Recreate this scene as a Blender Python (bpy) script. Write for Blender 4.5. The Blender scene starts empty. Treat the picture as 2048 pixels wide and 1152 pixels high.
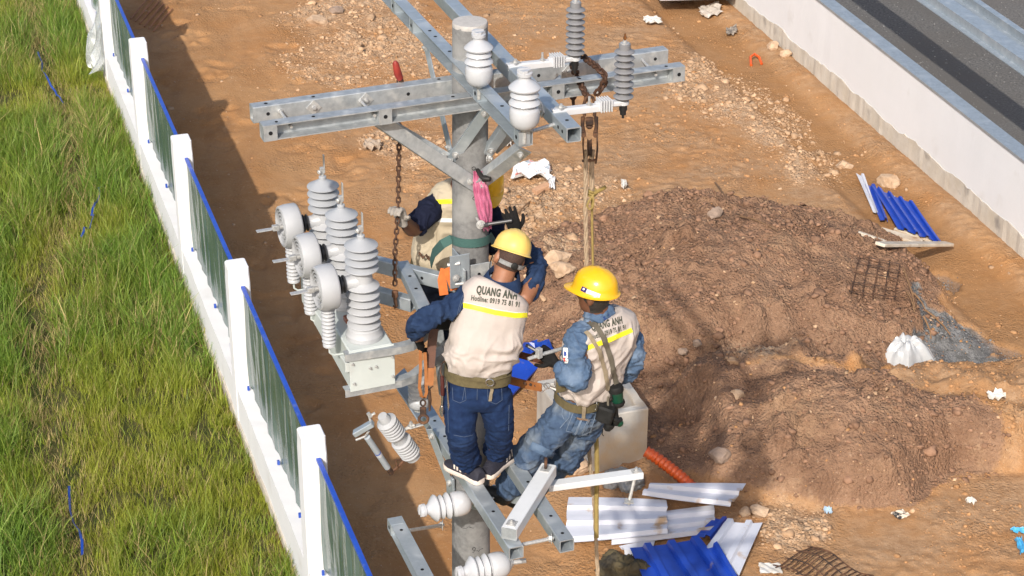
import bpy, bmesh, math, random
import numpy as np
from mathutils import Vector, Matrix, Euler
from mathutils.bvhtree import BVHTree

random.seed(7)
RNG = np.random.default_rng(11)
scene = bpy.context.scene
C = scene.collection

# ---------------------------------------------------------------- camera, sky, sun, exposure
CAM_H, PITCH, FOC = 11.0, math.radians(27.0), 4000.0      # metres, radians, focal length in pixels of a 2048 wide frame
cam_d = bpy.data.cameras.new('camera'); cam = bpy.data.objects.new('camera', cam_d); C.objects.link(cam)
cam.location = (0, 0, CAM_H); cam.rotation_euler = (math.pi/2 - PITCH, 0, 0)
cam_d.sensor_width = 36.0; cam_d.lens = 36.0*FOC/2048.0
cam_d.clip_start = 0.1; cam_d.clip_end = 6000.0
scene.camera = cam
SUN_EL = math.radians(36.0)
SUN_H = Vector((-0.256, -0.967, 0)).normalized()           # horizontal direction towards the sun
world = bpy.data.worlds.new('World'); scene.world = world; world.use_nodes = True
wn = world.node_tree
sky = wn.nodes.new('ShaderNodeTexSky'); sky.sky_type = 'NISHITA'; sky.sun_disc = False
sky.sun_elevation = SUN_EL; sky.sun_rotation = math.atan2(SUN_H.x, SUN_H.y)
sky.air_density = 1.0; sky.dust_density = 3.5; sky.ozone_density = 1.0
bg = wn.nodes['Background']; bg.inputs['Strength'].default_value = 0.15
wn.links.new(sky.outputs[0], bg.inputs['Color'])
sun_d = bpy.data.lights.new('sun', 'SUN'); sun_d.energy = 3.9; sun_d.angle = math.radians(0.8); sun_d.color = (1.0, 0.94, 0.85)
sun = bpy.data.objects.new('sun', sun_d); C.objects.link(sun)
sdir = Vector((SUN_H.x*math.cos(SUN_EL), SUN_H.y*math.cos(SUN_EL), math.sin(SUN_EL)))
sun.rotation_euler = sdir.to_track_quat('Z', 'Y').to_euler()
sun.location = sdir*40
vs = scene.view_settings
vs.view_transform = 'Standard'; vs.look = 'None'; vs.gamma = 1.0; vs.exposure = 0.22; vs.use_curve_mapping = False
scene.render.film_transparent = False

# ---------------------------------------------------------------- surveyed points: a sight line met with a known height or distance
_c, _s = math.cos(PITCH), math.sin(PITCH)
def _ray(px, py):
    u = (px-1024)/FOC; v = (576-py)/FOC
    return Vector((u, _c+v*_s, -_s+v*_c))
def Z(px, py, z=0.0):
    r = _ray(px, py); return Vector((0, 0, CAM_H)) + r*((z-CAM_H)/r.z)
def W(px, py, y):
    r = _ray(px, py); return Vector((0, 0, CAM_H)) + r*(y/r.y)

# ---------------------------------------------------------------- numpy noise
_T2 = np.random.default_rng(3).random((256, 256))
_T3 = np.random.default_rng(5).random((64, 64, 64))
def vn2(x, y):
    xi = np.floor(x).astype(int); yi = np.floor(y).astype(int); fx = x-xi; fy = y-yi
    fx = fx*fx*(3-2*fx); fy = fy*fy*(3-2*fy)
    a = _T2[xi & 255, yi & 255]; b = _T2[(xi+1) & 255, yi & 255]; c = _T2[xi & 255, (yi+1) & 255]; d = _T2[(xi+1) & 255, (yi+1) & 255]
    return (a*(1-fx)+b*fx)*(1-fy) + (c*(1-fx)+d*fx)*fy
def fbm2(x, y, oct=4, gain=0.5):
    t = 0; a = 1; n = 0
    for k in range(oct):
        t = t + a*(vn2(x*2**k+17.3*k, y*2**k+9.1*k)-0.5); n += a; a *= gain
    return t/n*2
def ridge2(x, y, oct=3):
    t = 0; a = 1; n = 0
    for k in range(oct):
        t = t + a*(1-np.abs(vn2(x*2**k+31*k, y*2**k+7*k)*2-1)); n += a; a *= 0.55
    return t/n
def worley2(x, y, seed=0):
    xi = np.floor(x).astype(int); yi = np.floor(y).astype(int); best = np.full(x.shape, 9.0); rid = np.zeros(x.shape)
    for dx in (-1, 0, 1):
        for dy in (-1, 0, 1):
            cx, cy = xi+dx, yi+dy; jx = _T2[(cx+seed) & 255, cy & 255]; jy = _T2[cy & 255, (cx+91+seed) & 255]; d = np.hypot(cx+jx-x, cy+jy-y)
            m = d < best; best = np.where(m, d, best); rid = np.where(m, _T2[(cx+37) & 255, (cy+53+seed) & 255], rid)
    return best, rid
def lumps(x, y, f, seed, cover=0.7):
    d, r = worley2(x*f+0.3*vn2(x*f*2.3, y*f*2.3), y*f, seed); k = np.clip((r-(1-cover))/cover, 0, 1); R = 0.25+0.4*k
    return np.where(r > 1-cover, np.sqrt(np.clip(1-(d/R)**2, 0, 1))*R, 0.0)/f
def vn3(p):
    i = np.floor(p).astype(int); f = p-i; f = f*f*(3-2*f); r = 0
    for dx in (0, 1):
        for dy in (0, 1):
            for dz in (0, 1):
                w = (f[:, 0] if dx else 1-f[:, 0])*(f[:, 1] if dy else 1-f[:, 1])*(f[:, 2] if dz else 1-f[:, 2])
                r = r + w*_T3[(i[:, 0]+dx) & 63, (i[:, 1]+dy) & 63, (i[:, 2]+dz) & 63]
    return r

# ---------------------------------------------------------------- materials
MATS = {}
def mat(name, c1, c2=None, scale=6.0, rough=0.6, metal=0.0, bump=0.0, bscale=60.0, detail=6.0, spec=0.5, alpha=1.0, trans=0.0,
        island=0.0, stretch=None, contrast=(0.35, 0.65), rough2=None, coat=0.0, c3=None, s3=1.5, t3=(0.55, 0.7)):
    if name in MATS: return MATS[name]
    m = bpy.data.materials.new(name); m.use_nodes = True; MATS[name] = m
    nt = m.node_tree; N = nt.nodes; L = nt.links; b = N['Principled BSDF']
    b.inputs['Base Color'].default_value = (*c1, 1); b.inputs['Roughness'].default_value = rough; b.inputs['Metallic'].default_value = metal
    b.inputs['Specular IOR Level'].default_value = spec; b.inputs['Alpha'].default_value = alpha
    b.inputs['Transmission Weight'].default_value = trans; b.inputs['Coat Weight'].default_value = coat
    tc = N.new('ShaderNodeTexCoord'); mp = N.new('ShaderNodeMapping'); L.new(tc.outputs['Object'], mp.inputs['Vector'])
    if stretch: mp.inputs['Scale'].default_value = stretch
    col = None
    if c2 is not None:
        nz = N.new('ShaderNodeTexNoise'); nz.inputs['Scale'].default_value = scale; nz.inputs['Detail'].default_value = detail; nz.inputs['Roughness'].default_value = 0.62
        L.new(mp.outputs[0], nz.inputs['Vector'])
        rmp = N.new('ShaderNodeMapRange'); rmp.inputs['From Min'].default_value = contrast[0]; rmp.inputs['From Max'].default_value = contrast[1]
        L.new(nz.outputs['Fac'], rmp.inputs['Value'])
        mx = N.new('ShaderNodeMix'); mx.data_type = 'RGBA'; mx.inputs[6].default_value = (*c1, 1); mx.inputs[7].default_value = (*c2, 1)
        L.new(rmp.outputs[0], mx.inputs[0]); col = mx.outputs[2]
        if rough2 is not None:
            rr = N.new('ShaderNodeMapRange'); rr.inputs['To Min'].default_value = rough; rr.inputs['To Max'].default_value = rough2
            L.new(rmp.outputs[0], rr.inputs['Value']); L.new(rr.outputs[0], b.inputs['Roughness'])
        if c3 is not None:
            n3 = N.new('ShaderNodeTexNoise'); n3.inputs['Scale'].default_value = s3; n3.inputs['Detail'].default_value = 7
            L.new(tc.outputs['Object'], n3.inputs['Vector'])
            r3 = N.new('ShaderNodeMapRange'); r3.inputs['From Min'].default_value = t3[0]; r3.inputs['From Max'].default_value = t3[1]
            L.new(n3.outputs['Fac'], r3.inputs['Value'])
            m3 = N.new('ShaderNodeMix'); m3.data_type = 'RGBA'; m3.inputs[7].default_value = (*c3, 1)
            L.new(col, m3.inputs[6]); L.new(r3.outputs[0], m3.inputs[0]); col = m3.outputs[2]
    if island > 0:
        g = N.new('ShaderNodeNewGeometry'); hs = N.new('ShaderNodeHueSaturation')
        mr = N.new('ShaderNodeMapRange'); mr.inputs['To Min'].default_value = 1-island; mr.inputs['To Max'].default_value = 1+island
        L.new(g.outputs['Random Per Island'], mr.inputs['Value']); L.new(mr.outputs[0], hs.inputs['Value'])
        if col is not None: L.new(col, hs.inputs['Color'])
        else: hs.inputs['Color'].default_value = (*c1, 1)
        col = hs.outputs[0]
    if col is not None: L.new(col, b.inputs['Base Color'])
    if bump > 0:
        nb = N.new('ShaderNodeTexNoise'); nb.inputs['Scale'].default_value = bscale; nb.inputs['Detail'].default_value = 5
        L.new(mp.outputs[0], nb.inputs['Vector'])
        bp = N.new('ShaderNodeBump'); bp.inputs['Strength'].default_value = 1.0; bp.inputs['Distance'].default_value = bump
        L.new(nb.outputs['Fac'], bp.inputs['Height']); L.new(bp.outputs[0], b.inputs['Normal'])
    return m

GALV = mat('galvanised_steel', (0.45, 0.50, 0.54), (0.36, 0.41, 0.45), 14, rough=0.36, metal=0.62, bump=0.0006, bscale=45, rough2=0.6, c3=(0.53, 0.57, 0.60), s3=7, t3=(0.54, 0.70))
GALV_OLD = mat('weathered_galvanised_steel', (0.42, 0.445, 0.465), (0.30, 0.325, 0.345), 20, rough=0.48, metal=0.45, bump=0.001, bscale=55, c3=(0.55, 0.565, 0.56), s3=11, t3=(0.52, 0.68))
BOLT = mat('zinc_bolt', (0.50, 0.50, 0.49), (0.34, 0.34, 0.34), 60, rough=0.42, metal=0.35)
DARK = mat('dark_hole', (0.015, 0.015, 0.017), rough=0.9, spec=0.1)
PORC = mat('white_porcelain', (0.445, 0.455, 0.48), (0.405, 0.415, 0.44), 9, rough=0.2, spec=0.5, coat=0.15)
GREY_INS = mat('grey_silicone', (0.35, 0.365, 0.39), (0.32, 0.335, 0.36), 12, rough=0.42)
ARR_GREY = mat('dark_grey_silicone', (0.20, 0.20, 0.21), (0.17, 0.17, 0.18), 12, rough=0.5)
SW_GREY = mat('switchgear_grey', (0.40, 0.41, 0.43), (0.37, 0.38, 0.40), 8, rough=0.36)
SW_PAINT = mat('switchgear_paint', (0.50, 0.54, 0.53), (0.45, 0.49, 0.48), 5, rough=0.4, c3=(0.42, 0.44, 0.43), s3=6, t3=(0.6, 0.75))
WHITE_PL = mat('white_fibreglass', (0.54, 0.55, 0.575), (0.49, 0.50, 0.52), 7, rough=0.4)
WHITE_ST = mat('white_painted_steel', (0.62, 0.635, 0.65), (0.57, 0.59, 0.605), 9, rough=0.35, c3=(0.5, 0.5, 0.48), s3=9, t3=(0.66, 0.78))
RUST = mat('rusty_iron', (0.085, 0.045, 0.028), (0.16, 0.075, 0.038), 30, rough=0.75, metal=0.25, bump=0.001, bscale=120, c3=(0.035, 0.022, 0.018), s3=14, t3=(0.45, 0.6))
CHAINM = mat('rusty_chain', (0.05, 0.026, 0.017), (0.10, 0.045, 0.024), 60, rough=0.7, metal=0.3)
COPPER = mat('copper_thread', (0.42, 0.19, 0.07), (0.25, 0.11, 0.05), 40, rough=0.4, metal=0.8)
CONC = mat('pole_concrete', (0.205, 0.205, 0.205), (0.13, 0.13, 0.13), 38, rough=0.9, bump=0.002, bscale=110, contrast=(0.3, 0.7), c3=(0.25, 0.248, 0.243), s3=5, t3=(0.5, 0.68))
CONC_TOP = mat('pole_top_mortar', (0.44, 0.42, 0.40), (0.36, 0.345, 0.33), 30, rough=0.95, bump=0.002, bscale=80)
CONC_BOX = mat('precast_concrete', (0.43, 0.415, 0.385), (0.36, 0.335, 0.30), 4, rough=0.9, bump=0.003, bscale=40, c3=(0.43, 0.31, 0.19), s3=1.6, t3=(0.50, 0.68))
WHITE_WALL = mat('white_wall_paint', (0.68, 0.685, 0.705), (0.65, 0.655, 0.67), 1.2, rough=0.85, bump=0.003, bscale=9, c3=(0.56, 0.55, 0.54), s3=2.2, t3=(0.64, 0.84))
PLASTER = mat('stained_wall_base', (0.55, 0.51, 0.45), (0.45, 0.40, 0.33), 3.0, rough=0.95, bump=0.006, bscale=22, c3=(0.27, 0.245, 0.22), s3=3.5, t3=(0.60, 0.75))
ROPE = mat('hemp_rope', (0.38, 0.29, 0.20), (0.28, 0.20, 0.13), 60, rough=0.95, bump=0.002, bscale=180)
CORD = mat('olive_nylon_cord', (0.30, 0.22, 0.07), (0.22, 0.155, 0.045), 40, rough=0.8)

# ---------------------------------------------------------------- mesh builder
WM = {}                                            # world matrix of every object, by name
def _wm(o): return WM.get(o.name, Matrix.Identity(4)) if o else Matrix.Identity(4)
class MB:
    def __init__(s): s.v = []; s.f = []; s.n = 0
    def add(s, verts, faces):
        k = len(s.v); s.v.extend([tuple(p) for p in verts]); s.f.extend([tuple(i+k for i in f) for f in faces]); return s
    def box(s, c, x, y, z):                        # centre and three half-axis vectors
        c, x, y, z = Vector(c), Vector(x), Vector(y), Vector(z)
        P = [c+a*x+b*y+d*z for d in (-1, 1) for b in (-1, 1) for a in (-1, 1)]
        return s.add(P, [(0, 2, 3, 1), (4, 5, 7, 6), (0, 1, 5, 4), (2, 6, 7, 3), (0, 4, 6, 2), (1, 3, 7, 5)])
    def cbox(s, c, x, y, z, ch=0.004):             # box with chamfered edges along its local z-ends and sides
        c, x, y, z = Vector(c), Vector(x), Vector(y), Vector(z); lx, ly, lz = x.length, y.length, z.length
        ex, ey, ez = x/lx, y/ly, z/lz; ch = min(ch, lx*0.5, ly*0.5, lz*0.5); vs = []; fs = []
        def ring(hx, hy, hz, b):
            return [c+ex*a+ey*d+ez*hz for a, d in ((-hx+b, -hy), (hx-b, -hy), (hx, -hy+b), (hx, hy-b), (hx-b, hy), (-hx+b, hy), (-hx, hy-b), (-hx, -hy+b))]
        vs += ring(lx-ch, ly-ch, -lz, ch*0.4) + ring(lx, ly, -lz+ch, ch) + ring(lx, ly, lz-ch, ch) + ring(lx-ch, ly-ch, lz, ch*0.4)
        for r in range(3):
            for i in range(8): j = (i+1) % 8; fs.append((r*8+i, r*8+j, r*8+8+j, r*8+8+i))
        fs.append(tuple(range(7, -1, -1))); fs.append(tuple(range(24, 32)))
        return s.add(vs, fs)
    def beam(s, a, b, up, w, h, ch=0.003):         # bar from a to b: width w sideways, height h along up
        a, b, up = Vector(a), Vector(b), Vector(up); d = (b-a); L = d.length; d.normalize()
        side = d.cross(up).normalized(); u = side.cross(d).normalized()
        return s.cbox((a+b)/2, side*w/2, u*h/2, d*L/2, ch)
    def tube(s, pts, r, n=8, cap=True, closed=False):
        pts = [Vector(p) for p in pts]; m = len(pts); rs = r if hasattr(r, '__len__') else [r]*m
        T = []
        for i in range(m):
            a = pts[(i-1) % m] if (i > 0 or closed) else pts[i]; b = pts[(i+1) % m] if (i < m-1 or closed) else pts[i]
            t = b-a; T.append(t.normalized() if t.length > 1e-9 else Vector((0, 0, 1)))
        u = T[0].orthogonal().normalized(); vs = []
        for i in range(m):
            u = (u-T[i]*u.dot(T[i])); u = u.normalized() if u.length > 1e-6 else T[i].orthogonal().normalized(); w = T[i].cross(u)
            for k in range(n):
                a = 2*math.pi*k/n; vs.append(pts[i]+(u*math.cos(a)+w*math.sin(a))*rs[i])
        fs = []
        for i in range(m if closed else m-1):
            j = (i+1) % m
            for k in range(n): l = (k+1) % n; fs.append((i*n+k, i*n+l, j*n+l, j*n+k))
        if cap and not closed: fs.append(tuple(range(n-1, -1, -1))); fs.append(tuple((m-1)*n+k for k in range(n)))
        return s.add(vs, fs)
    def lathe(s, base, axis, prof, n=24, cap=True):   # prof: (radius, height along axis)
        base = Vector(base); ax = Vector(axis).normalized(); u = ax.orthogonal().normalized(); w = ax.cross(u); vs = []
        for r, h in prof:
            for k in range(n):
                a = 2*math.pi*k/n; vs.append(base+ax*h+(u*math.cos(a)+w*math.sin(a))*max(r, 1e-4))
        fs = []
        for i in range(len(prof)-1):
            for k in range(n): l = (k+1) % n; fs.append((i*n+k, i*n+l, (i+1)*n+l, (i+1)*n+k))
        if cap: fs.append(tuple(range(n-1, -1, -1))); fs.append(tuple((len(prof)-1)*n+k for k in range(n)))
        return s.add(vs, fs)
    def rings(s, R, cap=True, closed=False):       # loft through rings of equal count
        n = len(R[0]); vs = [p for r in R for p in r]; fs = []
        for i in range(len(R)-1+(1 if closed else 0)):
            j = (i+1) % len(R)
            for k in range(n): l = (k+1) % n; fs.append((i*n+k, i*n+l, j*n+l, j*n+k))
        if cap and not closed: fs.append(tuple(range(n-1, -1, -1))); fs.append(tuple((len(R)-1)*n+k for k in range(n)))
        return s.add(vs, fs)
    def hexbolt(s, p, axis, r=0.014, h=0.012, washer=True, square=0.0):
        ax = Vector(axis).normalized(); p = Vector(p)
        if square: 
            u = ax.orthogonal().normalized(); s.box(p+ax*0.003, u*square, ax.cross(u)*square, ax*0.003)
        elif washer: s.lathe(p, ax, [(r*1.6, 0), (r*1.6, 0.004)], 14)
        s.lathe(p, ax, [(r, 0.004), (r, 0.004+h)], 6); s.lathe(p, ax, [(r*0.55, 0.004+h), (r*0.55, 0.012+h)], 8)
        return s
    def sheet(s, grid, thick=0.0):                 # grid[i][j] of points, made two-sided with a real thickness
        m, n = len(grid), len(grid[0]); P = [Vector(p) for r in grid for p in r]; fs = [(i*n+j, i*n+j+1, (i+1)*n+j+1, (i+1)*n+j) for i in range(m-1) for j in range(n-1)]
        if thick <= 0: return s.add(P, fs)
        nr = [Vector() for _ in P]
        for f in fs:
            k = (P[f[1]]-P[f[0]]).cross(P[f[2]]-P[f[0]])
            for i in f: nr[i] += k
        Q = [p-(k.normalized()*thick if k.length > 0 else Vector((0, 0, thick))) for p, k in zip(P, nr)]; o = len(P)
        fs2 = list(fs) + [tuple(i+o for i in reversed(f)) for f in fs]
        rim = [(0, j) for j in range(n)] + [(i, n-1) for i in range(1, m)] + [(m-1, j) for j in range(n-2, -1, -1)] + [(i, 0) for i in range(m-2, 0, -1)]
        idx = [i*n+j for i, j in rim]
        for a, b in zip(idx, idx[1:]+idx[:1]): fs2.append((b, a, a+o, b+o))
        return s.add(P+Q, fs2)
    def build(s, name, m, parent=None, smooth=False, local=False, angle=40):
        me = bpy.data.meshes.new(name)
        V = np.array(s.v, dtype=float)
        o = bpy.data.objects.new(name, me); C.objects.link(o)
        if parent is not None:
            o.parent = parent; WM[o.name] = _wm(parent).copy()
            if not local:
                inv = np.array(_wm(parent).inverted()); V = V @ inv[:3, :3].T + inv[:3, 3]
        else:
            base = Vector(((V[:, 0].min()+V[:, 0].max())/2, (V[:, 1].min()+V[:, 1].max())/2, V[:, 2].min()))
            V = V-np.array(base); o.location = base; WM[o.name] = Matrix.Translation(base)
        me.from_pydata(V.tolist(), [], s.f); me.update()
        if m is not None: me.materials.append(m)
        if smooth:
            me.polygons.foreach_set('use_smooth', [True]*len(me.polygons))
            try: me.set_sharp_from_angle(angle=math.radians(angle))
            except Exception: pass
        return o

def tag(o, label=None, cat=None, group=None, kind=None):
    if cat and not kind: kind = 'thing'
    if label: o['label'] = label
    if cat: o['category'] = cat
    if group: o['group'] = group
    if kind: o['kind'] = kind
    return o
def thing(name, loc, label, cat, group=None, rot=None):
    o = bpy.data.objects.new(name, None); C.objects.link(o); o.empty_display_size = 0.1
    M = Matrix.Translation(Vector(loc))
    if rot is not None: M = M @ rot.to_4x4()
    o.matrix_world = M; WM[o.name] = M.copy()
    return tag(o, label, cat, group)
def part(src, parent, loc=None, rot=None):         # a copy of a part under another thing, sharing its mesh
    c = src.copy(); C.objects.link(c); c.parent = parent; WM[c.name] = _wm(parent)
    if loc is not None: c.location = loc
    if rot is not None: c.rotation_euler = rot
    return c
def copy_tree(o, parent=None):
    c = o.copy(); C.objects.link(c); c.parent = parent
    for ch in o.children: copy_tree(ch, c)
    return c
def axes(z, xh=None):                              # rotation whose local z is the given direction
    z = Vector(z).normalized(); x = Vector(xh) if xh is not None else z.orthogonal()
    x = (x-z*x.dot(z)).normalized(); y = z.cross(x)
    return Matrix((x, y, z)).transposed()
# ================================================================ SETTING
FD = Vector((-0.3041, 0.9526, 0)); FN = Vector((0.9526, 0.3041, 0)); FP = Vector((-1.767, 15.091, 0)); FSTEP = 3.5
def fence_s(x, y): return (x-FP.x)*FN.x + (y-FP.y)*FN.y
def fence_t(x, y): return (x-FP.x)*FD.x + (y-FP.y)*FD.y
RWD = Vector((-0.2683, 0.9633, 0)); RWN = Vector((0.9633, 0.2683, 0)); RWP = Z(2048, 520, 0)
def wall_s(x, y): return (x-RWP.x)*RWN.x + (y-RWP.y)*RWN.y
def sstep(a, b, x): t = np.clip((x-a)/(b-a), 0, 1); return t*t*(3-2*t)
def blob(x, y, cx, cy, rx, ry, rot=0.0, p=1.0):
    c, s = math.cos(rot), math.sin(rot); dx = (x-cx)*c+(y-cy)*s; dy = -(x-cx)*s+(y-cy)*c
    return np.clip(1-(dx/rx)**2-(dy/ry)**2, 0, 1)**p
def zone(px, py, x, y, r, rx=1.0): g = Z(px, py, 0); return blob(x, y, g.x, g.y, r*rx, r)
def masks(x, y):
    wx = x+0.35*fbm2(x*1.1, y*1.1, 3); wy = y+0.35*fbm2(x*1.1+40, y*1.1+40, 3)
    m1 = blob(wx, wy, 2.45, 21.1, 2.85, 2.75, 0.1); m2 = np.maximum(blob(wx, wy, 3.05, 17.95, 1.95, 1.2, 0.05), 0.85*blob(wx, wy, 5.3, 18.45, 2.6, 1.0, 0.15))
    brown = np.maximum.reduce([sstep(0.0, 0.30, m1), 0.95*sstep(0.0, 0.45, blob(wx, wy, 3.25, 17.65, 2.1, 1.0)), 0.9*sstep(0.0, 0.4, blob(wx, wy, 2.2, 19.4, 1.9, 1.0)), 0.8*sstep(0.0, 0.5, blob(wx, wy, 0.7, 20.3, 0.9, 1.6)), 0.9*sstep(0.0, 0.4, blob(wx, wy, 1.7, 18.6, 1.0, 1.3))])
    pale = np.zeros_like(x)
    for px, py, r, rx in ((780, 110, 1.6, 1.1), (700, 30, 1.2, 1), (1090, 400, 1.3, 0.8), (1060, 480, 0.9, 0.8), (1450, 190, 1.2, 0.7), (1560, 250, 1.2, 0.6),
                          (1640, 320, 0.9, 0.6), (1700, 130, 0.7, 0.6), (800, 300, 0.8, 0.8), (1560, 1040, 0.55, 0.8), (1480, 800, 0.5, 1.5), (1120, 560, 0.6, 0.5), (1390, 150, 1.0, 0.5)):
        pale = np.maximum(pale, zone(px, py, wx, wy, r, rx)**0.6)
    pale *= 0.5+0.5*sstep(0.42, 0.6, vn2(x*1.9+5, y*1.9))
    grey = np.maximum.reduce([zone(1870, 560, wx, wy, 0.55, 0.6), zone(1880, 640, wx, wy, 0.75, 0.7), zone(1950, 710, wx, wy, 0.75, 1.0), zone(2030, 735, wx, wy, 0.5, 1.4)])
    grey = sstep(0.15, 0.5, grey)*sstep(0.3, 0.5, vn2(x*2.4, y*2.4+8)+0.25*fbm2(x*9, y*9, 2))
    wet = sstep(0.1, 0.5, np.exp(-((wall_s(x, y)+0.85)/0.45)**2))*0.75
    return m1, m2, brown, pale, grey, wet
def Hg(x, y):
    x = np.asarray(x, float); y = np.asarray(y, float)
    m1, m2, brown, pale, grey, wet = masks(x, y)
    fl = 1-0.95*np.clip(2.2*blob(x+0.15*fbm2(x*2, y*2, 3), y, 0.95, 17.85, 1.25, 1.15), 0, 1); m1 = m1*fl; m2 = m2*fl
    h = 0.035*fbm2(x*0.5, y*0.5, 3)
    h = h + 0.95*(m1**0.75)*(0.86+0.28*fbm2(x*0.9+3, y*0.9, 3)) + 0.74*(m2**0.8)*(0.85+0.3*fbm2(x*1.3, y*1.3+9, 3))
    heap = np.maximum.reduce([sstep(0.0, 0.2, m1), sstep(0.0, 0.2, m2), 0.6*brown]); rg = np.maximum(heap, pale); cl = sstep(0.3, 0.62, vn2(x*1.1+33, y*1.1)+0.2*fbm2(x*4, y*4, 2))
    side = sstep(2.2, 3.6, fence_s(x, y))*(1-wet)*0.45; rg = np.maximum(rg, side*cl)
    rough = 0.006+0.04*np.maximum(brown, heap)+0.04*pale
    h = h + rg*((0.35+0.65*cl)*0.75*lumps(x, y, 4.5, 3, 0.45)*rg+0.55*lumps(x, y, 9.0, 17, 0.6)*(0.4+0.6*cl)+0.6*lumps(x, y, 15.0, 29, 0.75)*(0.5+0.5*cl))
    h = h + rough*(ridge2(x*3.1, y*3.1, 4)-0.45)*1.8 + (0.004+0.018*brown+0.02*pale)*fbm2(x*14, y*14, 3)
    s = fence_s(x, y); lane = sstep(0.3, 0.8, s)*(1-sstep(3.0, 4.2, s))
    h = h + lane*(0.018*np.sin(s*5.2+1.5*fbm2(x*0.6, y*0.6, 2))+0.010*fbm2(s*7, fence_t(x, y)*0.8, 3)) - 0.05*lane*sstep(0.2, 0.6, fbm2(x*2.2+70, y*2.2, 3))
    h = h - 0.13*wet - 0.22*blob(x, y, 2.6, 19.25, 2.2, 0.45, 0.15) - 0.10*grey
    ws = wall_s(x, y); h = h*(1-sstep(-0.1, 0.2, ws)) - 0.05*sstep(-0.1, 0.2, ws)
    far = 1-sstep(33, 45, y); return h*np.where(y < 0, 1, far)
def hg(x, y): return float(Hg(np.array([x]), np.array([y]))[0])
def G(px, py, lift=0.0):                           # the ground point on a sight line
    p = Z(px, py, 0.0)
    for _ in range(6): p = Z(px, py, hg(p.x, p.y))
    return p+Vector((0, 0, lift))

def coords(lo, hi, step, far):
    a = np.arange(lo, hi+step/2, step); o = [step]
    while sum(o) < far: o.append(o[-1]*1.45)
    o = np.cumsum(o); return np.concatenate([lo-o[::-1], a, hi+o])
gx = coords(-7.6, 8.7, 0.033, 2500); gy = coords(15.3, 33.0, 0.035, 2500)
GX, GY = np.meshgrid(gx, gy); GZ = Hg(GX.ravel(), GY.ravel()).reshape(GX.shape)
def grid_mesh(name, X, Y, Zz):
    ny, nx = X.shape; me = bpy.data.meshes.new(name); n = nx*ny
    me.vertices.add(n); me.vertices.foreach_set('co', np.stack([X, Y, Zz], -1).astype(np.float32).ravel())
    i = np.arange(n).reshape(ny, nx); q = np.stack([i[:-1, :-1], i[:-1, 1:], i[1:, 1:], i[1:, :-1]], -1).reshape(-1, 4)
    me.loops.add(q.size); me.loops.foreach_set('vertex_index', q.ravel().astype(np.int32))
    me.polygons.add(len(q)); me.polygons.foreach_set('loop_start', (np.arange(len(q))*4).astype(np.int32))
    me.polygons.foreach_set('use_smooth', np.ones(len(q), bool)); me.update(calc_edges=True); me.validate()
    return me
gme = grid_mesh('ground', GX, GY, GZ)
_, _, mb_, mp_, mg_, mw_ = masks(GX.ravel(), GY.ravel())
sv = fence_s(GX.ravel(), GY.ravel())
turf = sstep(0.25, 0.0, sv) if False else 1-sstep(-0.25, 0.05, sv)
att = gme.attributes.new('soil', 'FLOAT_COLOR', 'POINT')
att.data.foreach_set('color', np.stack([mb_, mp_, mg_, np.ones_like(mb_)], -1).astype(np.float32).ravel())
att2 = gme.attributes.new('soil_damp', 'FLOAT_COLOR', 'POINT')
att2.data.foreach_set('color', np.stack([mw_, turf, np.zeros_like(turf), np.ones_like(turf)], -1).astype(np.float32).ravel())
ground = bpy.data.objects.new('ground', gme); C.objects.link(ground)
tag(ground, 'bare orange brown earth of the building site with tyre ruts and heaps', None, kind='structure')
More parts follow.
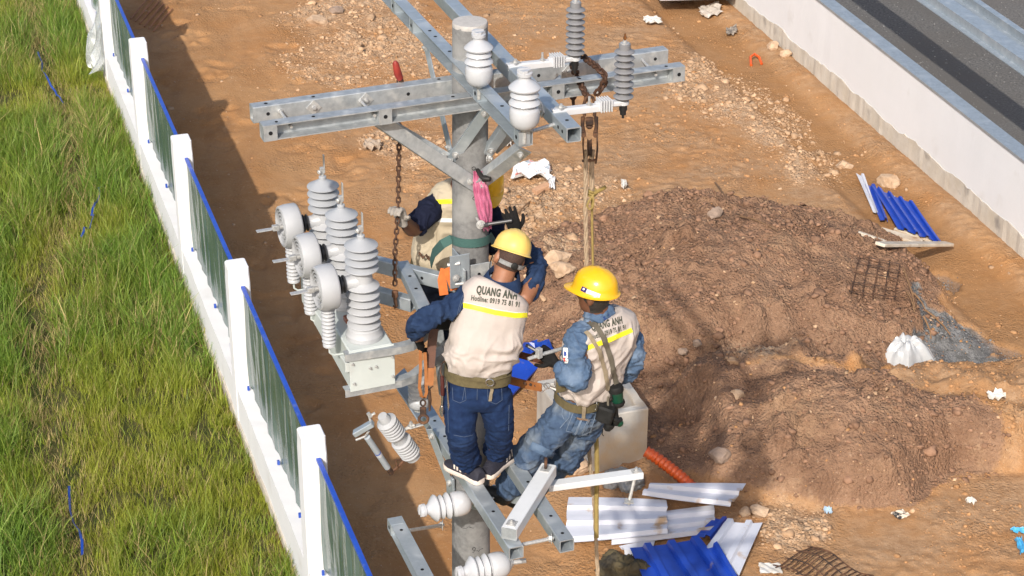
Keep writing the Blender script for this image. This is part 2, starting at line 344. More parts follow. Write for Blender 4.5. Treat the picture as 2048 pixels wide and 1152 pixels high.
def soil_material():
    m = bpy.data.materials.new('site_soil'); m.use_nodes = True; nt = m.node_tree; N = nt.nodes; L = nt.links; b = N['Principled BSDF']
    b.inputs['Roughness'].default_value = 0.95; b.inputs['Specular IOR Level'].default_value = 0.15
    tc = N.new('ShaderNodeTexCoord')
    def noise(scale, det=7, rough=0.6, vec=None):
        n = N.new('ShaderNodeTexNoise'); n.inputs['Scale'].default_value = scale; n.inputs['Detail'].default_value = det; n.inputs['Roughness'].default_value = rough
        L.new(vec or tc.outputs['Object'], n.inputs['Vector']); return n.outputs['Fac']
    def rng(v, a, b_, c=0.0, d=1.0):
        r = N.new('ShaderNodeMapRange'); r.inputs['From Min'].default_value = a; r.inputs['From Max'].default_value = b_; r.inputs['To Min'].default_value = c; r.inputs['To Max'].default_value = d
        L.new(v, r.inputs['Value']); return r.outputs[0]
    def mix(f, a, b_):
        x = N.new('ShaderNodeMix'); x.data_type = 'RGBA'
        L.new(f, x.inputs[0])
        for k, c in ((6, a), (7, b_)):
            if isinstance(c, tuple): x.inputs[k].default_value = (*c, 1)
            else: L.new(c, x.inputs[k])
        return x.outputs[2]
    def math_(op, a, b_):
        x = N.new('ShaderNodeMath'); x.operation = op
        for k, c in ((0, a), (1, b_)):
            if isinstance(c, float): x.inputs[k].default_value = c
            else: L.new(c, x.inputs[k])
        return x.outputs[0]
    a1 = N.new('ShaderNodeAttribute'); a1.attribute_name = 'soil'; s1 = N.new('ShaderNodeSeparateColor'); L.new(a1.outputs['Color'], s1.inputs[0])
    a2 = N.new('ShaderNodeAttribute'); a2.attribute_name = 'soil_damp'; s2 = N.new('ShaderNodeSeparateColor'); L.new(a2.outputs['Color'], s2.inputs[0])
    mp = N.new('ShaderNodeMapping'); mp.inputs['Rotation'].default_value = (0, 0, -math.atan2(FD.x, FD.y)*-1); mp.inputs['Scale'].default_value = (1.0, 0.18, 1.0); L.new(tc.outputs['Object'], mp.inputs['Vector'])
    base = mix(rng(noise(0.55, 5), 0.36, 0.62), (0.36, 0.175, 0.067), (0.41, 0.226, 0.102))
    base = mix(rng(noise(2.3, 8, 0.7), 0.5, 0.72, 0, 0.75), base, (0.31, 0.148, 0.058))
    base = mix(rng(noise(5.0, 8, 0.75), 0.55, 0.75, 0, 0.7), base, (0.47, 0.295, 0.16))
    base = mix(rng(noise(3.2, 6, 0.65, mp.outputs[0]), 0.54, 0.72, 0, 0.55), base, (0.27, 0.14, 0.067))
    sx = N.new('ShaderNodeSeparateXYZ'); L.new(tc.outputs['Object'], sx.inputs[0]); drift = math_('ADD', math_('MULTIPLY', sx.outputs[0], 0.953), math_('MULTIPLY', sx.outputs[1], 0.304))
    dull = math_('MULTIPLY', rng(drift, 4.6, 7.2, 0.15, 1.0), rng(noise(1.1, 6, 0.65), 0.36, 0.60, 0.15, 1.0))
    base = mix(math_('MULTIPLY', dull, 0.85), base, mix(rng(noise(7, 8, 0.75), 0.38, 0.64), (0.27, 0.158, 0.085), (0.40, 0.262, 0.158)))
    base = mix(rng(noise(34, 4, 0.7), 0.62, 0.72, 0, 0.7), base, (0.56, 0.41, 0.27))
    base = mix(rng(noise(17, 6, 0.75), 0.40, 0.28, 0, 0.65), base, (0.20, 0.098, 0.045))
    brown = mix(rng(noise(1.6, 8, 0.7), 0.38, 0.64), (0.195, 0.112, 0.070), (0.28, 0.17, 0.108))
    brown = mix(rng(noise(20, 5, 0.7), 0.58, 0.72, 0, 0.7), brown, (0.42, 0.285, 0.19))
    brown = mix(rng(noise(9, 5, 0.7), 0.36, 0.26, 0, 0.5), brown, (0.125, 0.068, 0.044))
    brown = mix(rng(noise(1.25, 7, 0.68), 0.52, 0.68, 0, 0.6), brown, (0.335, 0.21, 0.125))
    brown = mix(rng(noise(0.8, 5, 0.6), 0.42, 0.32, 0, 0.55), brown, (0.17, 0.092, 0.055))
    pale = mix(rng(noise(9, 8, 0.7), 0.4, 0.62), (0.36, 0.225, 0.13), (0.52, 0.38, 0.26))
    grey = mix(rng(noise(7, 8, 0.75), 0.4, 0.62), (0.10, 0.098, 0.095), (0.22, 0.217, 0.215))
    n1 = noise(4.5, 8, 0.7)
    fb = rng(math_('ADD', s1.outputs[0], math_('MULTIPLY', math_('SUBTRACT', n1, 0.5), 0.9)), 0.35, 0.6)
    col = mix(fb, base, brown)
    fp = rng(math_('ADD', s1.outputs[1], math_('MULTIPLY', math_('SUBTRACT', noise(6, 8, 0.75), 0.5), 1.1)), 0.3, 0.75)
    col = mix(math_('MULTIPLY', fp, 0.8), col, pale)
    fg = rng(math_('ADD', s1.outputs[2], math_('MULTIPLY', math_('SUBTRACT', n1, 0.5), 0.9)), 0.35, 0.62)
    col = mix(fg, col, grey)
    col = mix(math_('MULTIPLY', s2.outputs[0], 0.8), col, (0.27, 0.138, 0.055))
    turfc = mix(rng(noise(3, 6), 0.4, 0.6), (0.045, 0.055, 0.017), (0.10, 0.09, 0.035))
    col = mix(s2.outputs[1], col, turfc)
    L.new(col, b.inputs['Base Color'])
    def vor(scale):
        n = N.new('ShaderNodeTexVoronoi'); n.feature = 'F1'; n.inputs['Scale'].default_value = scale; n.inputs['Randomness'].default_value = 1.0
        nz = N.new('ShaderNodeTexNoise'); nz.inputs['Scale'].default_value = scale*0.7; L.new(tc.outputs['Object'], nz.inputs['Vector'])
        ad = N.new('ShaderNodeMixRGB'); ad.blend_type = 'ADD'; ad.inputs[0].default_value = 0.9/scale; L.new(tc.outputs['Object'], ad.inputs[1]); L.new(nz.outputs['Color'], ad.inputs[2]); L.new(ad.outputs[0], n.inputs['Vector']); return n.outputs['Distance']
    loose = math_('ADD', 0.10, math_('MULTIPLY', math_('MAXIMUM', s1.outputs[0], math_('MAXIMUM', s1.outputs[1], rng(noise(0.9, 4), 0.45, 0.62, 0.0, 0.7))), 0.9))
    crumb = math_('ADD', math_('MULTIPLY', rng(vor(26), 0.0, 0.7, 1.0, 0.0), 1.0), math_('MULTIPLY', rng(vor(62), 0.0, 0.7, 1.0, 0.0), 0.45))
    hgt = math_('ADD', math_('ADD', math_('MULTIPLY', noise(16, 4, 0.6), 0.45), math_('MULTIPLY', noise(95, 3, 0.6), 0.30)), math_('MULTIPLY', crumb, loose))
    bp = N.new('ShaderNodeBump'); bp.inputs['Strength'].default_value = 1.0; bp.inputs['Distance'].default_value = 0.018
    L.new(hgt, bp.inputs['Height']); L.new(bp.outputs[0], b.inputs['Normal'])
    return m
gme.materials.append(soil_material())

# ---------------------------------------------------------------- clods: earth crumbs that nobody could count
def ico(sub):
    bm = bmesh.new(); bmesh.ops.create_icosphere(bm, subdivisions=sub, radius=1.0)
    v = np.array([p.co[:] for p in bm.verts]); f = np.array([[q.index for q in k.verts] for k in bm.faces]); bm.free(); return v, f
ICO1, ICO2 = ico(1), ico(2)
def clods(name, X, Y, S, ic, m, label, cat):
    v, f = ic; n = len(X); nv = len(v)
    A = RNG.normal(size=(n, 3, 3)); Q, _ = np.linalg.qr(A)
    sc = S[:, None]*RNG.uniform(0.6, 1.25, (n, 3)); jit = RNG.uniform(0.55, 1.3, (n, nv, 1))
    P = (v[None]*jit)*sc[:, None, :]; P = np.einsum('nij,nkj->nki', Q, P); P[:, :, 2] *= 0.7
    P += np.stack([X, Y, Hg(X, Y)+S*0.02], -1)[:, None, :]
    F = (f[None]+(np.arange(n)*nv)[:, None, None]).reshape(-1, 3); V = P.reshape(-1, 3)
    me = bpy.data.meshes.new(name); me.vertices.add(len(V)); me.vertices.foreach_set('co', V.astype(np.float32).ravel())
    me.loops.add(F.size); me.loops.foreach_set('vertex_index', F.ravel().astype(np.int32)); me.polygons.add(len(F)); me.polygons.foreach_set('loop_start', (np.arange(len(F))*3).astype(np.int32))
    me.update(calc_edges=True); me.materials.append(m); o = bpy.data.objects.new(name, me); C.objects.link(o)
    tag(o, label, cat, kind='stuff'); return o
CL_BROWN = mat('brown_clods', (0.285, 0.168, 0.108), (0.195, 0.11, 0.07), 12, rough=0.95, island=0.2, bump=0.004, bscale=70, spec=0.15)
CL_PALE = mat('pale_clods', (0.49, 0.335, 0.215), (0.36, 0.225, 0.13), 10, rough=0.95, island=0.22, bump=0.004, bscale=60, spec=0.15)
CL_EARTH = mat('orange_clods', (0.42, 0.24, 0.12), (0.33, 0.17, 0.075), 12, rough=0.95, island=0.25, bump=0.004, bscale=60, spec=0.15)
def scatter(n, key, smin, smax, power=2.6):
    X = RNG.uniform(-6.5, 8.4, n); Y = RNG.uniform(15.2, 33.0, n)
    vis = (np.abs(X) < 0.262*Y+0.6+0.4) & (fence_s(X, Y) > 0.35) & (wall_s(X, Y) < -0.25)
    X, Y = X[vis], Y[vis]; _, _, b_, p_, g_, w_ = masks(X, Y); d = key(X, Y, b_, p_, g_, w_); k = RNG.random(len(X)) < d
    X, Y = X[k], Y[k]; S = smin*(1-RNG.random(len(X))*(1-(smin/smax)**power))**(-1/power); return X, Y, S
clump = lambda X, Y: sstep(0.42, 0.66, vn2(X*1.4+3, Y*1.4)+0.2*fbm2(X*5, Y*5, 2))
heapm = lambda X, Y: np.maximum(*[sstep(0.0, 0.25, k) for k in masks(X, Y)[:2]])
clods('brown_earth_clods', *scatter(420000, lambda X, Y, b, p, g, w: 0.85*b*(0.35+0.65*clump(X, Y)), 0.007, 0.06, 2.3), ICO1, CL_BROWN, 'brown crumbly clods lying over the two spoil heaps', 'clods')
clods('large_brown_clods', *scatter(16000, lambda X, Y, b, p, g, w: 0.26*b*clump(X, Y), 0.028, 0.10, 2.8), ICO2, CL_BROWN, 'larger brown lumps of earth on the spoil heaps', 'clods')
clods('pale_rubble', *scatter(240000, lambda X, Y, b, p, g, w: 0.85*p*(1-0.75*b)+0.012*clump(X, Y)*(1-b)+0.03*heapm(X, Y), 0.008, 0.07, 2.2), ICO1, CL_PALE, 'pale dry rubble crumbs scattered behind the pole', 'rubble')
clods('large_pale_rubble', *scatter(16000, lambda X, Y, b, p, g, w: 0.5*p*(1-0.6*b)+0.008*heapm(X, Y), 0.025, 0.10, 2.8), ICO2, CL_PALE, 'pale dry lumps of rubble behind the pole', 'rubble')
clods('orange_earth_crumbs', *scatter(220000, lambda X, Y, b, p, g, w: (0.03+0.30*clump(X, Y)**1.5)*(1-b)*(1-0.6*w)*sstep(1.9, 3.4, fence_s(X, Y))+0.5*heapm(X, Y)*(1-b)+0.008, 0.006, 0.05, 2.4), ICO1, CL_EARTH, 'small orange crumbs of earth strewn over the site', 'crumbs')

GRAV = mat('grey_gravel', (0.22, 0.22, 0.22), (0.12, 0.12, 0.12), 20, rough=0.95, island=0.4, spec=0.15)
clods('grey_cement_gravel', *scatter(160000, lambda X, Y, b, p, g, w: 0.9*g, 0.007, 0.035, 2.6), ICO1, GRAV, 'grey cement gravel spilled beside the white plastic bag', 'gravel')

# ---------------------------------------------------------------- asphalt yard behind the white wall
ASPH = mat('rough_asphalt', (0.062, 0.060, 0.058), (0.17, 0.16, 0.15), 26.0, rough=0.9, bump=0.008, bscale=50, c3=(0.11, 0.10, 0.09), s3=0.7, t3=(0.4, 0.6))
yd = MB(); q = lambda s, t: RWP+RWN*s+RWD*t+Vector((0, 0, 0.02))
yd.sheet([[q(s, t) for s in np.linspace(0.2, 26, 14)] for t in np.linspace(-20, 34, 20)])
o = yd.build('asphalt_yard', ASPH); tag(o, 'dark grey rough asphalt yard behind the white wall', None, kind='structure')
AGG = mat('loose_chippings', (0.22, 0.215, 0.21), (0.10, 0.10, 0.10), 20, rough=0.9, island=0.5)
n = 6000; s_ = RNG.uniform(0.4, 5.5, n); t_ = RNG.uniform(-2, 14, n); X = RWP.x+RWN.x*s_+RWD.x*t_; Y = RWP.y+RWN.y*s_+RWD.y*t_
o = clods('loose_chippings', X, Y, RNG.uniform(0.005, 0.018, n), ICO1, AGG, 'grey stone chippings lying loose on the asphalt yard', 'chippings')
o.location.z = 0.068

# ---------------------------------------------------------------- white boundary wall on the right
def along(s, t, z): return RWP+RWN*s+RWD*t+Vector((0, 0, z))
T0, T1 = -5.0, 15.5
wl = thing('boundary_wall', along(0.1, 0, 0), 'long white rendered wall with a stained base along the right side', 'wall')
def wall_block(s0, s1, z0, z1, t0, t1, n=90, jag=0.0, wob=0.004):
    R = []
    for i in range(n+1):
        t = t0+(t1-t0)*i/n; j = jag*(float(vn2(np.array([t*2.1]), np.array([4.0]))[0])-0.5+0.5*(float(vn2(np.array([t*9]), np.array([9.0]))[0])-0.5)); w = wob*(random.random()-0.5)
        R.append([along(s0+w, t, z0), along(s1, t, z0), along(s1, t, z1+j), along(s0+w, t, z1+j)])
    return MB().rings(R)
wall_block(0.045, 0.235, 0.0, 1.185, T0, T1).build('render', WHITE_WALL, wl)
wall_block(0.034, 0.20, -0.3, 0.25, T0, T1, 240, jag=0.07, wob=0.012).build('footing', PLASTER, wl)
MB().cbox(along(0.75, 9.2, 0.75), RWN*0.16, RWD*0.16, Vector((0, 0, 0.75)), 0.01).build('pier', WHITE_WALL, wl)
# galvanised coping channel on top of the wall
cp = MB()
pr = [(0.028, 1.165), (0.028, 1.20), (0.12, 1.204), (0.13, 1.196), (0.255, 1.20), (0.255, 1.13), (0.247, 1.13), (0.247, 1.188), (0.036, 1.188), (0.036, 1.165)]
cp.rings([[along(s, t, z) for s, z in pr] for t in np.linspace(T0, T1, 12)])
o = cp.build('coping_channel', GALV); tag(o, 'galvanised steel channel capping the white wall', 'channel')
def purlin(sA, tA, sB, tB, z, w, h, label):
    a, b = along(sA, tA, z), along(sB, tB, z); d = (b-a).normalized(); sd = d.cross(Vector((0, 0, 1))).normalized(); th = 0.012
    r = thing('steel_purlin', (a+b)/2, label, 'steel beam', 'steel purlins over the yard')
    up = Vector((0, 0, 1))
    prof = [(-w, 0), (-w, h), (w, h), (w, 0), (w-th, 0), (w-th, h-th), (-w+th, h-th), (-w+th, 0)]
    MB().rings([[p+sd*x+up*y for x, y in prof] for p in (a, b)]).build('channel', GALV, r)
    MB().rings([[p+sd*x+up*y for x, y in ((w, 0.0), (w+0.09, 0.0), (w+0.09, 0.012), (w, 0.012))] for p in (a, b)]).build('flange', GALV, r)
    for t in (0.02, 0.98):
        c = a.lerp(b, t); MB().cbox(Vector((c.x, c.y, z/2)), sd*0.05, d*0.05, up*z/2, 0.005).build('support_post', GALV, r)
pa, pb = Z(1850, 0, 2.0), Z(2048, 140, 2.0)
def st(p): d = p-RWP; return d.dot(RWN), d.dot(RWD)
d_ = (pb-pa).normalized()
for (P0, P1, w, lab) in ((Z(1862, 0, 1.55), Z(2048, 130, 1.55), 0.12, 'wide galvanised steel purlin over the yard, nearest the white wall'), (Z(1926, 0, 0.8), Z(2048, 84, 0.8), 0.055, 'narrow galvanised steel purlin over the yard at the top right corner')):
    d_ = (P1-P0).normalized(); a, b = P0-d_*6, P1+d_*6; (sa, ta), (sb, tb) = st(a), st(b); purlin(sa, ta, sb, tb, P0.z, w, 0.14, lab)

# ---------------------------------------------------------------- fence on the left
def fp(s, t, z): return FP+FN*s+FD*t+Vector((0, 0, z))
FILM = mat('film_wrapped_green_sheet', (0.035, 0.072, 0.062), (0.085, 0.128, 0.12), 4.5, rough=0.24, stretch=(9, 9, 0.3), contrast=(0.36, 0.68), c3=(0.13, 0.18, 0.175), s3=1.3, t3=(0.48, 0.75), spec=0.6)
BLUE = mat('blue_painted_steel', (0.012, 0.055, 0.36), (0.018, 0.075, 0.42), 8, rough=0.35, c3=(0.10, 0.14, 0.36), s3=9, t3=(0.6, 0.75))
fence = thing('boundary_fence', fp(0, 3, 0), 'white walled fence with green film wrapped panels and blue edging beside the grass', 'fence')
tA, tB = -5.2, 19.5
R = []
for i in range(160):
    t = tA+(tB-tA)*i/159; w = 0.006*(random.random()-0.5)
    R.append([fp(-0.105+w, t, -0.3), fp(0.10, t, -0.3), fp(0.10, t, 0.50), fp(-0.105+w, t, 0.50+w)])
MB().rings(R).build('low_wall', WHITE_WALL, fence)
R = []
for i in range(200):
    t = tA+(tB-tA)*i/199; w = 0.02*random.random(); z = 0.10+0.06*(vn2(np.array([t*1.7]), np.array([2.0]))[0]-0.3)
    R.append([fp(-0.13-w*0.5, t, -0.3), fp(0.1, t, -0.3), fp(0.1, t, z-0.02), fp(-0.12-w*0.5, t, z)])
MB().rings(R).build('footing', PLASTER, fence)
posts = []
for k in range(-1, 6):
    t = k*FSTEP
    if not posts:
        m = MB()
        ring = lambda h, z, b=0.012: [fp(0, t, 0)+FN*x+FD*y+Vector((0, 0, z)) for x, y in ((-h+b, -h), (h-b, -h), (h, -h+b), (h, h-b), (h-b, h), (-h+b, h), (-h, h-b), (-h, -h+b))]
        m.rings([ring(0.112, -0.2), ring(0.112, 1.70), ring(0.108, 1.80), ring(0.108, 1.885), ring(0.098, 1.90)])
        posts.append(m.build('post', WHITE_WALL, fence))
    else:
        c = part(posts[0], fence, loc=FD*FSTEP*len(posts)); posts.append(c)
def fpanel(t0, t1, m, film=True):
    g = []
    for i in range(33):
        t = t0+(t1-t0)*i/32; s = 0.035+0.010*math.sin(i*1.9)
        g.append([fp(s, t, z)+FN*(0.006*math.sin(z*5+i)) for z in (0.505, 0.8, 1.1, 1.4, 1.66)])
    p = MB().sheet(g, 0.012).build('panel', m, fence)
    MB().beam(fp(0.03, t0, 1.672), fp(0.03, t1, 1.672), (0, 0, 1), 0.042, 0.03).build('edging', BLUE, p)
    for f in (0.2, 0.5, 0.97):
        t = t0+(t1-t0)*f; MB().box(fp(0.0, t, 0.535), FN*0.012, FD*0.01, Vector((0, 0, 0.024))).build('clip', BLUE, p)
for k in range(-1, 4): fpanel(k*FSTEP+0.115, (k+1)*FSTEP-0.115, FILM)
fpanel(4*FSTEP+0.115, 5*FSTEP-0.115, BLUE)
FILMC = mat('clear_plastic_film', (0.80, 0.83, 0.84), rough=0.25, trans=0.75, alpha=0.55)
def film(pts_fn, nu, nv, name, label, cat, m, thick=0.0015):
    g = [[pts_fn(i/(nu-1), j/(nv-1)) for j in range(nv)] for i in range(nu)]
    o = MB().sheet(g, thick).build(name, m, smooth=True, angle=60); return tag(o, label, cat)
def torn(u, v):
    t = 13.9+u*0.9*(1-0.3*v); z = 1.15-v*0.95+0.06*math.sin(u*17+v*9); s = -0.04-0.22*v-0.10*math.sin(u*11+v*6)*v-0.06*math.sin(u*23)*v
    return fp(s, t, max(z, 0.16)+0.04*math.sin(v*14+u*5))
film(torn, 22, 20, 'plastic_film', 'torn clear plastic film hanging off the far fence panel', 'film', FILMC)
def torn2(u, v): return fp(0.005-0.03*abs(math.sin(u*9)), 14.2+u*2.2*(0.35+0.65*v), 1.60-1.05*v+0.02*math.sin(u*20))
film(torn2, 18, 12, 'plastic_film', 'sheet of plastic film still clinging to the bare blue fence panel', 'film', mat('green_film', (0.10, 0.17, 0.15), (0.22, 0.28, 0.27), 4, rough=0.2, stretch=(6, 6, .4)))

# ---------------------------------------------------------------- grass
def grass_field():
    n = 640000
    s = -0.14-RNG.random(n)**1.15*6.2; t = RNG.uniform(-1.2, 19.5, n)
    X = FP.x+FN.x*s+FD.x*t; Y = FP.y+FN.y*s+FD.y*t
    ok = (np.abs(X) < 0.262*Y+0.9) & (Y > 14.3) & (Y < 34); X, Y, s, t = X[ok], Y[ok], s[ok], t[ok]
    tall = np.maximum(0.9*sstep(0.45, 0.7, vn2(X*0.8+11, Y*0.55)+0.18*fbm2(X*3, Y*3, 2)), 0.6*sstep(0.62, 0.8, vn2(X*2.2+50, Y*2.2)))
    for px, py, r, v in ((140, 300, 2.2, 1.0), (60, 60, 2.5, 0.6), (120, 40, 2.0, 0.9), (230, 500, 1.2, 0.9), (330, 560, 0.9, 1.0), (30, 880, 1.0, 1.1), (20, 1080, 1.0, 1.1), (40, 700, 1.0, 1.0), (330, 1080, 0.8, 0.75), (260, 640, 0.8, 0.8), (380, 660, 0.5, 0.9)):
        g = Z(px, py, 0.2); tall = np.maximum(tall, v*blob(X, Y, g.x, g.y, r*0.75, r)**0.7)
    for px, py, r in ((250, 900, 1.5), (370, 850, 1.2), (170, 470, 0.9), (330, 980, 1.0), (230, 780, 1.1), (450, 1000, 0.9), (20, 210, 0.8)):
        g = Z(px, py, 0); tall = tall*(1-0.8*blob(X, Y, g.x, g.y, r, r))
    # furrow with dead grass
    fx = [Z(a, b, 0) for a, b in ((60, 0), (85, 120), (140, 260), (150, 420), (70, 620), (95, 760), (105, 900), (140, 1060), (165, 1152))]
    dist = np.full(len(X), 9.0)
    for a, b in zip(fx, fx[1:]):
        d = np.array((b-a)[:2]); L2 = d@d; k = np.clip(((X-a.x)*d[0]+(Y-a.y)*d[1])/L2, 0, 1); dist = np.minimum(dist, np.hypot(X-a.x-k*d[0], Y-a.y-k*d[1]))
    furrow = np.exp(-(dist/0.17)**2)
    bare = np.maximum.reduce([blob(X, Y, Z(10, 205).x, Z(10, 205).y, 0.45, 0.8), 0.8*blob(X, Y, Z(410, 840).x, Z(410, 840).y, 0.12, 1.2), 0.7*blob(X, Y, Z(35, 640).x, Z(35, 640).y, 0.4, 0.35)])
    dens = np.clip(0.97-0.40*furrow-0.95*bare, 0.04, 1)*(0.18+0.82*sstep(0.33, 0.54, vn2(X*4.2+2, Y*4.2)*0.6+0.4*vn2(X*9, Y*9)))
    dens *= np.where(tall > 0.5, 0.62, 1.0)
    ok = RNG.random(len(X)) < dens; X, Y, tall, furrow, s = X[ok], Y[ok], tall[ok], furrow[ok], s[ok]; n = len(X)
    up = RNG.random(n)
    hh = 0.06+0.15*RNG.random(n)**1.3+tall*(0.10+0.46*up**2.2)+0.35*(RNG.random(n) < 0.006); hh *= 1-0.5*furrow; hh *= np.where(s > -0.45, 0.7, 1)
    wd = (0.0020+0.0022*RNG.random(n))*(1+1.4*tall*RNG.random(n)**2)
    # blades lean away from the middle of their tuft, tufts bend the same way
    ang = 2*math.pi*vn2(X*2.6, Y*2.6)*2.0+RNG.normal(0, 1.7, n); lean = 0.08+0.55*RNG.random(n)**1.5; bend = (0.15+0.95*RNG.random(n)**1.6)*(0.6+0.6*tall)
    dx, dy = np.cos(ang), np.sin(ang); sx, sy = -dy, dx; tw = RNG.uniform(-1.2, 1.2, n); sx, sy = sx*np.cos(tw)+dx*np.sin(tw), sy*np.cos(tw)+dy*np.sin(tw)
    lv = np.array([0, 0.4, 0.75, 1.0]); V = []
    z0 = Hg(X, Y)-0.01
    for k, u in enumerate(lv):
        out = hh*(lean*u*0.75+bend*0.55*u**2.4); z = z0+hh*(u-0.30*bend*u**2.6); w = wd*(1-u**1.6)*(1.0 if k < 3 else 0)
        cx, cy = X+dx*out, Y+dy*out
        if k < 3: V += [np.stack([cx-sx*w, cy-sy*w, z], -1), np.stack([cx+sx*w, cy+sy*w, z], -1)]
        else: V += [np.stack([cx, cy, z], -1)]
    V = np.stack(V, 1); i0 = (np.arange(n)*7)[:, None]
    F = np.concatenate([i0+np.array(f)[None] for f in ((0, 1, 3), (0, 3, 2), (2, 3, 5), (2, 5, 4), (4, 5, 6))], 1).reshape(-1, 3)
    me = bpy.data.meshes.new('grass'); me.vertices.add(n*7); me.vertices.foreach_set('co', V.astype(np.float32).ravel())
    me.loops.add(F.size); me.loops.foreach_set('vertex_index', F.ravel().astype(np.int32)); me.polygons.add(len(F)); me.polygons.foreach_set('loop_start', (np.arange(len(F))*3).astype(np.int32)); me.update(calc_edges=True)
    green = np.array([0.12, 0.225, 0.026]); fresh = np.array([0.29, 0.40, 0.08]); olive = np.array([0.31, 0.335, 0.042]); dry = np.array([0.46, 0.36, 0.16])
    k = np.clip(tall*1.0+0.3*fbm2(X*0.9, Y*0.9, 3)+RNG.normal(0, 0.16, n), 0, 1)[:, None]
    col = olive*(1-k)+green*k
    fr = (RNG.random(n) < 0.16*tall)[:, None]; col = np.where(fr, fresh, col)
    dr = (RNG.random(n) < 0.07+0.4*furrow+0.13*sstep(0.55, 0.7, vn2(X*1.7, Y*1.7+60)))[:, None]; col = np.where(dr, dry*(0.7+0.5*RNG.random((n, 1))), col)
    col = col*RNG.uniform(0.75, 1.25, (n, 1)); col = np.concatenate([col, np.ones((n, 1))], 1)
    at_ = me.attributes.new('blade', 'FLOAT_COLOR', 'POINT'); at_.data.foreach_set('color', np.repeat(col, 7, 0).astype(np.float32).ravel())
    m = bpy.data.materials.new('grass_blades'); m.use_nodes = True; N = m.node_tree.nodes; L = m.node_tree.links; b = N['Principled BSDF']
    a = N.new('ShaderNodeAttribute'); a.attribute_name = 'blade'; L.new(a.outputs['Color'], b.inputs['Base Color']); b.inputs['Roughness'].default_value = 0.5; b.inputs['Specular IOR Level'].default_value = 0.35
    tr = N.new('ShaderNodeBsdfTranslucent'); L.new(a.outputs['Color'], tr.inputs['Color']); mx = N.new('ShaderNodeMixShader'); mx.inputs[0].default_value = 0.3
    L.new(b.outputs[0], mx.inputs[1]); L.new(tr.outputs[0], mx.inputs[2]); L.new(mx.outputs[0], N['Material Output'].inputs['Surface'])
    me.materials.append(m); o = bpy.data.objects.new('grass', me); C.objects.link(o); tag(o, 'rough long grass, green and straw coloured, left of the fence', 'grass', kind='stuff')
grass_field()
TAPE = mat('blue_plastic_tape', (0.008, 0.04, 0.27), (0.012, 0.055, 0.33), 6, rough=0.35)
def ribbon(pp, w, lab, name='plastic_ribbon', m=TAPE, lift=0.17, twist=1.0):
    P = [Z(a, b, 0) for a, b in pp]; P = [p+Vector((0, 0, hg(p.x, p.y)+lift)) for p in P]; Q = []
    for a, b in zip(P, P[1:]):
        for k in range(6): Q.append(a.lerp(b, k/6)+Vector((0.03*random.uniform(-1, 1), 0.03*random.uniform(-1, 1), 0.04*math.sin(k*1.7))))
    Q.append(P[-1]); g = []
    for i, p in enumerate(Q):
        d = (Q[min(i+1, len(Q)-1)]-Q[max(i-1, 0)]).normalized(); sd = d.cross(Vector((0, 0, 1))).normalized(); a = twist*math.sin(i*0.6); sd = sd*math.cos(a)+Vector((0, 0, 1))*math.sin(a); g.append([p-sd*w, p, p+sd*w])
    o = MB().sheet(g, 0.003).build(name, m, smooth=True); return tag(o, lab, 'ribbon', 'blue plastic ribbon in the grass')
ribbon([(78, 125), (100, 190), (128, 228)], 0.014, 'blue plastic ribbon bent through the tall far grass')
ribbon([(206, 395), (190, 455), (165, 500)], 0.014, 'blue plastic ribbon in the grass halfway along the fence')
ribbon([(140, 1000), (168, 1140)], 0.013, 'blue plastic ribbon at the near end of the furrow')
# ================================================================ POLE AND LINE HARDWARE
UP = Vector((0, 0, 1))
PX, PY, PTOP = -0.225, 10.18, 7.41
def pole_c(z): return Vector((PX-(PTOP-z)*0.0077, PY, z))
def pole_r(z): return 0.095+(PTOP-z)*0.0062
pole = thing('concrete_pole', pole_c(0), 'tall round grey concrete pole carrying the steel crossarms', 'pole')
R = []
for i in range(60):
    z = -0.2+(PTOP+0.2-0.006)*i/59; R.append([pole_c(z)+Vector((math.cos(a), math.sin(a), 0))*pole_r(z)*(1+0.004*random.random()) for a in np.linspace(0, 2*math.pi, 40, endpoint=False)])
MB().rings(R).build('shaft', CONC, pole, smooth=True)
m = MB(); R = []
for r, z in ((0.999, PTOP-0.02), (1.003, PTOP-0.004), (0.97, PTOP+0.004), (0.5, PTOP+0.006), (0.02, PTOP+0.006)):
    R.append([pole_c(z)+Vector((math.cos(a), math.sin(a), 0))*pole_r(z)*(r+(0.012*random.random() if r > .9 else 0)) for a in np.linspace(0, 2*math.pi, 40, endpoint=False)])
m.rings(R).build('mortar_cap', CONC_TOP, pole, smooth=True, angle=30)
def on_pole(ang, z, out=0.0): a = math.radians(ang); return pole_c(z)+Vector((math.sin(a), -math.cos(a), 0))*(pole_r(z)+out)
def pole_n(ang): a = math.radians(ang); return Vector((math.sin(a), -math.cos(a), 0))
for ang, z in ((12, 6.60), (14, 6.42), (12, 5.35), (10, 4.1)):
    n = pole_n(ang); MB().lathe(on_pole(ang, z, -0.004), n, [(0.011, 0), (0.011, 0.006), (0.0085, 0.006), (0.0085, 0.002)], 14).build('bolt_hole', DARK, pole)
for z, a0, a1 in ((6.93, 10, 55), (6.50, -20, 20), (6.44, 30, 50), (6.25, 20, 60), (6.12, -10, 30), (5.98, 10, 50), (4.25, -30, 10), (4.08, 5, 40)):
    P = [on_pole(a0+(a1-a0)*k/9, z+random.uniform(-0.008, 0.008), 0.0004) for k in range(10)]
    MB().tube(P, [0.0006+0.0012*random.random() for _ in P], 5).build('hairline_crack', DARK, pole)

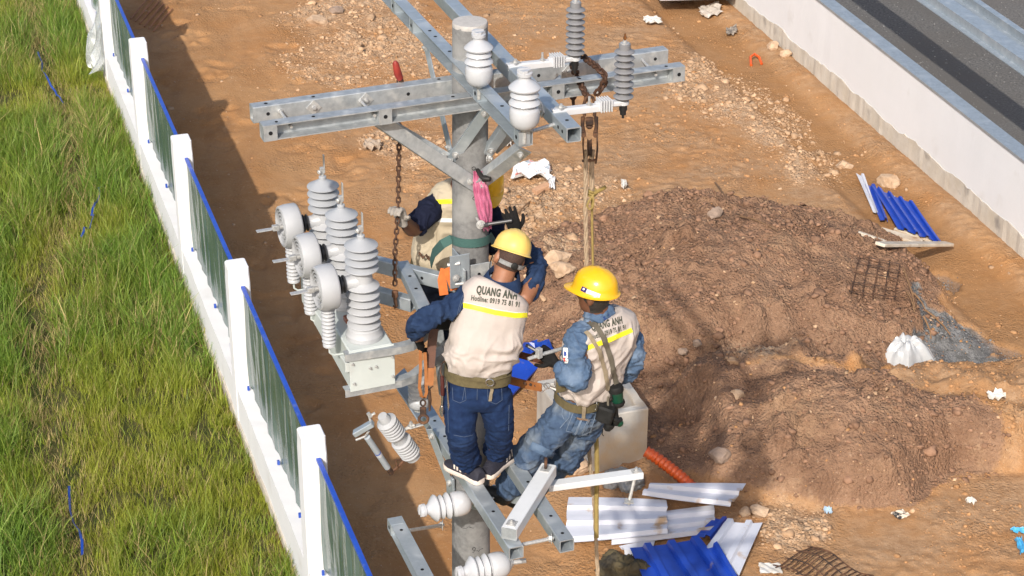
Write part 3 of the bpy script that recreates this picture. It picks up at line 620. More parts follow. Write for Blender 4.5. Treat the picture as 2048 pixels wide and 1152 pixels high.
D1 = Vector((math.cos(math.radians(21.8)), math.sin(math.radians(21.8)), 0)); D2 = Vector((math.sin(math.radians(21.8)), -math.cos(math.radians(21.8)), 0))
def channel_arm(A, B, side, label, group, w=0.075, h=0.085, stubs=(), holes=(), m=GALV, cat='crossarm', name='steel_crossarm', weblow=False):
    """open steel channel from A to B (top centre line); side: direction of its open mouth; square stubs close it at places"""
    A, B = Vector(A), Vector(B); d = (B-A).normalized(); L = (B-A).length; sd = Vector(side); sd = (sd-d*sd.dot(d)).normalized(); th = 0.006
    r = thing(name, (A+B)/2-UP*h, label, cat, group)
    pr = [(w/2, 0), (-w/2, 0), (-w/2, -h), (w/2, -h), (w/2, -h+th), (-w/2+th, -h+th), (-w/2+th, -th), (w/2, -th)]
    MB().rings([[p+sd*x+UP*y for x, y in pr] for p in (A, A.lerp(B, 0.5), B)]).build('channel', m, r)
    for t in stubs:
        c = A+d*t; hl = 0.036; e = w/2; pr2 = [(-hl, 0.0015), (hl, 0.0015), (hl, -h-0.0015), (-hl, -h-0.0015)]; pi = [(-hl+th, -th), (hl-th, -th), (hl-th, -h+th), (-hl+th, -h+th)]
        mb = MB(); o1 = [[c+d*x+UP*y+sd*s for x, y in pr2] for s in (e+0.002, -e+0.012)]; i1 = [[c+d*x+UP*y+sd*s for x, y in pi] for s in (-e+0.012, e+0.002)]
        mb.rings(o1+i1, cap=False, closed=True)
        s_ = mb.build('stub', m, r)
        MB().lathe(c+sd*(e+0.0035)-UP*h*0.5, sd, [(0.011, -0.001), (0.011, 0.0)], 12).build('bolt_hole', DARK, s_)
        MB().box(c+sd*(e-0.001)-UP*h*0.5, d*(hl-0.002), UP*(h/2-0.002), sd*0.002).build('end_plate', m, s_)
    for t in holes:
        MB().lathe(A+d*t+UP*0.0006, UP, [(0.010, 0), (0.010, 0.0006)], 12).build('bolt_hole', DARK, r)
    return r, d, sd
def tube_arm(A, B, label, group, w=0.078, h=0.078, holes=(), bolts=(), m=GALV, name='steel_crossarm', cat='crossarm', side_holes=()):
    A, B = Vector(A), Vector(B); d = (B-A).normalized(); sd = d.cross(UP).normalized(); u = sd.cross(d); th = 0.006
    r = thing(name, (A+B)/2-u*h, label, cat, group)
    def sq(p, k): b = 0.004; x, y = w/2-k, h/2-k; return [p-u*h/2+sd*a+u*c for a, c in ((-x+b, -y), (x-b, -y), (x, -y+b), (x, y-b), (x-b, y), (-x+b, y), (-x, y-b), (-x, -y+b))]
    MB().rings([sq(A, 0), sq(A.lerp(B, .5), 0), sq(B, 0), sq(B, th), sq(A.lerp(B, .5), th), sq(A, th)], cap=False, closed=True).build('box_section', m, r)
    for t in holes: MB().lathe(A+d*t+u*0.0006, u, [(0.010, 0), (0.010, 0.0006)], 12).build('bolt_hole', DARK, r)
    for t, s in side_holes: MB().lathe(A+d*t-u*h/2+sd*s*(w/2+0.0004), sd*s, [(0.010, 0), (0.010, 0.0006)], 12).build('bolt_hole', DARK, r)
    for t, s in bolts: MB().hexbolt(A+d*t-u*h/2+sd*s*w/2, sd*s, 0.013, 0.012, square=0.03).build('bolt', BOLT, r)
    return r, d, sd
def flat_bar(a, b, n, w, label, group, name='steel_brace', m=GALV, th=0.008, angle=True, cat='brace', bolts=True):
    """angle-iron brace from a to b, broad face towards n"""
    a, b, n = Vector(a), Vector(b), Vector(n); d = (b-a).normalized(); sd = d.cross(n).normalized(); n = sd.cross(d)
    r = thing(name, (a+b)/2 if a.z > b.z else a, label, cat, group)
    mb = MB(); mb.cbox((a+b)/2, sd*w/2, n*th/2, d*(b-a).length/2, 0.002); mb.build('leg_plate', m, r)
    if angle: MB().cbox((a+b)/2+sd*(w/2-th/2-0.0005)-n*(w/2), sd*th/2, n*(w/2-th/2), d*((b-a).length/2-0.001), 0.002).build('flange', m, r)
    if bolts:
        for p in (a+d*0.05, b-d*0.05): MB().hexbolt(p+n*th/2, n, 0.013, 0.011).build('bolt', BOLT, r)
    return r
ZA, ZB, ZC = 7.075, 7.22, 4.83
TG = 'upper crossarms on the pole'
# upper crossarms
a0, a1 = Z(502, 211, ZA), Z(1331, 95, ZA)
tube_arm(a0, a1, 'galvanised crossarm behind the pole, upper of the two long arms running left to right', TG, w=0.075, h=0.09, holes=(0.08, 0.34, 1.05), bolts=((0.33, 1), (0.62, 1), (1.80, 1)), side_holes=((0.08, 1), (0.86, 1), (1.62, 1), (2.33, 1)), m=GALV_OLD)
b0, b1 = Z(522, 248, ZA), Z(1365, 128, ZA); LB = (b1-b0).length
channel_arm(b0, b1, D2, 'open galvanised channel crossarm in front of the pole with square end stubs', TG, stubs=(0.038, 0.66, LB-0.76, LB-0.038), holes=(0.08, 0.28, 0.68, 1.05, LB-0.62, LB-0.1), m=GALV_OLD)
for px, py, qx, qy in ((560, 222, 583, 254), (722, 203, 750, 232), (1280, 115, 1312, 150)):
    p, q = Z(px, py, ZA-0.04), Z(qx, qy, ZA-0.04); o = MB().tube([p, q], 0.009, 8)
    o.hexbolt(p, (q-p), 0.015, 0.012, washer=False); o = o.build('tie_bolt', BOLT)
    tag(o, {560: 'threaded tie bolt joining the long arms at their left end', 722: 'threaded tie bolt between the long arms above the left brace', 1280: 'threaded tie bolt joining the long arms at their right end'}[px], 'bolt', 'tie bolts of the upper arms')
c0, c1 = Z(762, -40, ZB), Z(1052, 262, ZB); LC_ = (c1-c0).length
channel_arm(c0, c1, -D1, 'galvanised channel arm passing in front of the pole top with two white insulators', TG, w=0.072, h=0.08, stubs=(0.36, 0.72, LC_-0.66, LC_-0.036), holes=(0.95, 1.05, 1.3, 1.42, LC_-0.35), m=GALV)
e0, e1 = Z(845, -60, ZB), Z(1148, 255, ZB); LE = (e1-e0).length
tube_arm(e0, e1, 'galvanised box arm passing behind the pole top and carrying two surge arresters', TG, holes=(LE-0.1, LE-0.9), bolts=((LE-0.36, 1),), side_holes=((LE-0.12, 1), (LE-0.06, 1)), m=GALV)
p, q = Z(1065, 262, ZB-0.05), Z(1118, 246, ZB-0.05)
tag(MB().tube([p, q], 0.010, 8).hexbolt(q, p-q, 0.016, 0.012).build('tie_bolt', BOLT), 'threaded tie bolt between the two short arms at their near end', 'bolt', 'tie bolts of the upper arms')
# braces of the upper arms
BG = 'angle braces under the upper arms'
flat_bar(W(738, 226, 9.82), on_pole(18, 6.50, 0.012), D2+UP*0.25, 0.075, 'broad weathered angle brace from the left end down to the pole below the pink bag', BG, m=GALV_OLD)
flat_bar(W(752, 232, 10.05), on_pole(-75, 6.62, 0.01), D2+UP*0.2, 0.06, 'angle brace behind the broad left brace', BG, m=GALV_OLD)
flat_bar(W(1052, 300, 9.82), on_pole(22, 6.49, 0.012), D2+UP*0.25, 0.07, 'angle brace rising right from the pole in front of the yellow helmet', BG, m=GALV_OLD)
flat_bar(W(978, 215, 9.95), on_pole(-62, 6.63, 0.012), D2*1.0-D1*0.5, 0.06, 'angle brace crossing the front of the pole diagonally', BG)
flat_bar(W(1020, 245, 9.98), on_pole(62, 6.66, 0.01), D2*1.0-D1*0.2, 0.055, 'angle brace rising right behind the two white insulators', BG)
flat_bar(W(850, 84, 10.95), on_pole(-70, 6.66, 0.012), D2*0.6-D1, 0.045, 'thin angle brace rising to the far end of the front arm', BG, angle=False)
flat_bar(W(1130, 168, 10.2), W(985, 300, 10.24), D2+UP*0.25, 0.07, 'angle brace between the pole and the right end of the long arms', BG, m=GALV_OLD)
# collar bolts
for ang, z, nm in ((-68, 6.63, 'left'), (64, 6.64, 'right')):
    o = MB().hexbolt(on_pole(ang, z, 0.012), pole_n(ang), 0.018, 0.016).build('collar_bolt', BOLT); tag(o, f'hexagonal bolt holding the braces to the {nm} side of the pole', 'bolt', 'bolts holding braces to the pole')

# ---------------------------------------------------------------- insulators
def pin_profile(k=1.0):
    P = [(0.012, -0.10), (0.012, -0.012), (0.05, -0.012), (0.062, 0.0), (0.074, 0.02), (0.078, 0.05), (0.0765, 0.085), (0.070, 0.10), (0.058, 0.104), (0.056, 0.112)]
    def shed(h, r): return [(0.058, h), (r-0.012, h+0.002), (r, h+0.008), (r-0.004, h+0.016), (0.062, h+0.030), (0.056, h+0.034)]
    P += shed(0.114, 0.082) + shed(0.154, 0.074) + [(0.055, 0.19), (0.064, 0.192), (0.080, 0.197), (0.0825, 0.205), (0.077, 0.213), (0.052, 0.234), (0.036, 0.244), (0.031, 0.252), (0.031, 0.262), (0.040, 0.268), (0.040, 0.284), (0.034, 0.288)]
    return [(r*k, h*k) for r, h in P]
def pin_insulator(base, axis, label, k=1.0):
    r = thing('pin_insulator', base, label, 'insulator', 'white porcelain pin insulators', rot=axes(axis, D1))
    MB().lathe((0, 0, 0), UP, pin_profile(k)[2:], 32).build('porcelain', PORC, r, smooth=True, local=True, angle=50)
    g = MB(); hh = 0.288*k
    for s in (-1, 1):
        g.rings([[(x, s*y, z) for x, y, z in ((-0.036*k+a, 0.011*k, hh-0.003), (-0.02*k+a*0.3, 0.036*k, hh-0.003), (-0.02*k+a*0.3, 0.034*k, hh+0.014*k), (-0.036*k+a, 0.013*k, hh+0.014*k))] for a in (0, 0.072*k)])
    g.build('wire_groove', PORC, r, local=True)
    MB().lathe((0, 0, -0.028*k), UP, [(0.026*k, 0), (0.026*k, 0.012*k), (0.018*k, 0.014*k), (0.018*k, 0.02*k)], 6).build('lock_nut', BOLT, r, local=True)
    MB().lathe((0, 0, -0.10*k), UP, [(0.011, 0), (0.011, 0.09*k)], 10).build('steel_pin', BOLT, r, local=True)
    return r
i1 = Z(958, 176, ZB); i2 = Z(1049, 262, ZB)
pin_insulator(i1+UP*0.032, UP, 'upright white porcelain insulator beside the pole top', 0.93)
pin_insulator(i2+UP*0.032, UP, 'upright white porcelain insulator at the near end of the upper front arm', 0.97)
AX3 = (-D1+UP*0.03).normalized()
pin_insulator(W(934, 1004, 9.72)+AX3*0.0, AX3, 'white porcelain insulator lying sideways left of the pole below the shoes', 0.96)
pin_insulator(W(1012, 1127, 9.28), AX3, 'white porcelain insulator lying sideways at the bottom edge', 0.98)

def arrester(base, label, tilt=Vector((0, 0, 1)), armdir=None, foot=None):
    r = thing('surge_arrester', base, label, 'arrester', 'grey surge arresters', rot=axes(tilt, D1))
    P = [(0.028, 0), (0.030, 0.004)]
    for k in range(8):
        z = 0.012+k*0.0345; P += [(0.027, z), (0.050, z+0.004), (0.0525, z+0.008), (0.050, z+0.011), (0.030, z+0.020)]
    P += [(0.030, 0.292), (0.030, 0.302), (0.022, 0.304)]
    MB().lathe((0, 0, 0), UP, P, 28).build('shed_stack', ARR_GREY, r, smooth=True, local=True, angle=50)
    MB().lathe((0, 0, 0.302), UP, [(0.024, 0), (0.024, 0.006), (0.010, 0.007), (0.010, 0.02)], 16).build('end_cap', BOLT, r, local=True)
    MB().lathe((0, 0, 0.318), UP, [(0.006, 0), (0.006, 0.012), (0.010, 0.013), (0.010, 0.022), (0.005, 0.023), (0.005, 0.04)], 8).build('terminal_stud', COPPER, r, local=True)
    MB().lathe((0, 0, -0.005), -UP, [(0.030, 0), (0.030, 0.016), (0.024, 0.02)], 20).build('collar', WHITE_PL, r, local=True)
    MB().lathe((0, 0, -0.024), -UP, [(0.021, 0), (0.021, 0.030), (0.016, 0.032), (0.016, 0.055), (0.006, 0.056), (0.006, 0.075)], 16).build('disconnector', mat('black_plastic', (0.012, 0.012, 0.013), rough=0.45), r, local=True)
    # insulating bracket from the arm
    f = Vector(foot); b = Vector(base)-UP*0.012; d = (b-f).normalized(); L = (b-f).length; sd = d.cross(UP).normalized()
    MB().beam(f-d*0.05, f+d*(L-0.10), UP, 0.036, 0.012).build('bracket_arm', WHITE_PL, r)
    MB().beam(f-d*0.05+UP*-0.015+sd*0.018, f+d*(L-0.10)-UP*0.015+sd*0.018, UP, 0.006, 0.03).build('bracket_web', WHITE_PL, r)
    br = MB()
    for k in range(5): br.cbox(f+d*(L-0.135+k*0.0145), sd*0.036, UP*0.032, d*0.0030, 0.002)
    br.cbox(f+d*(L-0.105), sd*0.017, UP*0.017, d*0.05, 0.004)
    br.build('bracket_fins', WHITE_PL, r)
    MB().cbox(f+d*(L-0.03), sd*0.024, UP*0.014, d*0.048, 0.008).build('bracket_head', WHITE_PL, r)
    MB().hexbolt(f+UP*0.006, UP, 0.014, 0.010, square=0.022).build('bolt', BOLT, r)
    MB().tube([f+d*(L-0.19)+UP*0.003, f+d*(L-0.19)+UP*0.05], 0.006, 8).hexbolt(f+d*(L-0.19)+UP*0.006, UP, 0.011, 0.008).build('bolt', BOLT, r)
f1, f2 = Z(1031, 131, ZB)+UP*0.008, Z(1122, 221, ZB)+UP*0.008
arrester(f1+(D1*0.345-UP*0.002), 'grey surge arrester on a white bracket behind the right long arms', foot=f1)
arrester(f2+(D1*0.345-UP*0.002), 'grey surge arrester on a white bracket near the right end of the arms', foot=f2)

# ---------------------------------------------------------------- lower arms
LG = 'lower crossarms on the pole'
p, q = Z(836, 790, ZC), Z(1030, 1090, ZC); d = (q-p).normalized(); L1 = (q-p).length
tube_arm(p, q+d*0.02, 'galvanised arm under the left shoe of the worker on the pole', LG, w=0.085, holes=(0.33, 0.52, 0.68, 1.02, L1-0.35, L1-0.06), m=GALV)
p, q = Z(985, 858, ZC), Z(1134, 1080, ZC); L2 = (q-p).length
tube_arm(p, q, 'galvanised arm under the right shoe, crossing below the white box tube', LG, w=0.085, holes=(0.42, 0.62, L2-0.25, L2-0.07), side_holes=((L2-0.08, 1),), m=GALV)
p, q = Z(790, 1036, 4.62), Z(846, 1142, 4.62); d = (q-p).normalized()
channel_arm(p-d*0.01, q+d*0.5, -D1, 'galvanised channel arm at the lower left of the pole', LG, w=0.085, h=0.07, stubs=(0.04,), holes=(0.045, 0.14, 0.55), m=GALV)
SG = 'steel stays at the lower arms'
o = MB().tube([Z(818, 1061, 4.6), W(886, 1050, 9.92)], 0.011, 8).hexbolt(W(886, 1050, 9.92), Vector((-1, 0, 0)), 0.02, 0.014).build('stay_rod', BOLT); tag(o, 'grey threaded rod from the lower left arm to the pole', 'rod', SG)
o = MB().tube([Z(1040, 1090, ZC-0.04), Z(1108, 1076, ZC-0.04)], 0.011, 8).hexbolt(Z(1104, 1077, ZC-0.04), Vector((-1, 0, 0)), 0.02, 0.014).build('stay_rod', BOLT); tag(o, 'grey threaded rod joining the two lower arms at their near ends', 'rod', SG)
o = MB().tube([W(935, 1004, 9.72), W(955, 1001, 9.72)], 0.014, 8).hexbolt(W(948, 1002, 9.72), D1, 0.024, 0.016).build('insulator_bolt', BOLT); tag(o, 'bolt fixing the sideways insulator below the shoes', 'bolt', 'bolts of the sideways insulators')
o = MB().tube([W(1012, 1127, 9.28), W(1052, 1121, 9.3)], 0.014, 8).hexbolt(W(1018, 1126, 9.28), D1, 0.024, 0.016).build('insulator_bolt', BOLT); tag(o, 'bolt fixing the sideways insulator at the bottom edge', 'bolt', 'bolts of the sideways insulators')
flat_bar(W(858, 858, 10.1), on_pole(-55, 4.50, 0.02), -D1*0.8+D2*0.7, 0.045, 'thin angle brace from the lower arm down to the pole', SG, angle=True)
flat_bar(W(980, 1018, 9.86), on_pole(-48, 4.42, 0.012), D2-D1*0.3, 0.07, 'dark angle brace crossing the front of the pole below the shoes', SG)
flat_bar(W(1072, 1010, 9.86), on_pole(55, 4.48, 0.012), D2*1.0+UP*0.2, 0.06, 'angle brace under the white box tube', SG)
MB_ = MB().cbox(on_pole(-62, 4.47, 0.022), pole_n(-62)*0.008, pole_n(28)*0.045, UP*0.12, 0.004)
o = MB_.build('clamp_plate', GALV); tag(o, 'galvanised clamp plate on the left of the pole by the sideways insulator', 'clamp')
# white painted brackets
w0, w1 = Z(1098, 928, 4.925), Z(1018, 1056, 4.925)
r, d, sd = tube_arm(w0+(w0-w1).normalized()*0.0, w1, 'white painted box tube lying across the lower arms', None, w=0.088, h=0.075, m=WHITE_ST, name='white_box_tube', cat='tube')
u = sd.cross(d)
MB().box(w1-u*0.0375+d*0.002, sd*0.0425, u*0.036, d*0.002).build('end_cap', GALV_OLD, r)
c_ = w1-d*0.045; MB().box(c_+u*0.003, sd*0.026, d*0.026, u*0.003).hexbolt(c_+u*0.006, u, 0.012, 0.008).build('bolt', BOLT, r)
c_ = w0+d*0.06; MB().box(c_+u*0.003, sd*0.026, d*0.03, u*0.003).build('plate_washer', BOLT, r); MB().tube([c_, c_+UP*0.075], 0.009, 8).build('rusty_bolt', RUST, r)
w2, w3 = W(1095, 968, 9.70), W(1284, 942, 9.86)
r = thing('white_angle_bracket', w2, 'white painted angle bar sticking out to the right below the leaning worker', 'bracket')
d = (w3-w2).normalized(); sd = d.cross(UP).normalized()
MB().beam(w2, w3, UP, 0.062, 0.008).build('top_plate', WHITE_ST, r); MB().beam(w2+sd*0.028-UP*0.020, w3+sd*0.028-UP*0.02, UP, 0.007, 0.032).build('flange', WHITE_ST, r)
c_ = w3-d*0.035+UP*0.004; MB().box(c_+UP*0.003, d*0.03, sd*0.024, UP*0.003).hexbolt(c_+UP*0.006, UP, 0.014, 0.008).build('bolt', BOLT, r)
MB().tube([c_, W(1259, 1000, 9.80)], 0.010, 8).build('hanging_rod', BOLT, r); e = W(1258, 1002, 9.80); MB().box(e, Vector((0.026, 0, 0)), Vector((0, 0.026, 0)), UP*0.003).hexbolt(e, -UP, 0.014, 0.012).build('plate_washer', BOLT, r)

# ---------------------------------------------------------------- cut-out fuse and grey post insulator at the left
cf = W(790, 872, 9.95)
r = thing('cutout_fuse', cf, 'grey ribbed cut-out fuse hanging below the switch, tilted to the left', 'fuse')
top, bot = W(772, 842, 9.92), W(822, 908, 10.02); ax = (bot-top).normalized(); L = (bot-top).length
P = [(0.028, -0.05), (0.034, -0.03), (0.036, -0.005)]
def ribs(z0, z1, n, ri, ro):
    out = []
    for k in range(n):
        z = z0+(z1-z0)*k/n; s = (z1-z0)/n; out += [(ri, z), (ro, z+s*0.25), (ro, z+s*0.55), (ri, z+s*0.8)]
    return out
P += ribs(0, L*0.42, 6, 0.048, 0.062) + [(0.045, L*0.43), (0.045, L*0.58)] + ribs(L*0.58, L*1.0, 6, 0.048, 0.062) + [(0.046, L), (0.046, L+0.03), (0.036, L+0.032)]
MB().lathe(top, ax, P, 28).build('ribbed_body', SW_GREY, r, smooth=True, angle=50)
MB().beam(W(746, 846, 9.86), W(708, 868, 9.86), UP, 0.05, 0.03).build('upper_contact', GALV, r)
MB().tube([W(742, 846, 9.87), W(738, 832, 9.87), W(750, 826, 9.88)], 0.008, 6).tube([W(736, 826, 9.87), W(742, 834, 9.87)], 0.012, 6).build('hook_eye', BOLT, r)
MB().tube([W(712, 880, 9.86), W(730, 873, 9.86), W(738, 862, 9.86)], 0.007, 6).build('contact_spring', BOLT, r)
tb = MB().tube([W(734, 874, 9.87), W(775, 935, 10.0)], 0.019, 14).build('fuse_tube', mat('fuse_tube_grey', (0.34, 0.38, 0.42), rough=0.4), r, smooth=True)
a, b = W(734, 874, 9.87), W(775, 935, 10.0); MB().tube([a.lerp(b, 0.53), a.lerp(b, 0.60)], 0.0196, 14).build('white_band', WHITE_PL, tb); MB().tube([a.lerp(b, 0.50), a.lerp(b, 0.525)], 0.0197, 14).build('blue_band', BLUE, tb)
MB().tube([b, W(783, 946, 10.02)], 0.018, 10).tube([W(783, 944, 10.02), W(800, 930, 10.02), W(812, 915, 10.02)], 0.010, 6).tube([W(795, 935, 10.0), W(790, 920, 10.0), W(808, 918, 10.03)], 0.006, 6).build('lower_hinge', RUST, r)
MB().tube([W(804, 862, 9.98), W(815, 856, 9.98), W(830, 850, 9.98)], 0.010, 8).beam(W(818, 856, 9.98), W(846, 848, 10.0), UP, 0.03, 0.008).hexbolt(W(822, 852, 9.98), UP, 0.012, 0.02).build('mounting_strap', BOLT, r)
MB().tube([W(826, 912, 10.02), W(830, 922, 10.02)], 0.010, 6).build('earth_stud', BOLT, r)
pi_ = W(838, 812, 10.22)
r = thing('post_insulator', pi_, 'pale grey ribbed post insulator standing behind the orange straps', 'insulator')
MB().lathe(pi_, UP, [(0.055, 0), (0.064, 0.01), (0.066, 0.05), (0.058, 0.062)] + ribs(0.065, 0.20, 4, 0.050, 0.064) + [(0.05, 0.205), (0.03, 0.23)], 28).build('ribbed_body', SW_GREY, r, smooth=True, angle=50)
MB().lathe(pi_, -UP, [(0.03, 0), (0.03, 0.03)], 10).build('base_stud', BOLT, r)

# ---------------------------------------------------------------- three-phase switch on its bracket
RD = Vector((0.137, -0.395, 0)).normalized(); PH = [W(729, 672, 9.80)-RD*0.418*k for k in range(3)]           # foot of each bushing
BZ = PH[0].z
sw = thing('load_break_switch', PH[1]-UP*0.17, 'three-phase grey outdoor switch with ringed bushings hung left of the pole', 'switch')
fr = PH[0]+RD*0.14; bk = PH[2]-RD*0.16; md = (fr+bk)/2
MB().cbox(md-UP*0.125, D1*0.128, (fr-bk)/2, UP*0.123, 0.008).build('tank', SW_PAINT, sw)
MB().cbox(fr-UP*0.128+D2*0.004, D1*0.131, D2*0.004, UP*0.126, 0.003).build('end_plate', SW_PAINT, sw)
for x, z in ((-0.115, -0.075), (0.115, -0.075), (-0.11, -0.20), (0.115, -0.20), (-0.015, -0.12), (0.02, -0.118)):
    MB().hexbolt(fr+D2*0.008+D1*x+UP*z, D2, 0.008, 0.006, washer=False).build('bolt', BOLT, sw)
MB().cbox(fr-D1*0.14-UP*0.10-D2*0.05, D1*0.012, D2*0.05, UP*0.03, 0.003).build('side_lug', SW_PAINT, sw)
MB().cbox(md-D1*0.16-UP*0.05+D2*0.1, D1*0.03, D2*0.10, UP*0.05, 0.004).build('terminal_box', SW_PAINT, sw)
MB().cbox(md-D1*0.04-UP*0.0+D2*0.22, D1*0.03, D2*0.03, UP*0.025, 0.004).build('sight_glass', mat('brown_glass', (0.25, 0.09, 0.05), rough=0.3), sw)
def bushing(f):
    n = MB(); P = [(0.104, 0.0), (0.105, 0.025), (0.094, 0.045), (0.092, 0.062), (0.082, 0.072), (0.078, 0.075)]
    for k in range(4):
        z = 0.078+k*0.046; P += [(0.050, z), (0.052, z+0.006), (0.090, z), (0.0945, z+0.002), (0.0935, z+0.006), (0.060, z+0.022), (0.050, z+0.028)]
    P += [(0.052, 0.262), (0.056, 0.268), (0.091, 0.262), (0.0945, 0.265), (0.093, 0.269), (0.060, 0.285), (0.052, 0.29), (0.052, 0.316), (0.062, 0.318), (0.091, 0.312), (0.0945, 0.315), (0.0935, 0.319), (0.066, 0.336), (0.058, 0.345), (0.055, 0.375), (0.052, 0.40), (0.048, 0.415)]
    b = n.lathe(f, UP, P, 36).build('bushing', SW_GREY, sw, smooth=True, angle=30)
    n = MB(); P = [(0.05, 0.41)]
    for k in range(4):
        z = 0.420+k*0.046; P += [(0.048, z), (0.050, z+0.006), (0.089, z), (0.0935, z+0.002), (0.0925, z+0.006), (0.058, z+0.024), (0.048, z+0.030)]
    P[-1] = (0.022, 0.604); P += [(0.022, 0.622), (0.018, 0.626)]
    n.lathe(f, UP, P, 36).build('upper_sheds', GREY_INS, b, smooth=True, angle=30)
    MB().lathe(f+UP*0.622, UP, [(0.010, 0), (0.010, 0.03)], 12).cbox(f+UP*0.66, D1*0.013, D2*0.012, UP*0.018, 0.002).cbox(f+UP*0.70+D1*0.012, D1*0.003, D2*0.011, UP*0.055, 0.002).lathe(f+UP*0.655-D1*0.014+D2*0.006, (-D1+D2*0.6), [(0.013, 0), (0.013, 0.012), (0.008, 0.016)], 10).build('top_terminal', BOLT, b)
    j = f+UP*0.345
    MB().lathe(j, -D1, [(0.050, 0.0), (0.048, 0.06), (0.038, 0.072), (0.038, 0.105)], 24).build('side_arm', SW_GREY, b, smooth=True, angle=40)
    MB().lathe(j, -D1, [(0.03, 0.10), (0.05, 0.104), (0.05, 0.11), (0.034, 0.113), (0.034, 0.122), (0.052, 0.126), (0.052, 0.132), (0.034, 0.135), (0.034, 0.145), (0.05, 0.149), (0.05, 0.155), (0.03, 0.158)], 24).build('bellows', mat('dark_rubber', (0.035, 0.036, 0.04), rough=0.5), b, smooth=True, angle=40)
    rg = MB().lathe(j, -D1, [(0.03, 0.15), (0.112, 0.156), (0.122, 0.160), (0.128, 0.170), (0.128, 0.225), (0.121, 0.262), (0.113, 0.266), (0.107, 0.266), (0.104, 0.236), (0.03, 0.232)], 40, cap=False).build('ring_housing', SW_GREY, b, smooth=True, angle=40)
    g = MB()
    for r_ in (0.094, 0.074, 0.052): g.lathe(j, -D1, [(r_, 0.228), (r_+0.002, 0.258), (r_-0.006, 0.260), (r_-0.008, 0.228)], 32, cap=False)
    g.build('inner_shed', SW_GREY, rg, smooth=True, angle=40)
    MB().lathe(j, -D1, [(0.014, 0.22), (0.014, 0.285)], 12).cbox(j-D1*0.295+UP*0.0, D1*0.02, D2*0.016, UP*0.016, 0.003).cbox(j-D1*0.355-UP*0.004, D1*0.055, D2*0.017, UP*0.003, 0.002).build('side_terminal', BOLT, b)
    q = j-D1*0.205-UP*0.128+D2*0.0; P = [(0.03, 0)]
    for k in range(9):
        z = 0.008+k*0.0235; P += [(0.028, z), (0.039, z+0.006), (0.040, z+0.009), (0.039, z+0.013), (0.029, z+0.019)]
    P += [(0.036, 0.222), (0.036, 0.236)]
    MB().lathe(q, -UP, P, 20).build('sensor_insulator', SW_GREY, b, smooth=True, angle=50)
    MB().tube([q-UP*0.236, q-UP*0.28, q-UP*0.30+D1*0.02, q-UP*0.305+D1*0.09], 0.006, 8).build('earth_wire', SW_PAINT, b, smooth=True)
for f in PH: bushing(f)
# hanger channels of the switch: bent flats that come in from the pole
HG = 'bent hanger channels of the switch'
def bent(pts, label, w=0.055):
    P = [Vector(p) for p in pts]; r = thing('hanger_channel', P[0], label, 'channel', HG); Rr = []; Rf = []
    for i, p in enumerate(P):
        d = (P[min(i+1, len(P)-1)]-P[max(i-1, 0)]); d.z = 0; d.normalize(); sd = d.cross(UP)
        Rr.append([p+sd*x+UP*y for x, y in ((-w/2, -0.003), (w/2, -0.003), (w/2, 0.003), (-w/2, 0.003))]); Rf.append([p+sd*x+UP*y for x, y in ((w/2-0.006, -0.042), (w/2, -0.042), (w/2, -0.0035), (w/2-0.006, -0.0035))])
    MB().rings(Rr).build('flat', GALV_OLD, r); MB().rings(Rf).build('flange', GALV_OLD, r)
    for i in (0, 1):
        c = P[-1].lerp(P[-2], 0.25+0.3*i); MB().hexbolt(c+UP*0.003, UP, 0.010, 0.006).build('bolt', BOLT, r)
z1 = BZ-0.012; z2 = BZ-0.245
fp1 = fr+D2*0.036
def hx(px, py, z): return Z(px, py, z)
bent([hx(688, 707, z1), hx(800, 690, z1), hx(822, 684, z1), hx(838, 672, z1+0.01), hx(868, 648, z1+0.03), hx(905, 614, z1+0.05)], 'upper bent channel from the switch to the pole under the denim sleeve')
bent([hx(688, 778, z2), hx(800, 757, z2), hx(825, 748, z2), hx(840, 736, z2+0.01), hx(868, 712, z2+0.02), hx(915, 670, z2+0.05)], 'lower bent channel from the switch to the pole below the black glove')
# horizontal frame behind the switch
FG = 'frame beams between switch and pole'
zf = 5.93
tube_arm(Z(742, 512, zf), Z(915, 556, zf), 'galvanised beam from the switch to the clamp on the pole', FG, w=0.055, h=0.085, side_holes=((0.36, 1),), name='frame_beam', cat='beam')
tube_arm(Z(805, 522, zf+0.004), Z(852, 618, zf+0.004), 'galvanised diagonal beam under the rusty chain', FG, w=0.07, h=0.06, holes=(0.2, 0.36), name='frame_beam', cat='beam')
tube_arm(Z(735, 570, 5.8), Z(826, 596, 5.8), 'dark galvanised beam behind the lower end of the rusty chain', FG, w=0.06, h=0.08, name='frame_beam', cat='beam')
cl = thing('pole_clamp', on_pole(-30, 5.98, 0.03), 'galvanised clamp brackets bolted round the pole beside the green strap', 'clamp')
c = W(912, 535, 9.98); MB().cbox(c, D1*0.004, D2*0.05, UP*0.10, 0.003).cbox(c+D1*0.03+D2*0.05, D1*0.032, D2*0.004, UP*0.10, 0.003).cbox(c-D1*0.028+D2*0.05+UP*0.0, D1*0.026, D2*0.004, UP*0.10, 0.003).build('left_bracket', GALV, cl)
c = W(955, 555, 9.99); MB().cbox(c, D1*0.085, D2*0.004, UP*0.085, 0.003).cbox(c-D1*0.088+D2*0.02, D1*0.004, D2*0.024, UP*0.08, 0.003).build('front_bracket', GALV_OLD, cl)
MB().lathe(W(958, 548, 9.98), D2, [(0.009, 0), (0.009, 0.002)], 12).build('bolt_hole', DARK, cl)
MB().tube([W(895, 530, 9.93), W(920, 526, 9.93)], 0.011, 8).hexbolt(W(912, 556, 9.90), D2, 0.014, 0.012).tube([W(905, 568, 9.93), W(935, 566, 9.93)], 0.011, 8).build('bolt', BOLT, cl)
p, q = Z(800, 762, 5.2), Z(875, 880, 5.0)
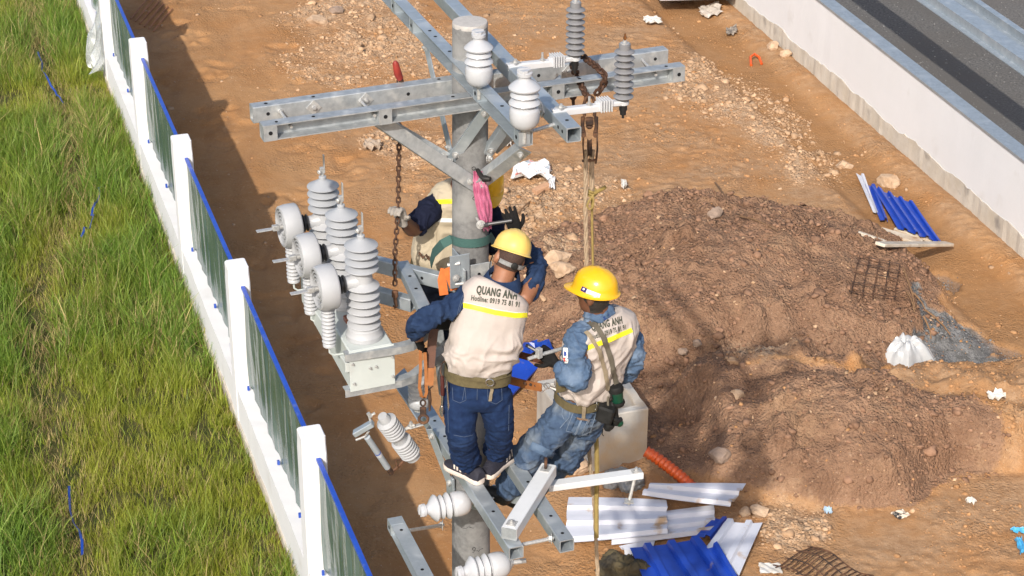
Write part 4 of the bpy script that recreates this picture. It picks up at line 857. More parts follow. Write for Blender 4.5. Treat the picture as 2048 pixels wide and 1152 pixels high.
o = MB().beam(W(795, 748, 10.42), W(850, 832, 10.34), UP, 0.16, 0.010).build('mounting_plate', mat('pale_blue_steel', (0.36, 0.42, 0.50), (0.30, 0.36, 0.44), 6, rough=0.35, metal=0.4)); tag(o, 'pale blue steel plate below the switch behind the orange strap', 'plate')
o = MB().beam(W(872, 640, 10.28), W(890, 790, 10.24), D1, 0.05, 0.06).build('frame_strut', GALV_OLD); tag(o, 'dark galvanised strut behind the hanging orange straps', 'strut')

# ---------------------------------------------------------------- chains, ropes, tackle
def chain(pts, name, label, r=0.0045, pitch=0.026, parent=None, m=CHAINM):
    pts = [Vector(p) for p in pts]; seg = [(b-a).length for a, b in zip(pts, pts[1:])]; tot = sum(seg); n = int(tot/pitch); M = MB()
    def at_(s):
        for a, b, L in zip(pts, pts[1:], seg):
            if s <= L: return a.lerp(b, s/L), (b-a).normalized()
            s -= L
        return pts[-1], (pts[-1]-pts[-2]).normalized()
    for i in range(n):
        c, d = at_((i+0.5)*pitch); u = d.orthogonal().normalized(); w = d.cross(u); a = 0.6+(math.pi/2 if i % 2 else 0)+0.25*math.sin(i*0.3); e = u*math.cos(a)+w*math.sin(a)
        hl = pitch*0.5; hw = r*1.75
        loop = [c+d*(hl*x)+e*(hw*y) for x, y in ((-0.75, -1), (0.75, -1), (1.2, -0.5), (1.2, 0.5), (0.75, 1), (-0.75, 1), (-1.2, 0.5), (-1.2, -0.5))]
        M.tube(loop, r, 5, closed=True)
    return M.build(name, m, parent, smooth=True)
o = chain([W(798, 160, 10.30), W(798, 290, 10.22), W(796, 425, 10.15), W(790, 500, 10.10), W(790, 580, 10.06)], 'rusty_chain', None, 0.0058, 0.030)
tag(o, 'long rusty load chain hanging from the left arm through the gloved hand', 'chain', 'chains of the hoist')
hk = MB().cbox(W(790, 588, 10.06), Vector((0.018, 0, 0)), Vector((0, 0.014, 0)), UP*0.022, 0.006); hk.tube([W(790, 594, 10.06), W(791, 604, 10.06), W(793, 612, 10.06), W(790, 616, 10.06), W(787, 611, 10.06)], [0.011, 0.012, 0.010, 0.008, 0.005], 8)
o = hk.build('chain_hook', RUST, smooth=True, angle=35); tag(o, 'rusty iron hook at the bottom of the long chain', 'hook')
lv = thing('lever_handle', W(797, 150, 10.15), 'red lever of the chain hoist standing above the left arm', 'lever')
MB().tube([W(790, 122, 10.13), W(791, 127, 10.13), W(796, 148, 10.15), W(800, 157, 10.16)], [0.008, 0.017, 0.022, 0.019], 12).build('grip', mat('red_grip', (0.30, 0.035, 0.025), (0.20, 0.02, 0.015), 25, rough=0.5), lv, smooth=True, angle=50)
MB().tube([W(799, 155, 10.16), W(804, 166, 10.17)], 0.014, 8).tube([W(803, 152, 10.16), W(807, 166, 10.17)], 0.006, 6).build('shank', RUST, lv)
hb = MB().cbox(W(815, 190, 10.28), D1*0.075, D2*0.05, UP*0.05, 0.015); o = hb.build('hoist_body', mat('black_iron', (0.02, 0.018, 0.018), rough=0.55, metal=0.3), smooth=True, angle=35); tag(o, 'black body of the chain hoist below the left long arm', 'hoist')
o = chain([W(1148, 112, 10.30), W(1170, 116, 10.25), W(1195, 135, 10.05), W(1211, 152, 9.98), W(1207, 170, 10.0), W(1196, 184, 10.02), W(1188, 196, 10.03)], 'rusty_chain', None, 0.0085, 0.034); tag(o, 'short rusty chain looped over the right long arms', 'chain', 'chains of the hoist')
o = chain([W(1150, 112, 10.32), W(1147, 130, 10.2), W(1152, 150, 10.3), W(1160, 165, 10.25), W(1172, 190, 10.1), W(1178, 200, 10.05)], 'rusty_chain', None, 0.0085, 0.034); tag(o, 'bunched rusty chain under the surge arrester bracket', 'chain', 'chains of the hoist')
o = chain([W(1146, 186, 10.4), W(1147, 213, 10.4)], 'rusty_chain', None, 0.0075, 0.034); tag(o, 'short free end of rusty chain hanging beside the pulley', 'chain', 'chains of the hoist')
pb = thing('pulley_block', W(1178, 300, 10.05), 'rusty pulley block with shackle hanging right of the pole', 'pulley')
y = 10.05
MB().tube([W(1169, 232, y), W(1168, 208, y), W(1172, 196, y), W(1179, 191, y), W(1186, 196, y), W(1190, 208, y), W(1189, 232, y)], 0.0095, 10).build('shackle', RUST, pb, smooth=True)
MB().cbox(W(1179, 242, y), Vector((0.022, 0, 0)), Vector((0, 0.018, 0)), UP*0.020, 0.006).lathe(W(1179, 250, y), -UP, [(0.018, 0), (0.02, 0.01), (0.012, 0.02)], 14).build('swivel', RUST, pb, smooth=True, angle=40)
for s in (-1, 1):
    x0 = 1179+s*10
    MB().tube([W(x0+s*3, 234, y), W(x0+s*4, 252, y), W(x0+s*2, 266, y)], [0.012, 0.010, 0.013], 8).lathe(W(x0+s*2, 268, y-0.012), Vector((0, -1, 0)), [(0.014, 0), (0.014, 0.02)], 10).build('jaw', RUST, pb, smooth=True, angle=50)
    g = []
    for i in range(9):
        u = i/8; w = 0.024*math.sin(math.pi*min(1, u*0.75+0.2))**0.7+0.004; c = W(x0+s*(3-2*u), 264+62*u, y); g.append([c+Vector((s*0.006*math.sin(math.pi*u), k*w, 0)) for k in (-1, 0, 1)])
    MB().sheet(g, 0.008).build('cheek', RUST, pb, smooth=True)
MB().lathe(W(1179, 296, y)+Vector((-0.012, 0, 0)), Vector((1, 0, 0)), [(0.05, 0), (0.042, 0.008), (0.042, 0.016), (0.05, 0.024)], 24).build('sheave', RUST, pb, smooth=True)
MB().tube([W(1164, 322, y-0.01), W(1192, 320, y-0.01)], 0.008, 8).build('pin', RUST, pb)
def rope(pts, r, lab, name='rope', m=ROPE, strand=True, n=9):
    pts = [Vector(p) for p in pts]; Q = []
    for a, b in zip(pts, pts[1:]):
        k = max(2, int((b-a).length/0.02)); Q += [a.lerp(b, i/k) for i in range(k)]
    Q.append(pts[-1]); M = MB()
    if strand:
        for ph in range(3):
            S = []
            for i, p in enumerate(Q):
                d = (Q[min(i+1, len(Q)-1)]-Q[max(i-1, 0)]).normalized(); u = Vector((1, 0, 0)); u = (u-d*u.dot(d)).normalized(); w = d.cross(u); a = i*0.55+ph*2.094; S.append(p+(u*math.cos(a)+w*math.sin(a))*r*0.5)
            M.tube(S, r*0.55, 6)
    else: M.tube(Q, r, n)
    o = M.build(name, m, smooth=True); return o
gr_ = [Z(1200, 1160, 3.4)]
o = rope([W(1172, 300, 10.04), W(1171, 420, 10.0), W(1173, 540, 9.98)], 0.013, ''); tag(o, 'twisted hemp rope running down from the pulley, left strand above the helmet', 'rope', 'hemp ropes of the pulley')
o = rope([W(1184, 300, 10.05), W(1183, 345, 10.05), W(1184, 382, 10.04)], 0.015, ''); tag(o, 'short thick hemp rope from the pulley down to the knot', 'rope', 'hemp ropes of the pulley')
o = rope([W(1177, 870, 10.3), W(1180, 930, 10.25), W(1188, 1000, 10.2), W(1196, 1160, 10.1)], 0.013, ''); tag(o, 'twisted hemp rope hanging below the leaning worker across the white sheets', 'rope', 'hemp ropes of the pulley')
o = rope([W(1184, 380, 10.04), W(1184, 440, 10.03), W(1186, 540, 10.0)], 0.007, '', 'cord', CORD, False); tag(o, 'thin olive cord running from the knot down behind the helmet', 'cord', 'olive cords')
o = rope([W(1192, 835, 10.2), W(1194, 940, 10.15), W(1193, 1000, 10.15), W(1193, 1075, 10.1)], 0.014, '', 'cord', CORD, False); tag(o, 'flat olive cord hanging from the tool belt of the leaning worker', 'cord', 'olive cords')
kn = thing('cord_knot', W(1185, 385, 10.03), 'olive cord knotted in a loop below the pulley', 'knot')
M = MB()
for k in range(3): c = W(1184, 381+k*4, 10.04); M.tube([c+Vector((0.022*math.cos(a), 0.022*math.sin(a), 0.004*math.sin(a*2+k))) for a in np.linspace(0, 2*math.pi, 16, endpoint=False)], 0.0065, 6, closed=True)
M.build('wrap', CORD, kn, smooth=True)
MB().tube([W(1188, 388, 10.0), W(1178, 402, 9.99), W(1174, 412, 9.99), W(1179, 419, 9.99), W(1186, 414, 9.99), W(1187, 402, 9.99), W(1186, 390, 10.0)], 0.006, 7).build('loop', CORD, kn, smooth=True)
MB().tube([W(1190, 386, 10.0), W(1200, 380, 9.99), W(1211, 374, 9.98)], 0.011, 7).build('tail', CORD, kn, smooth=True)

# ---------------------------------------------------------------- pink bag, wrench, straps at the pole
PINK = mat('pink_plastic', (0.52, 0.16, 0.27), (0.40, 0.10, 0.19), 9, rough=0.3, alpha=0.93, c3=(0.66, 0.36, 0.44), s3=8, t3=(0.55, 0.7))
def bagf(u, v):
    px = 955+(982-955)*v**0.8*0.6; a = (u-0.5)*2; wpx = 3+13*math.sin(math.pi*min(1, 0.12+0.78*v))**0.8; y = 10.18-pole_r(6.3)-0.022-0.020*math.sin(v*math.pi)-0.016*math.sin(a*3.2+v*2.5)*(0.3+v)-0.008*abs(math.sin(a*6+v*7))-0.005*math.sin(a*13-v*9)
    return W(px+a*wpx+3*v, 342+118*v+3*math.sin(a*6)*v, y+0.03*abs(a)*0)
film(bagf, 26, 26, 'plastic_bag', 'crumpled pink plastic bag hanging on the pole', 'bag', PINK, 0.003)
sk = MB().tube([W(955, 340, 10.06), W(962, 352, 10.0), W(968, 358, 9.98)], [0.012, 0.014, 0.012], 10).lathe(W(966, 357, 9.99), Vector((0.8, -0.4, 0.1)), [(0.018, 0), (0.02, 0.012), (0.015, 0.03), (0.013, 0.045)], 10)
o = sk.build('pole_step_bolt', mat('black_iron2', (0.028, 0.026, 0.025), rough=0.5, metal=0.5), smooth=True, angle=40); tag(o, 'black step bolt sticking out of the pole above the pink bag', 'bolt')
o = MB().tube([W(953, 436, 10.06), W(960, 446, 10.0)], 0.008, 8).hexbolt(W(961, 449, 10.0), Vector((0.3, -1, 0.2)), 0.016, 0.014).build('through_bolt', BOLT); tag(o, 'zinc bolt through the pole at the foot of the pink bag', 'bolt')
o = MB().tube([W(972, 449, 10.02), W(1024, 441, 10.0)], 0.0105, 10).tube([W(976, 449, 10.02), W(966, 450, 10.01)], 0.014, 8).build('wrench', mat('tool_steel', (0.12, 0.12, 0.125), rough=0.4, metal=0.7), smooth=True, angle=50); tag(o, 'dark steel wrench in the raised black glove', 'wrench')
GREENW = mat('green_webbing', (0.045, 0.115, 0.10), (0.035, 0.085, 0.08), 40, rough=0.85, stretch=(1, 1, 8), bump=0.0008, bscale=200)
def strap(P, w, name, m, lab, cat, upv=None, thick=0.004, group=None, smooth=True):
    g = []; P = [Vector(p) for p in P]
    for i, p in enumerate(P):
        u = Vector(upv[i]) if upv else UP; d = (P[min(i+1, len(P)-1)]-P[max(i-1, 0)]).normalized(); u = (u-d*u.dot(d)).normalized(); g.append([p-u*w/2, p, p+u*w/2])
    o = MB().sheet(g, thick).build(name, m, smooth=smooth); return tag(o, lab, cat, group) if lab else o
z0 = W(945, 490, 10.07).z
P = [W(862, 528, 10.34), W(868, 506, 10.24), W(885, 488, 10.14)] + [pole_c(z0)+pole_n(a)*(pole_r(z0)+0.008)+UP*0.01*math.cos(math.radians(a)) for a in range(-70, 100, 10)] + [W(992, 492, 10.3)]
strap(P, 0.052, 'webbing_strap', GREENW, 'green webbing strap slung round the pole above the clamp', 'strap')
# ================================================================ PEOPLE
def remesh(mb, vox=0.008, it=6, fac=0.5):
    me = bpy.data.meshes.new('tmp'); me.from_pydata([tuple(p) for p in mb.v], [], mb.f); me.update(); o = bpy.data.objects.new('tmp', me); C.objects.link(o)
    r = o.modifiers.new('r', 'REMESH'); r.mode = 'VOXEL'; r.voxel_size = vox; r.adaptivity = 0
    if it: s = o.modifiers.new('s', 'SMOOTH'); s.iterations = it; s.factor = fac
    dg = bpy.context.evaluated_depsgraph_get(); m2 = bpy.data.meshes.new_from_object(o.evaluated_get(dg))
    V = np.empty(len(m2.vertices)*3); m2.vertices.foreach_get('co', V); V = V.reshape(-1, 3)
    F = [tuple(p.vertices) for p in m2.polygons]
    N_ = np.empty(len(m2.vertices)*3); m2.vertices.foreach_get('normal', N_)
    bpy.data.objects.remove(o); bpy.data.meshes.remove(me); bpy.data.meshes.remove(m2)
    return V, F, N_.reshape(-1, 3)
def fold(V, N_, amp, freq, mask=None, seed=0.0, ridged=True, warp=0.5):
    p = V*np.array(freq)+seed; p = p+warp*(vn3(V*6.0+seed+9)[:, None]-0.5)*3
    n = vn3(p); n = (1-np.abs(2*n-1))**1.8 if ridged else n*2-1
    n2 = (1-np.abs(2*vn3(p*2.3+5)-1))**1.6; d = amp*((n-0.4)+0.45*(n2-0.4))
    if mask is not None: d = d*mask
    return V+N_*d[:, None]
def relax(V, F, it=2, k=0.5):
    e = np.array([(f[i], f[(i+1) % len(f)]) for f in F for i in range(len(f))]); cnt = np.bincount(e[:, 0], minlength=len(V))[:, None]+0.0; V = np.asarray(V, float)
    for _ in range(it):
        a = np.stack([np.bincount(e[:, 0], weights=V[e[:, 1], c], minlength=len(V)) for c in range(3)], 1)/np.maximum(cnt, 1); V = V*(1-k)+a*k
    return V
def obj_np(V, F, name, m, parent, smooth=True):
    b = MB(); b.v = V.tolist() if hasattr(V, 'tolist') else V; b.f = F; return b.build(name, m, parent, smooth=smooth, angle=180)
def ell(c, R, Fw, a, b, n=24, p=2.4, bf=None):
    out = []
    for k in range(n):
        t = 2*math.pi*k/n; cx, sx = math.cos(t), math.sin(t); x = math.copysign(abs(cx)**(2/p), cx); y = math.copysign(abs(sx)**(2/p), sx)
        out.append(Vector(c)+R*(a*x)+Fw*((bf if (bf and y > 0) else b)*y))
    return out
def trunk(M, rows, R, up_hint=None, p=2.4):
    """rows of (centre, half width, half depth); R points to the right shoulder"""
    R = Vector(R).normalized(); rr = []
    for i, (c, a, b) in enumerate(rows):
        t = (Vector(rows[min(i+1, len(rows)-1)][0])-Vector(rows[max(i-1, 0)][0])).normalized(); r_ = (R-t*R.dot(t)).normalized(); f = t.cross(r_).normalized(); rr.append(ell(c, r_, f, a, b, p=p))
    M.rings(rr); return M
def limb(M, pts, rad, n=16):
    pts = [Vector(p) for p in pts]; P = []; Rr = []
    P.append(pts[0]-(pts[1]-pts[0]).normalized()*rad[0]*0.6); Rr.append(rad[0]*0.5)
    for i in range(len(pts)-1):
        k = max(2, int((pts[i+1]-pts[i]).length/0.035))
        for j in range(k): t = j/k; P.append(pts[i].lerp(pts[i+1], t)); Rr.append(rad[i]*(1-t)+rad[i+1]*t)
    P.append(pts[-1]); Rr.append(rad[-1]); P.append(pts[-1]+(pts[-1]-pts[-2]).normalized()*rad[-1]*0.6); Rr.append(rad[-1]*0.5)
    # ease the corners
    for _ in range(2): P = [P[0]]+[(P[i-1]+P[i]*2+P[i+1])/4 for i in range(1, len(P)-1)]+[P[-1]]
    M.tube(P, Rr, n); return M
def blobm(M, c, R, U, Fw, a, b, d, n=14):
    rr = [];
    for i in range(1, 10):
        t = math.pi*i/10; rr.append([Vector(c)+U*(b*math.cos(t))+R*(a*math.sin(t)*math.cos(s))+Fw*(d*math.sin(t)*math.sin(s)) for s in np.linspace(0, 2*math.pi, n, endpoint=False)])
    M.rings(rr); return M
HEADP = [(-0.118, 0.022, 0.070, -0.02), (-0.105, 0.040, 0.088, 0.015), (-0.08, 0.054, 0.094, 0.045), (-0.045, 0.063, 0.094, 0.068), (-0.01, 0.069, 0.094, 0.084), (0.03, 0.073, 0.096, 0.095), (0.065, 0.070, 0.090, 0.096), (0.095, 0.054, 0.070, 0.080), (0.112, 0.030, 0.040, 0.045), (0.118, 0.008, 0.01, 0.01)]
def head_mesh(M, c, U, Fw):
    U = Vector(U).normalized(); Fw = Vector(Fw); Fw = (Fw-U*Fw.dot(U)).normalized(); R = Fw.cross(U)
    rr = []
    for h, w, f, b in HEADP:
        rr.append([Vector(c)+U*h+R*(w*math.cos(t))+Fw*((f if math.sin(t) > 0 else b)*math.sin(t)) for t in np.linspace(0, 2*math.pi, 20, endpoint=False)])
    M.rings(rr)
    M.tube([c+U*0.022+Fw*0.088, c+U*0.0+Fw*0.100, c-U*0.026+Fw*0.112, c-U*0.034+Fw*0.10], [0.009, 0.011, 0.015, 0.012], 8)     # nose
    M.tube([c+U*0.030+Fw*0.088-R*0.045, c+U*0.034+Fw*0.096, c+U*0.030+Fw*0.088+R*0.045], 0.010, 8)                             # brow
    M.tube([c-U*0.062+Fw*0.086-R*0.022, c-U*0.060+Fw*0.096, c-U*0.062+Fw*0.086+R*0.022], 0.008, 8)                             # lips
    for s in (-1, 1): blobm(M, c+R*s*0.078-Fw*0.008-U*0.008, Fw, U, R, 0.021, 0.036, 0.011, 10)                                # ears
    return R
def hand(w, d, n, curl=0.6, s=1, spread=0.25, k=1.0, thumb=1):
    """hand mesh from the wrist w, pointing along d, palm facing n; s = side the thumb is on (along d x n)"""
    d = Vector(d).normalized(); n = Vector(n); n = (n-d*n.dot(d)).normalized(); x = d.cross(n)*s; M = MB()
    rows = [(w-d*0.03*k, 0.028*k, 0.022*k), (w+d*0.01*k, 0.030*k, 0.020*k), (w+d*0.05*k, 0.042*k, 0.018*k), (w+d*0.09*k, 0.044*k, 0.016*k), (w+d*0.10*k, 0.038*k, 0.012*k)]
    M.rings([ell(c, x, n, a, b, 16, 2.6) for c, a, b in rows])
    for i, (off, L) in enumerate(((0.033, 0.072), (0.011, 0.080), (-0.011, 0.075), (-0.032, 0.060))):
        p = w+d*0.088*k+x*off*k; a = 0.0; P = [p-d*0.02*k, p]; dd = d+x*(off*spread*8)
        for j, f in enumerate((0.45, 0.32, 0.26)):
            a += curl*(0.9 if j else 0.7); q = (dd.normalized()*math.cos(a)+n*math.sin(a)).normalized(); p = p+q*L*f*k; P.append(p)
        M.tube(P, [0.011*k, 0.0112*k, 0.0105*k, 0.0098*k, 0.0085*k], 8)
    p = w+d*0.025*k+x*0.030*k; q1 = (d*0.6+x*0.75+n*0.35*thumb).normalized(); q2 = (d*0.85+x*0.25+n*0.6*thumb).normalized()
    M.tube([p-x*0.01*k, p+q1*0.03*k, p+q1*0.048*k+q2*0.012*k, p+q1*0.048*k+q2*0.04*k], [0.015*k, 0.0135*k, 0.0125*k, 0.010*k], 8)
    return remesh(M, 0.0042, 3)
def helmet(parent, c, U, Fw, m, k_=1.0):
    U = Vector(U).normalized(); Fw = Vector(Fw); Fw = (Fw-U*Fw.dot(U)).normalized(); R = Fw.cross(U); n = 48
    def ring(h, a, f, b, ridge=0.0, visor=0.0, drop=0.0):
        out = []
        for k in range(n):
            t = 2*math.pi*k/n; cx, sx = math.cos(t), math.sin(t); v = max(0, sx)**4*visor
            a_, f_, b_, h_ = a*k_, f*k_, b*k_, h*k_; x, y = a_*cx, (f_ if sx > 0 else b_)*sx+v*k_; q = 0.006*ridge*(math.exp(-((x-0.022)/0.008)**2)+math.exp(-((x+0.022)/0.008)**2)+0.7*math.exp(-(x/0.01)**2)) if h > 0.03 else 0
            out.append(Vector(c)+R*x+Fw*y+U*(h_+q-drop*max(0, sx)**4))
        return out
    S = [(-0.004, 0.124, 0.140, 0.146, 0, 0.052, 0.016), (0.001, 0.125, 0.141, 0.147, 0, 0.050, 0.013), (0.006, 0.118, 0.134, 0.139, 0, 0.030, 0.006), (0.012, 0.113, 0.129, 0.134, 0, 0.006, 0), (0.04, 0.110, 0.127, 0.132, .3, 0, 0), (0.07, 0.103, 0.119, 0.124, .7, 0, 0), (0.095, 0.090, 0.104, 0.109, 1, 0, 0), (0.115, 0.070, 0.082, 0.086, 1, 0, 0), (0.128, 0.046, 0.054, 0.057, 1, 0, 0), (0.136, 0.020, 0.024, 0.025, 1, 0, 0), (0.138, 0.002, 0.002, 0.002, 1, 0, 0)]
    inner = [(0.120, 0.055, 0.065, 0.068, 0, 0, 0), (0.09, 0.085, 0.10, 0.104, 0, 0, 0), (0.04, 0.105, 0.122, 0.127, 0, 0, 0), (0.010, 0.108, 0.124, 0.129, 0, 0.004, 0), (-0.002, 0.119, 0.135, 0.141, 0, 0.046, 0.015)]
    rr = [ring(*s) for s in S]; o = MB().rings(rr, cap=False).build('helmet', m, parent, smooth=True, angle=50)
    MB().rings([ring(*s) for s in inner]+[rr[0]], cap=False).build('lining', mat('helmet_lining', (0.05, 0.048, 0.045), rough=0.8), o, smooth=True)
    return R, o
def cast(bvh, px, py, off=0.0, dflt=None):
    r = _ray(px, py).normalized(); h = bvh.ray_cast(Vector((0, 0, CAM_H))+r*7.0, r, 6.0)
    if h[0] is None: return dflt
    n = h[1] if h[1].dot(r) < 0 else -h[1]; return h[0]-r*off*0.7+n*off*0.6
def bvh_of(*VF):
    V = []; F = []
    for v, f in VF: k = len(V); V += [tuple(p) for p in v]; F += [tuple(i+k for i in q) for q in f]
    return BVHTree.FromPolygons(V, F)
def band(bvh, line, w, name, m, parent, off=0.004, thick=0.003, step=6, vertical=True):
    """strip of cloth lying on a garment, following a line of sight points; w in the same units"""
    P = []
    for (a, b), (c, d) in zip(line, line[1:]):
        k = max(1, int(math.hypot(c-a, d-b)/step)); P += [(a+(c-a)*i/k, b+(d-b)*i/k) for i in range(k)]
    P.append(line[-1]); g = []; last = None
    for i, (x, y) in enumerate(P):
        q0, q1 = P[max(i-1, 0)], P[min(i+1, len(P)-1)]; dx, dy = q1[0]-q0[0], q1[1]-q0[1]; L = math.hypot(dx, dy) or 1; nx, ny = -dy/L, dx/L; row = []
        for s in (-0.5, -0.17, 0.17, 0.5):
            p = cast(bvh, x+nx*w*s, y+ny*w*s, off, last)
            if p is None: break
            row.append(p)
            if abs(s) < .2: last = p
        if len(row) == 4: g.append(row)
    if len(g) < 2: return None
    return MB().sheet(g, thick).build(name, m, parent, smooth=True)
def stitch(bvh, line, name, m, parent, r=0.0016, off=0.002, step=5):
    P = []
    for (a, b), (c, d) in zip(line, line[1:]):
        k = max(1, int(math.hypot(c-a, d-b)/step))
        for i in range(k): p = cast(bvh, a+(c-a)*i/k, b+(d-b)*i/k, off); P += [p] if p is not None else []
    p = cast(bvh, *line[-1], off); P += [p] if p is not None else []
    if len(P) > 1: MB().tube(P, r, 5).build(name, m, parent, smooth=True)
def print_text(bvh, body, a, b, hpx, m, parent, name='lettering', shear=0.0, bold=0.0, off=0.003, fit=True):
    cu = bpy.data.curves.new('t', 'FONT'); cu.body = body; cu.size = 1.0; cu.resolution_u = 3; cu.offset = bold; cu.space_character = 1.12; cu.space_word = 1.15; o = bpy.data.objects.new('t', cu); C.objects.link(o)
    me = bpy.data.meshes.new_from_object(o.evaluated_get(bpy.context.evaluated_depsgraph_get())); bpy.data.objects.remove(o)
    bm = bmesh.new(); bm.from_mesh(me); bmesh.ops.triangulate(bm, faces=bm.faces[:])
    bmesh.ops.subdivide_edges(bm, edges=[e for e in bm.edges if e.calc_length() > 0.25], cuts=1); bmesh.ops.triangulate(bm, faces=bm.faces[:])
    xs = [v.co.x for v in bm.verts]; x0, x1 = min(xs), max(xs); ax, ay = a; bx, by = b; L = math.hypot(bx-ax, by-ay); ux, uy = (bx-ax)/L, (by-ay)/L; cap = 0.70
    V = []; last = None
    for v in bm.verts:
        s = (v.co.x-x0)/(x1-x0)*L; t = v.co.y/cap*hpx; p = cast(bvh, ax+ux*s+uy*t+shear*t, ay+uy*s-ux*t, off, last); V.append(p if p is not None else Vector((0, 9.5, 5.5))); last = V[-1]
    F = [tuple(v.index for v in f.verts) for f in bm.faces]; bm.free(); bpy.data.meshes.remove(me)
    b_ = MB().add(V, F); return b_.build(name, m, parent)

SKIN = mat('tanned_skin', (0.30, 0.135, 0.075), (0.23, 0.10, 0.055), 14, rough=0.5, spec=0.4)
SKIN2 = mat('dark_tanned_skin', (0.17, 0.075, 0.042), (0.13, 0.055, 0.03), 14, rough=0.5, spec=0.4)
HAIR = mat('black_hair', (0.012, 0.010, 0.009), (0.03, 0.024, 0.02), 90, rough=0.6)
STUBBLE = mat('short_cropped_hair', (0.03, 0.018, 0.013), (0.07, 0.035, 0.025), 120, rough=0.8)
VEST = mat('beige_vest_cloth', (0.45, 0.398, 0.368), (0.40, 0.35, 0.32), 5, rough=0.75, bump=0.0006, bscale=420, c3=(0.49, 0.425, 0.39), s3=2.5)
VEST3 = mat('yellowish_vest_cloth', (0.47, 0.40, 0.29), (0.42, 0.355, 0.255), 5, rough=0.8, bump=0.0006, bscale=400)
DENIM = mat('dark_blue_denim', (0.0045, 0.014, 0.050), (0.010, 0.028, 0.084), 26, rough=0.9, bump=0.0012, bscale=380, spec=0.25, contrast=(0.3, 0.75), c3=(0.02, 0.042, 0.105), s3=9, t3=(0.58, 0.78))
DENIM_J = mat('denim_jacket', (0.008, 0.020, 0.056), (0.018, 0.038, 0.092), 26, rough=0.9, bump=0.0012, bscale=380, spec=0.25, contrast=(0.3, 0.75), c3=(0.03, 0.056, 0.12), s3=9, t3=(0.56, 0.76))
DENIM_L = mat('washed_denim', (0.085, 0.135, 0.22), (0.045, 0.08, 0.145), 30, rough=0.9, bump=0.0012, bscale=380, spec=0.25, contrast=(0.3, 0.72), c3=(0.15, 0.205, 0.29), s3=8, t3=(0.5, 0.72))
DENIM_LT = mat('worn_washed_denim', (0.062, 0.10, 0.17), (0.03, 0.052, 0.10), 22, rough=0.9, bump=0.0012, bscale=380, spec=0.25, contrast=(0.3, 0.7), c3=(0.17, 0.20, 0.235), s3=6, t3=(0.5, 0.7))
NAVY = mat('navy_cloth', (0.005, 0.007, 0.02), (0.010, 0.013, 0.032), 20, spec=0.2, rough=0.9, bump=0.001, bscale=300)
DKJEAN = mat('black_denim', (0.010, 0.014, 0.028), (0.022, 0.030, 0.055), 30, rough=0.9, bump=0.001, bscale=350)
BLACKG = mat('black_glove', (0.008, 0.0075, 0.0075), (0.013, 0.012, 0.012), 40, spec=0.15, rough=0.85, bump=0.001, bscale=200)
GREYG = mat('grey_cotton_glove', (0.33, 0.30, 0.27), (0.24, 0.215, 0.19), 20, rough=0.95, bump=0.0015, bscale=220)
YEL1 = mat('faded_yellow_helmet', (0.72, 0.50, 0.13), (0.64, 0.44, 0.11), 6, rough=0.42, c3=(0.76, 0.60, 0.28), s3=4, t3=(0.5, 0.7))
YEL2 = mat('bright_yellow_helmet', (0.74, 0.42, 0.012), (0.68, 0.38, 0.012), 5, rough=0.22, coat=0.3, spec=0.5)
HIVIS = mat('yellow_reflective_tape', (0.80, 0.72, 0.02), (0.74, 0.66, 0.03), 30, rough=0.4)
SILVER = mat('silver_reflective_tape', (0.80, 0.80, 0.78), (0.74, 0.74, 0.72), 30, rough=0.35)
OLIVE = mat('olive_webbing', (0.115, 0.092, 0.042), (0.082, 0.064, 0.029), 40, rough=0.9, bump=0.001, bscale=250)
KHAKI = mat('khaki_strap', (0.26, 0.21, 0.14), (0.20, 0.16, 0.11), 40, rough=0.9, bump=0.0008, bscale=250)
DKSTRAP = mat('grey_olive_strap', (0.115, 0.10, 0.075), (0.09, 0.078, 0.058), 40, rough=0.85)
LEATHER = mat('tan_leather', (0.33, 0.125, 0.035), (0.24, 0.085, 0.025), 16, rough=0.6, bump=0.001, bscale=90, c3=(0.10, 0.04, 0.02), s3=9, t3=(0.6, 0.72))
LEATHER_D = mat('dark_brown_leather', (0.11, 0.038, 0.018), (0.07, 0.025, 0.013), 16, rough=0.6)
ORANGE_ST = mat('orange_webbing', (0.52, 0.13, 0.02), (0.42, 0.10, 0.015), 30, rough=0.8)
INK = mat('dark_green_print', (0.035, 0.042, 0.028), (0.06, 0.065, 0.05), 60, rough=0.8)
THREAD = mat('pale_seam_thread', (0.06, 0.085, 0.14), rough=0.9)
THREAD_L = mat('worn_seam_edge', (0.13, 0.175, 0.245), rough=0.9)
SHOE = mat('navy_canvas_shoe', (0.012, 0.012, 0.022), (0.02, 0.02, 0.034), 60, rough=0.8)
SOLE = mat('cream_rubber_sole', (0.66, 0.58, 0.52), (0.58, 0.50, 0.44), 12, rough=0.6)
STEELC = mat('bright_steel', (0.55, 0.52, 0.5), rough=0.25, metal=0.9)
BLKPL = mat('black_tool_plastic', (0.008, 0.008, 0.008), (0.016, 0.016, 0.016), 30, rough=0.6, spec=0.25)
GRNPL = mat('green_tool_plastic', (0.003, 0.05, 0.027), (0.004, 0.04, 0.022), 10, rough=0.3)

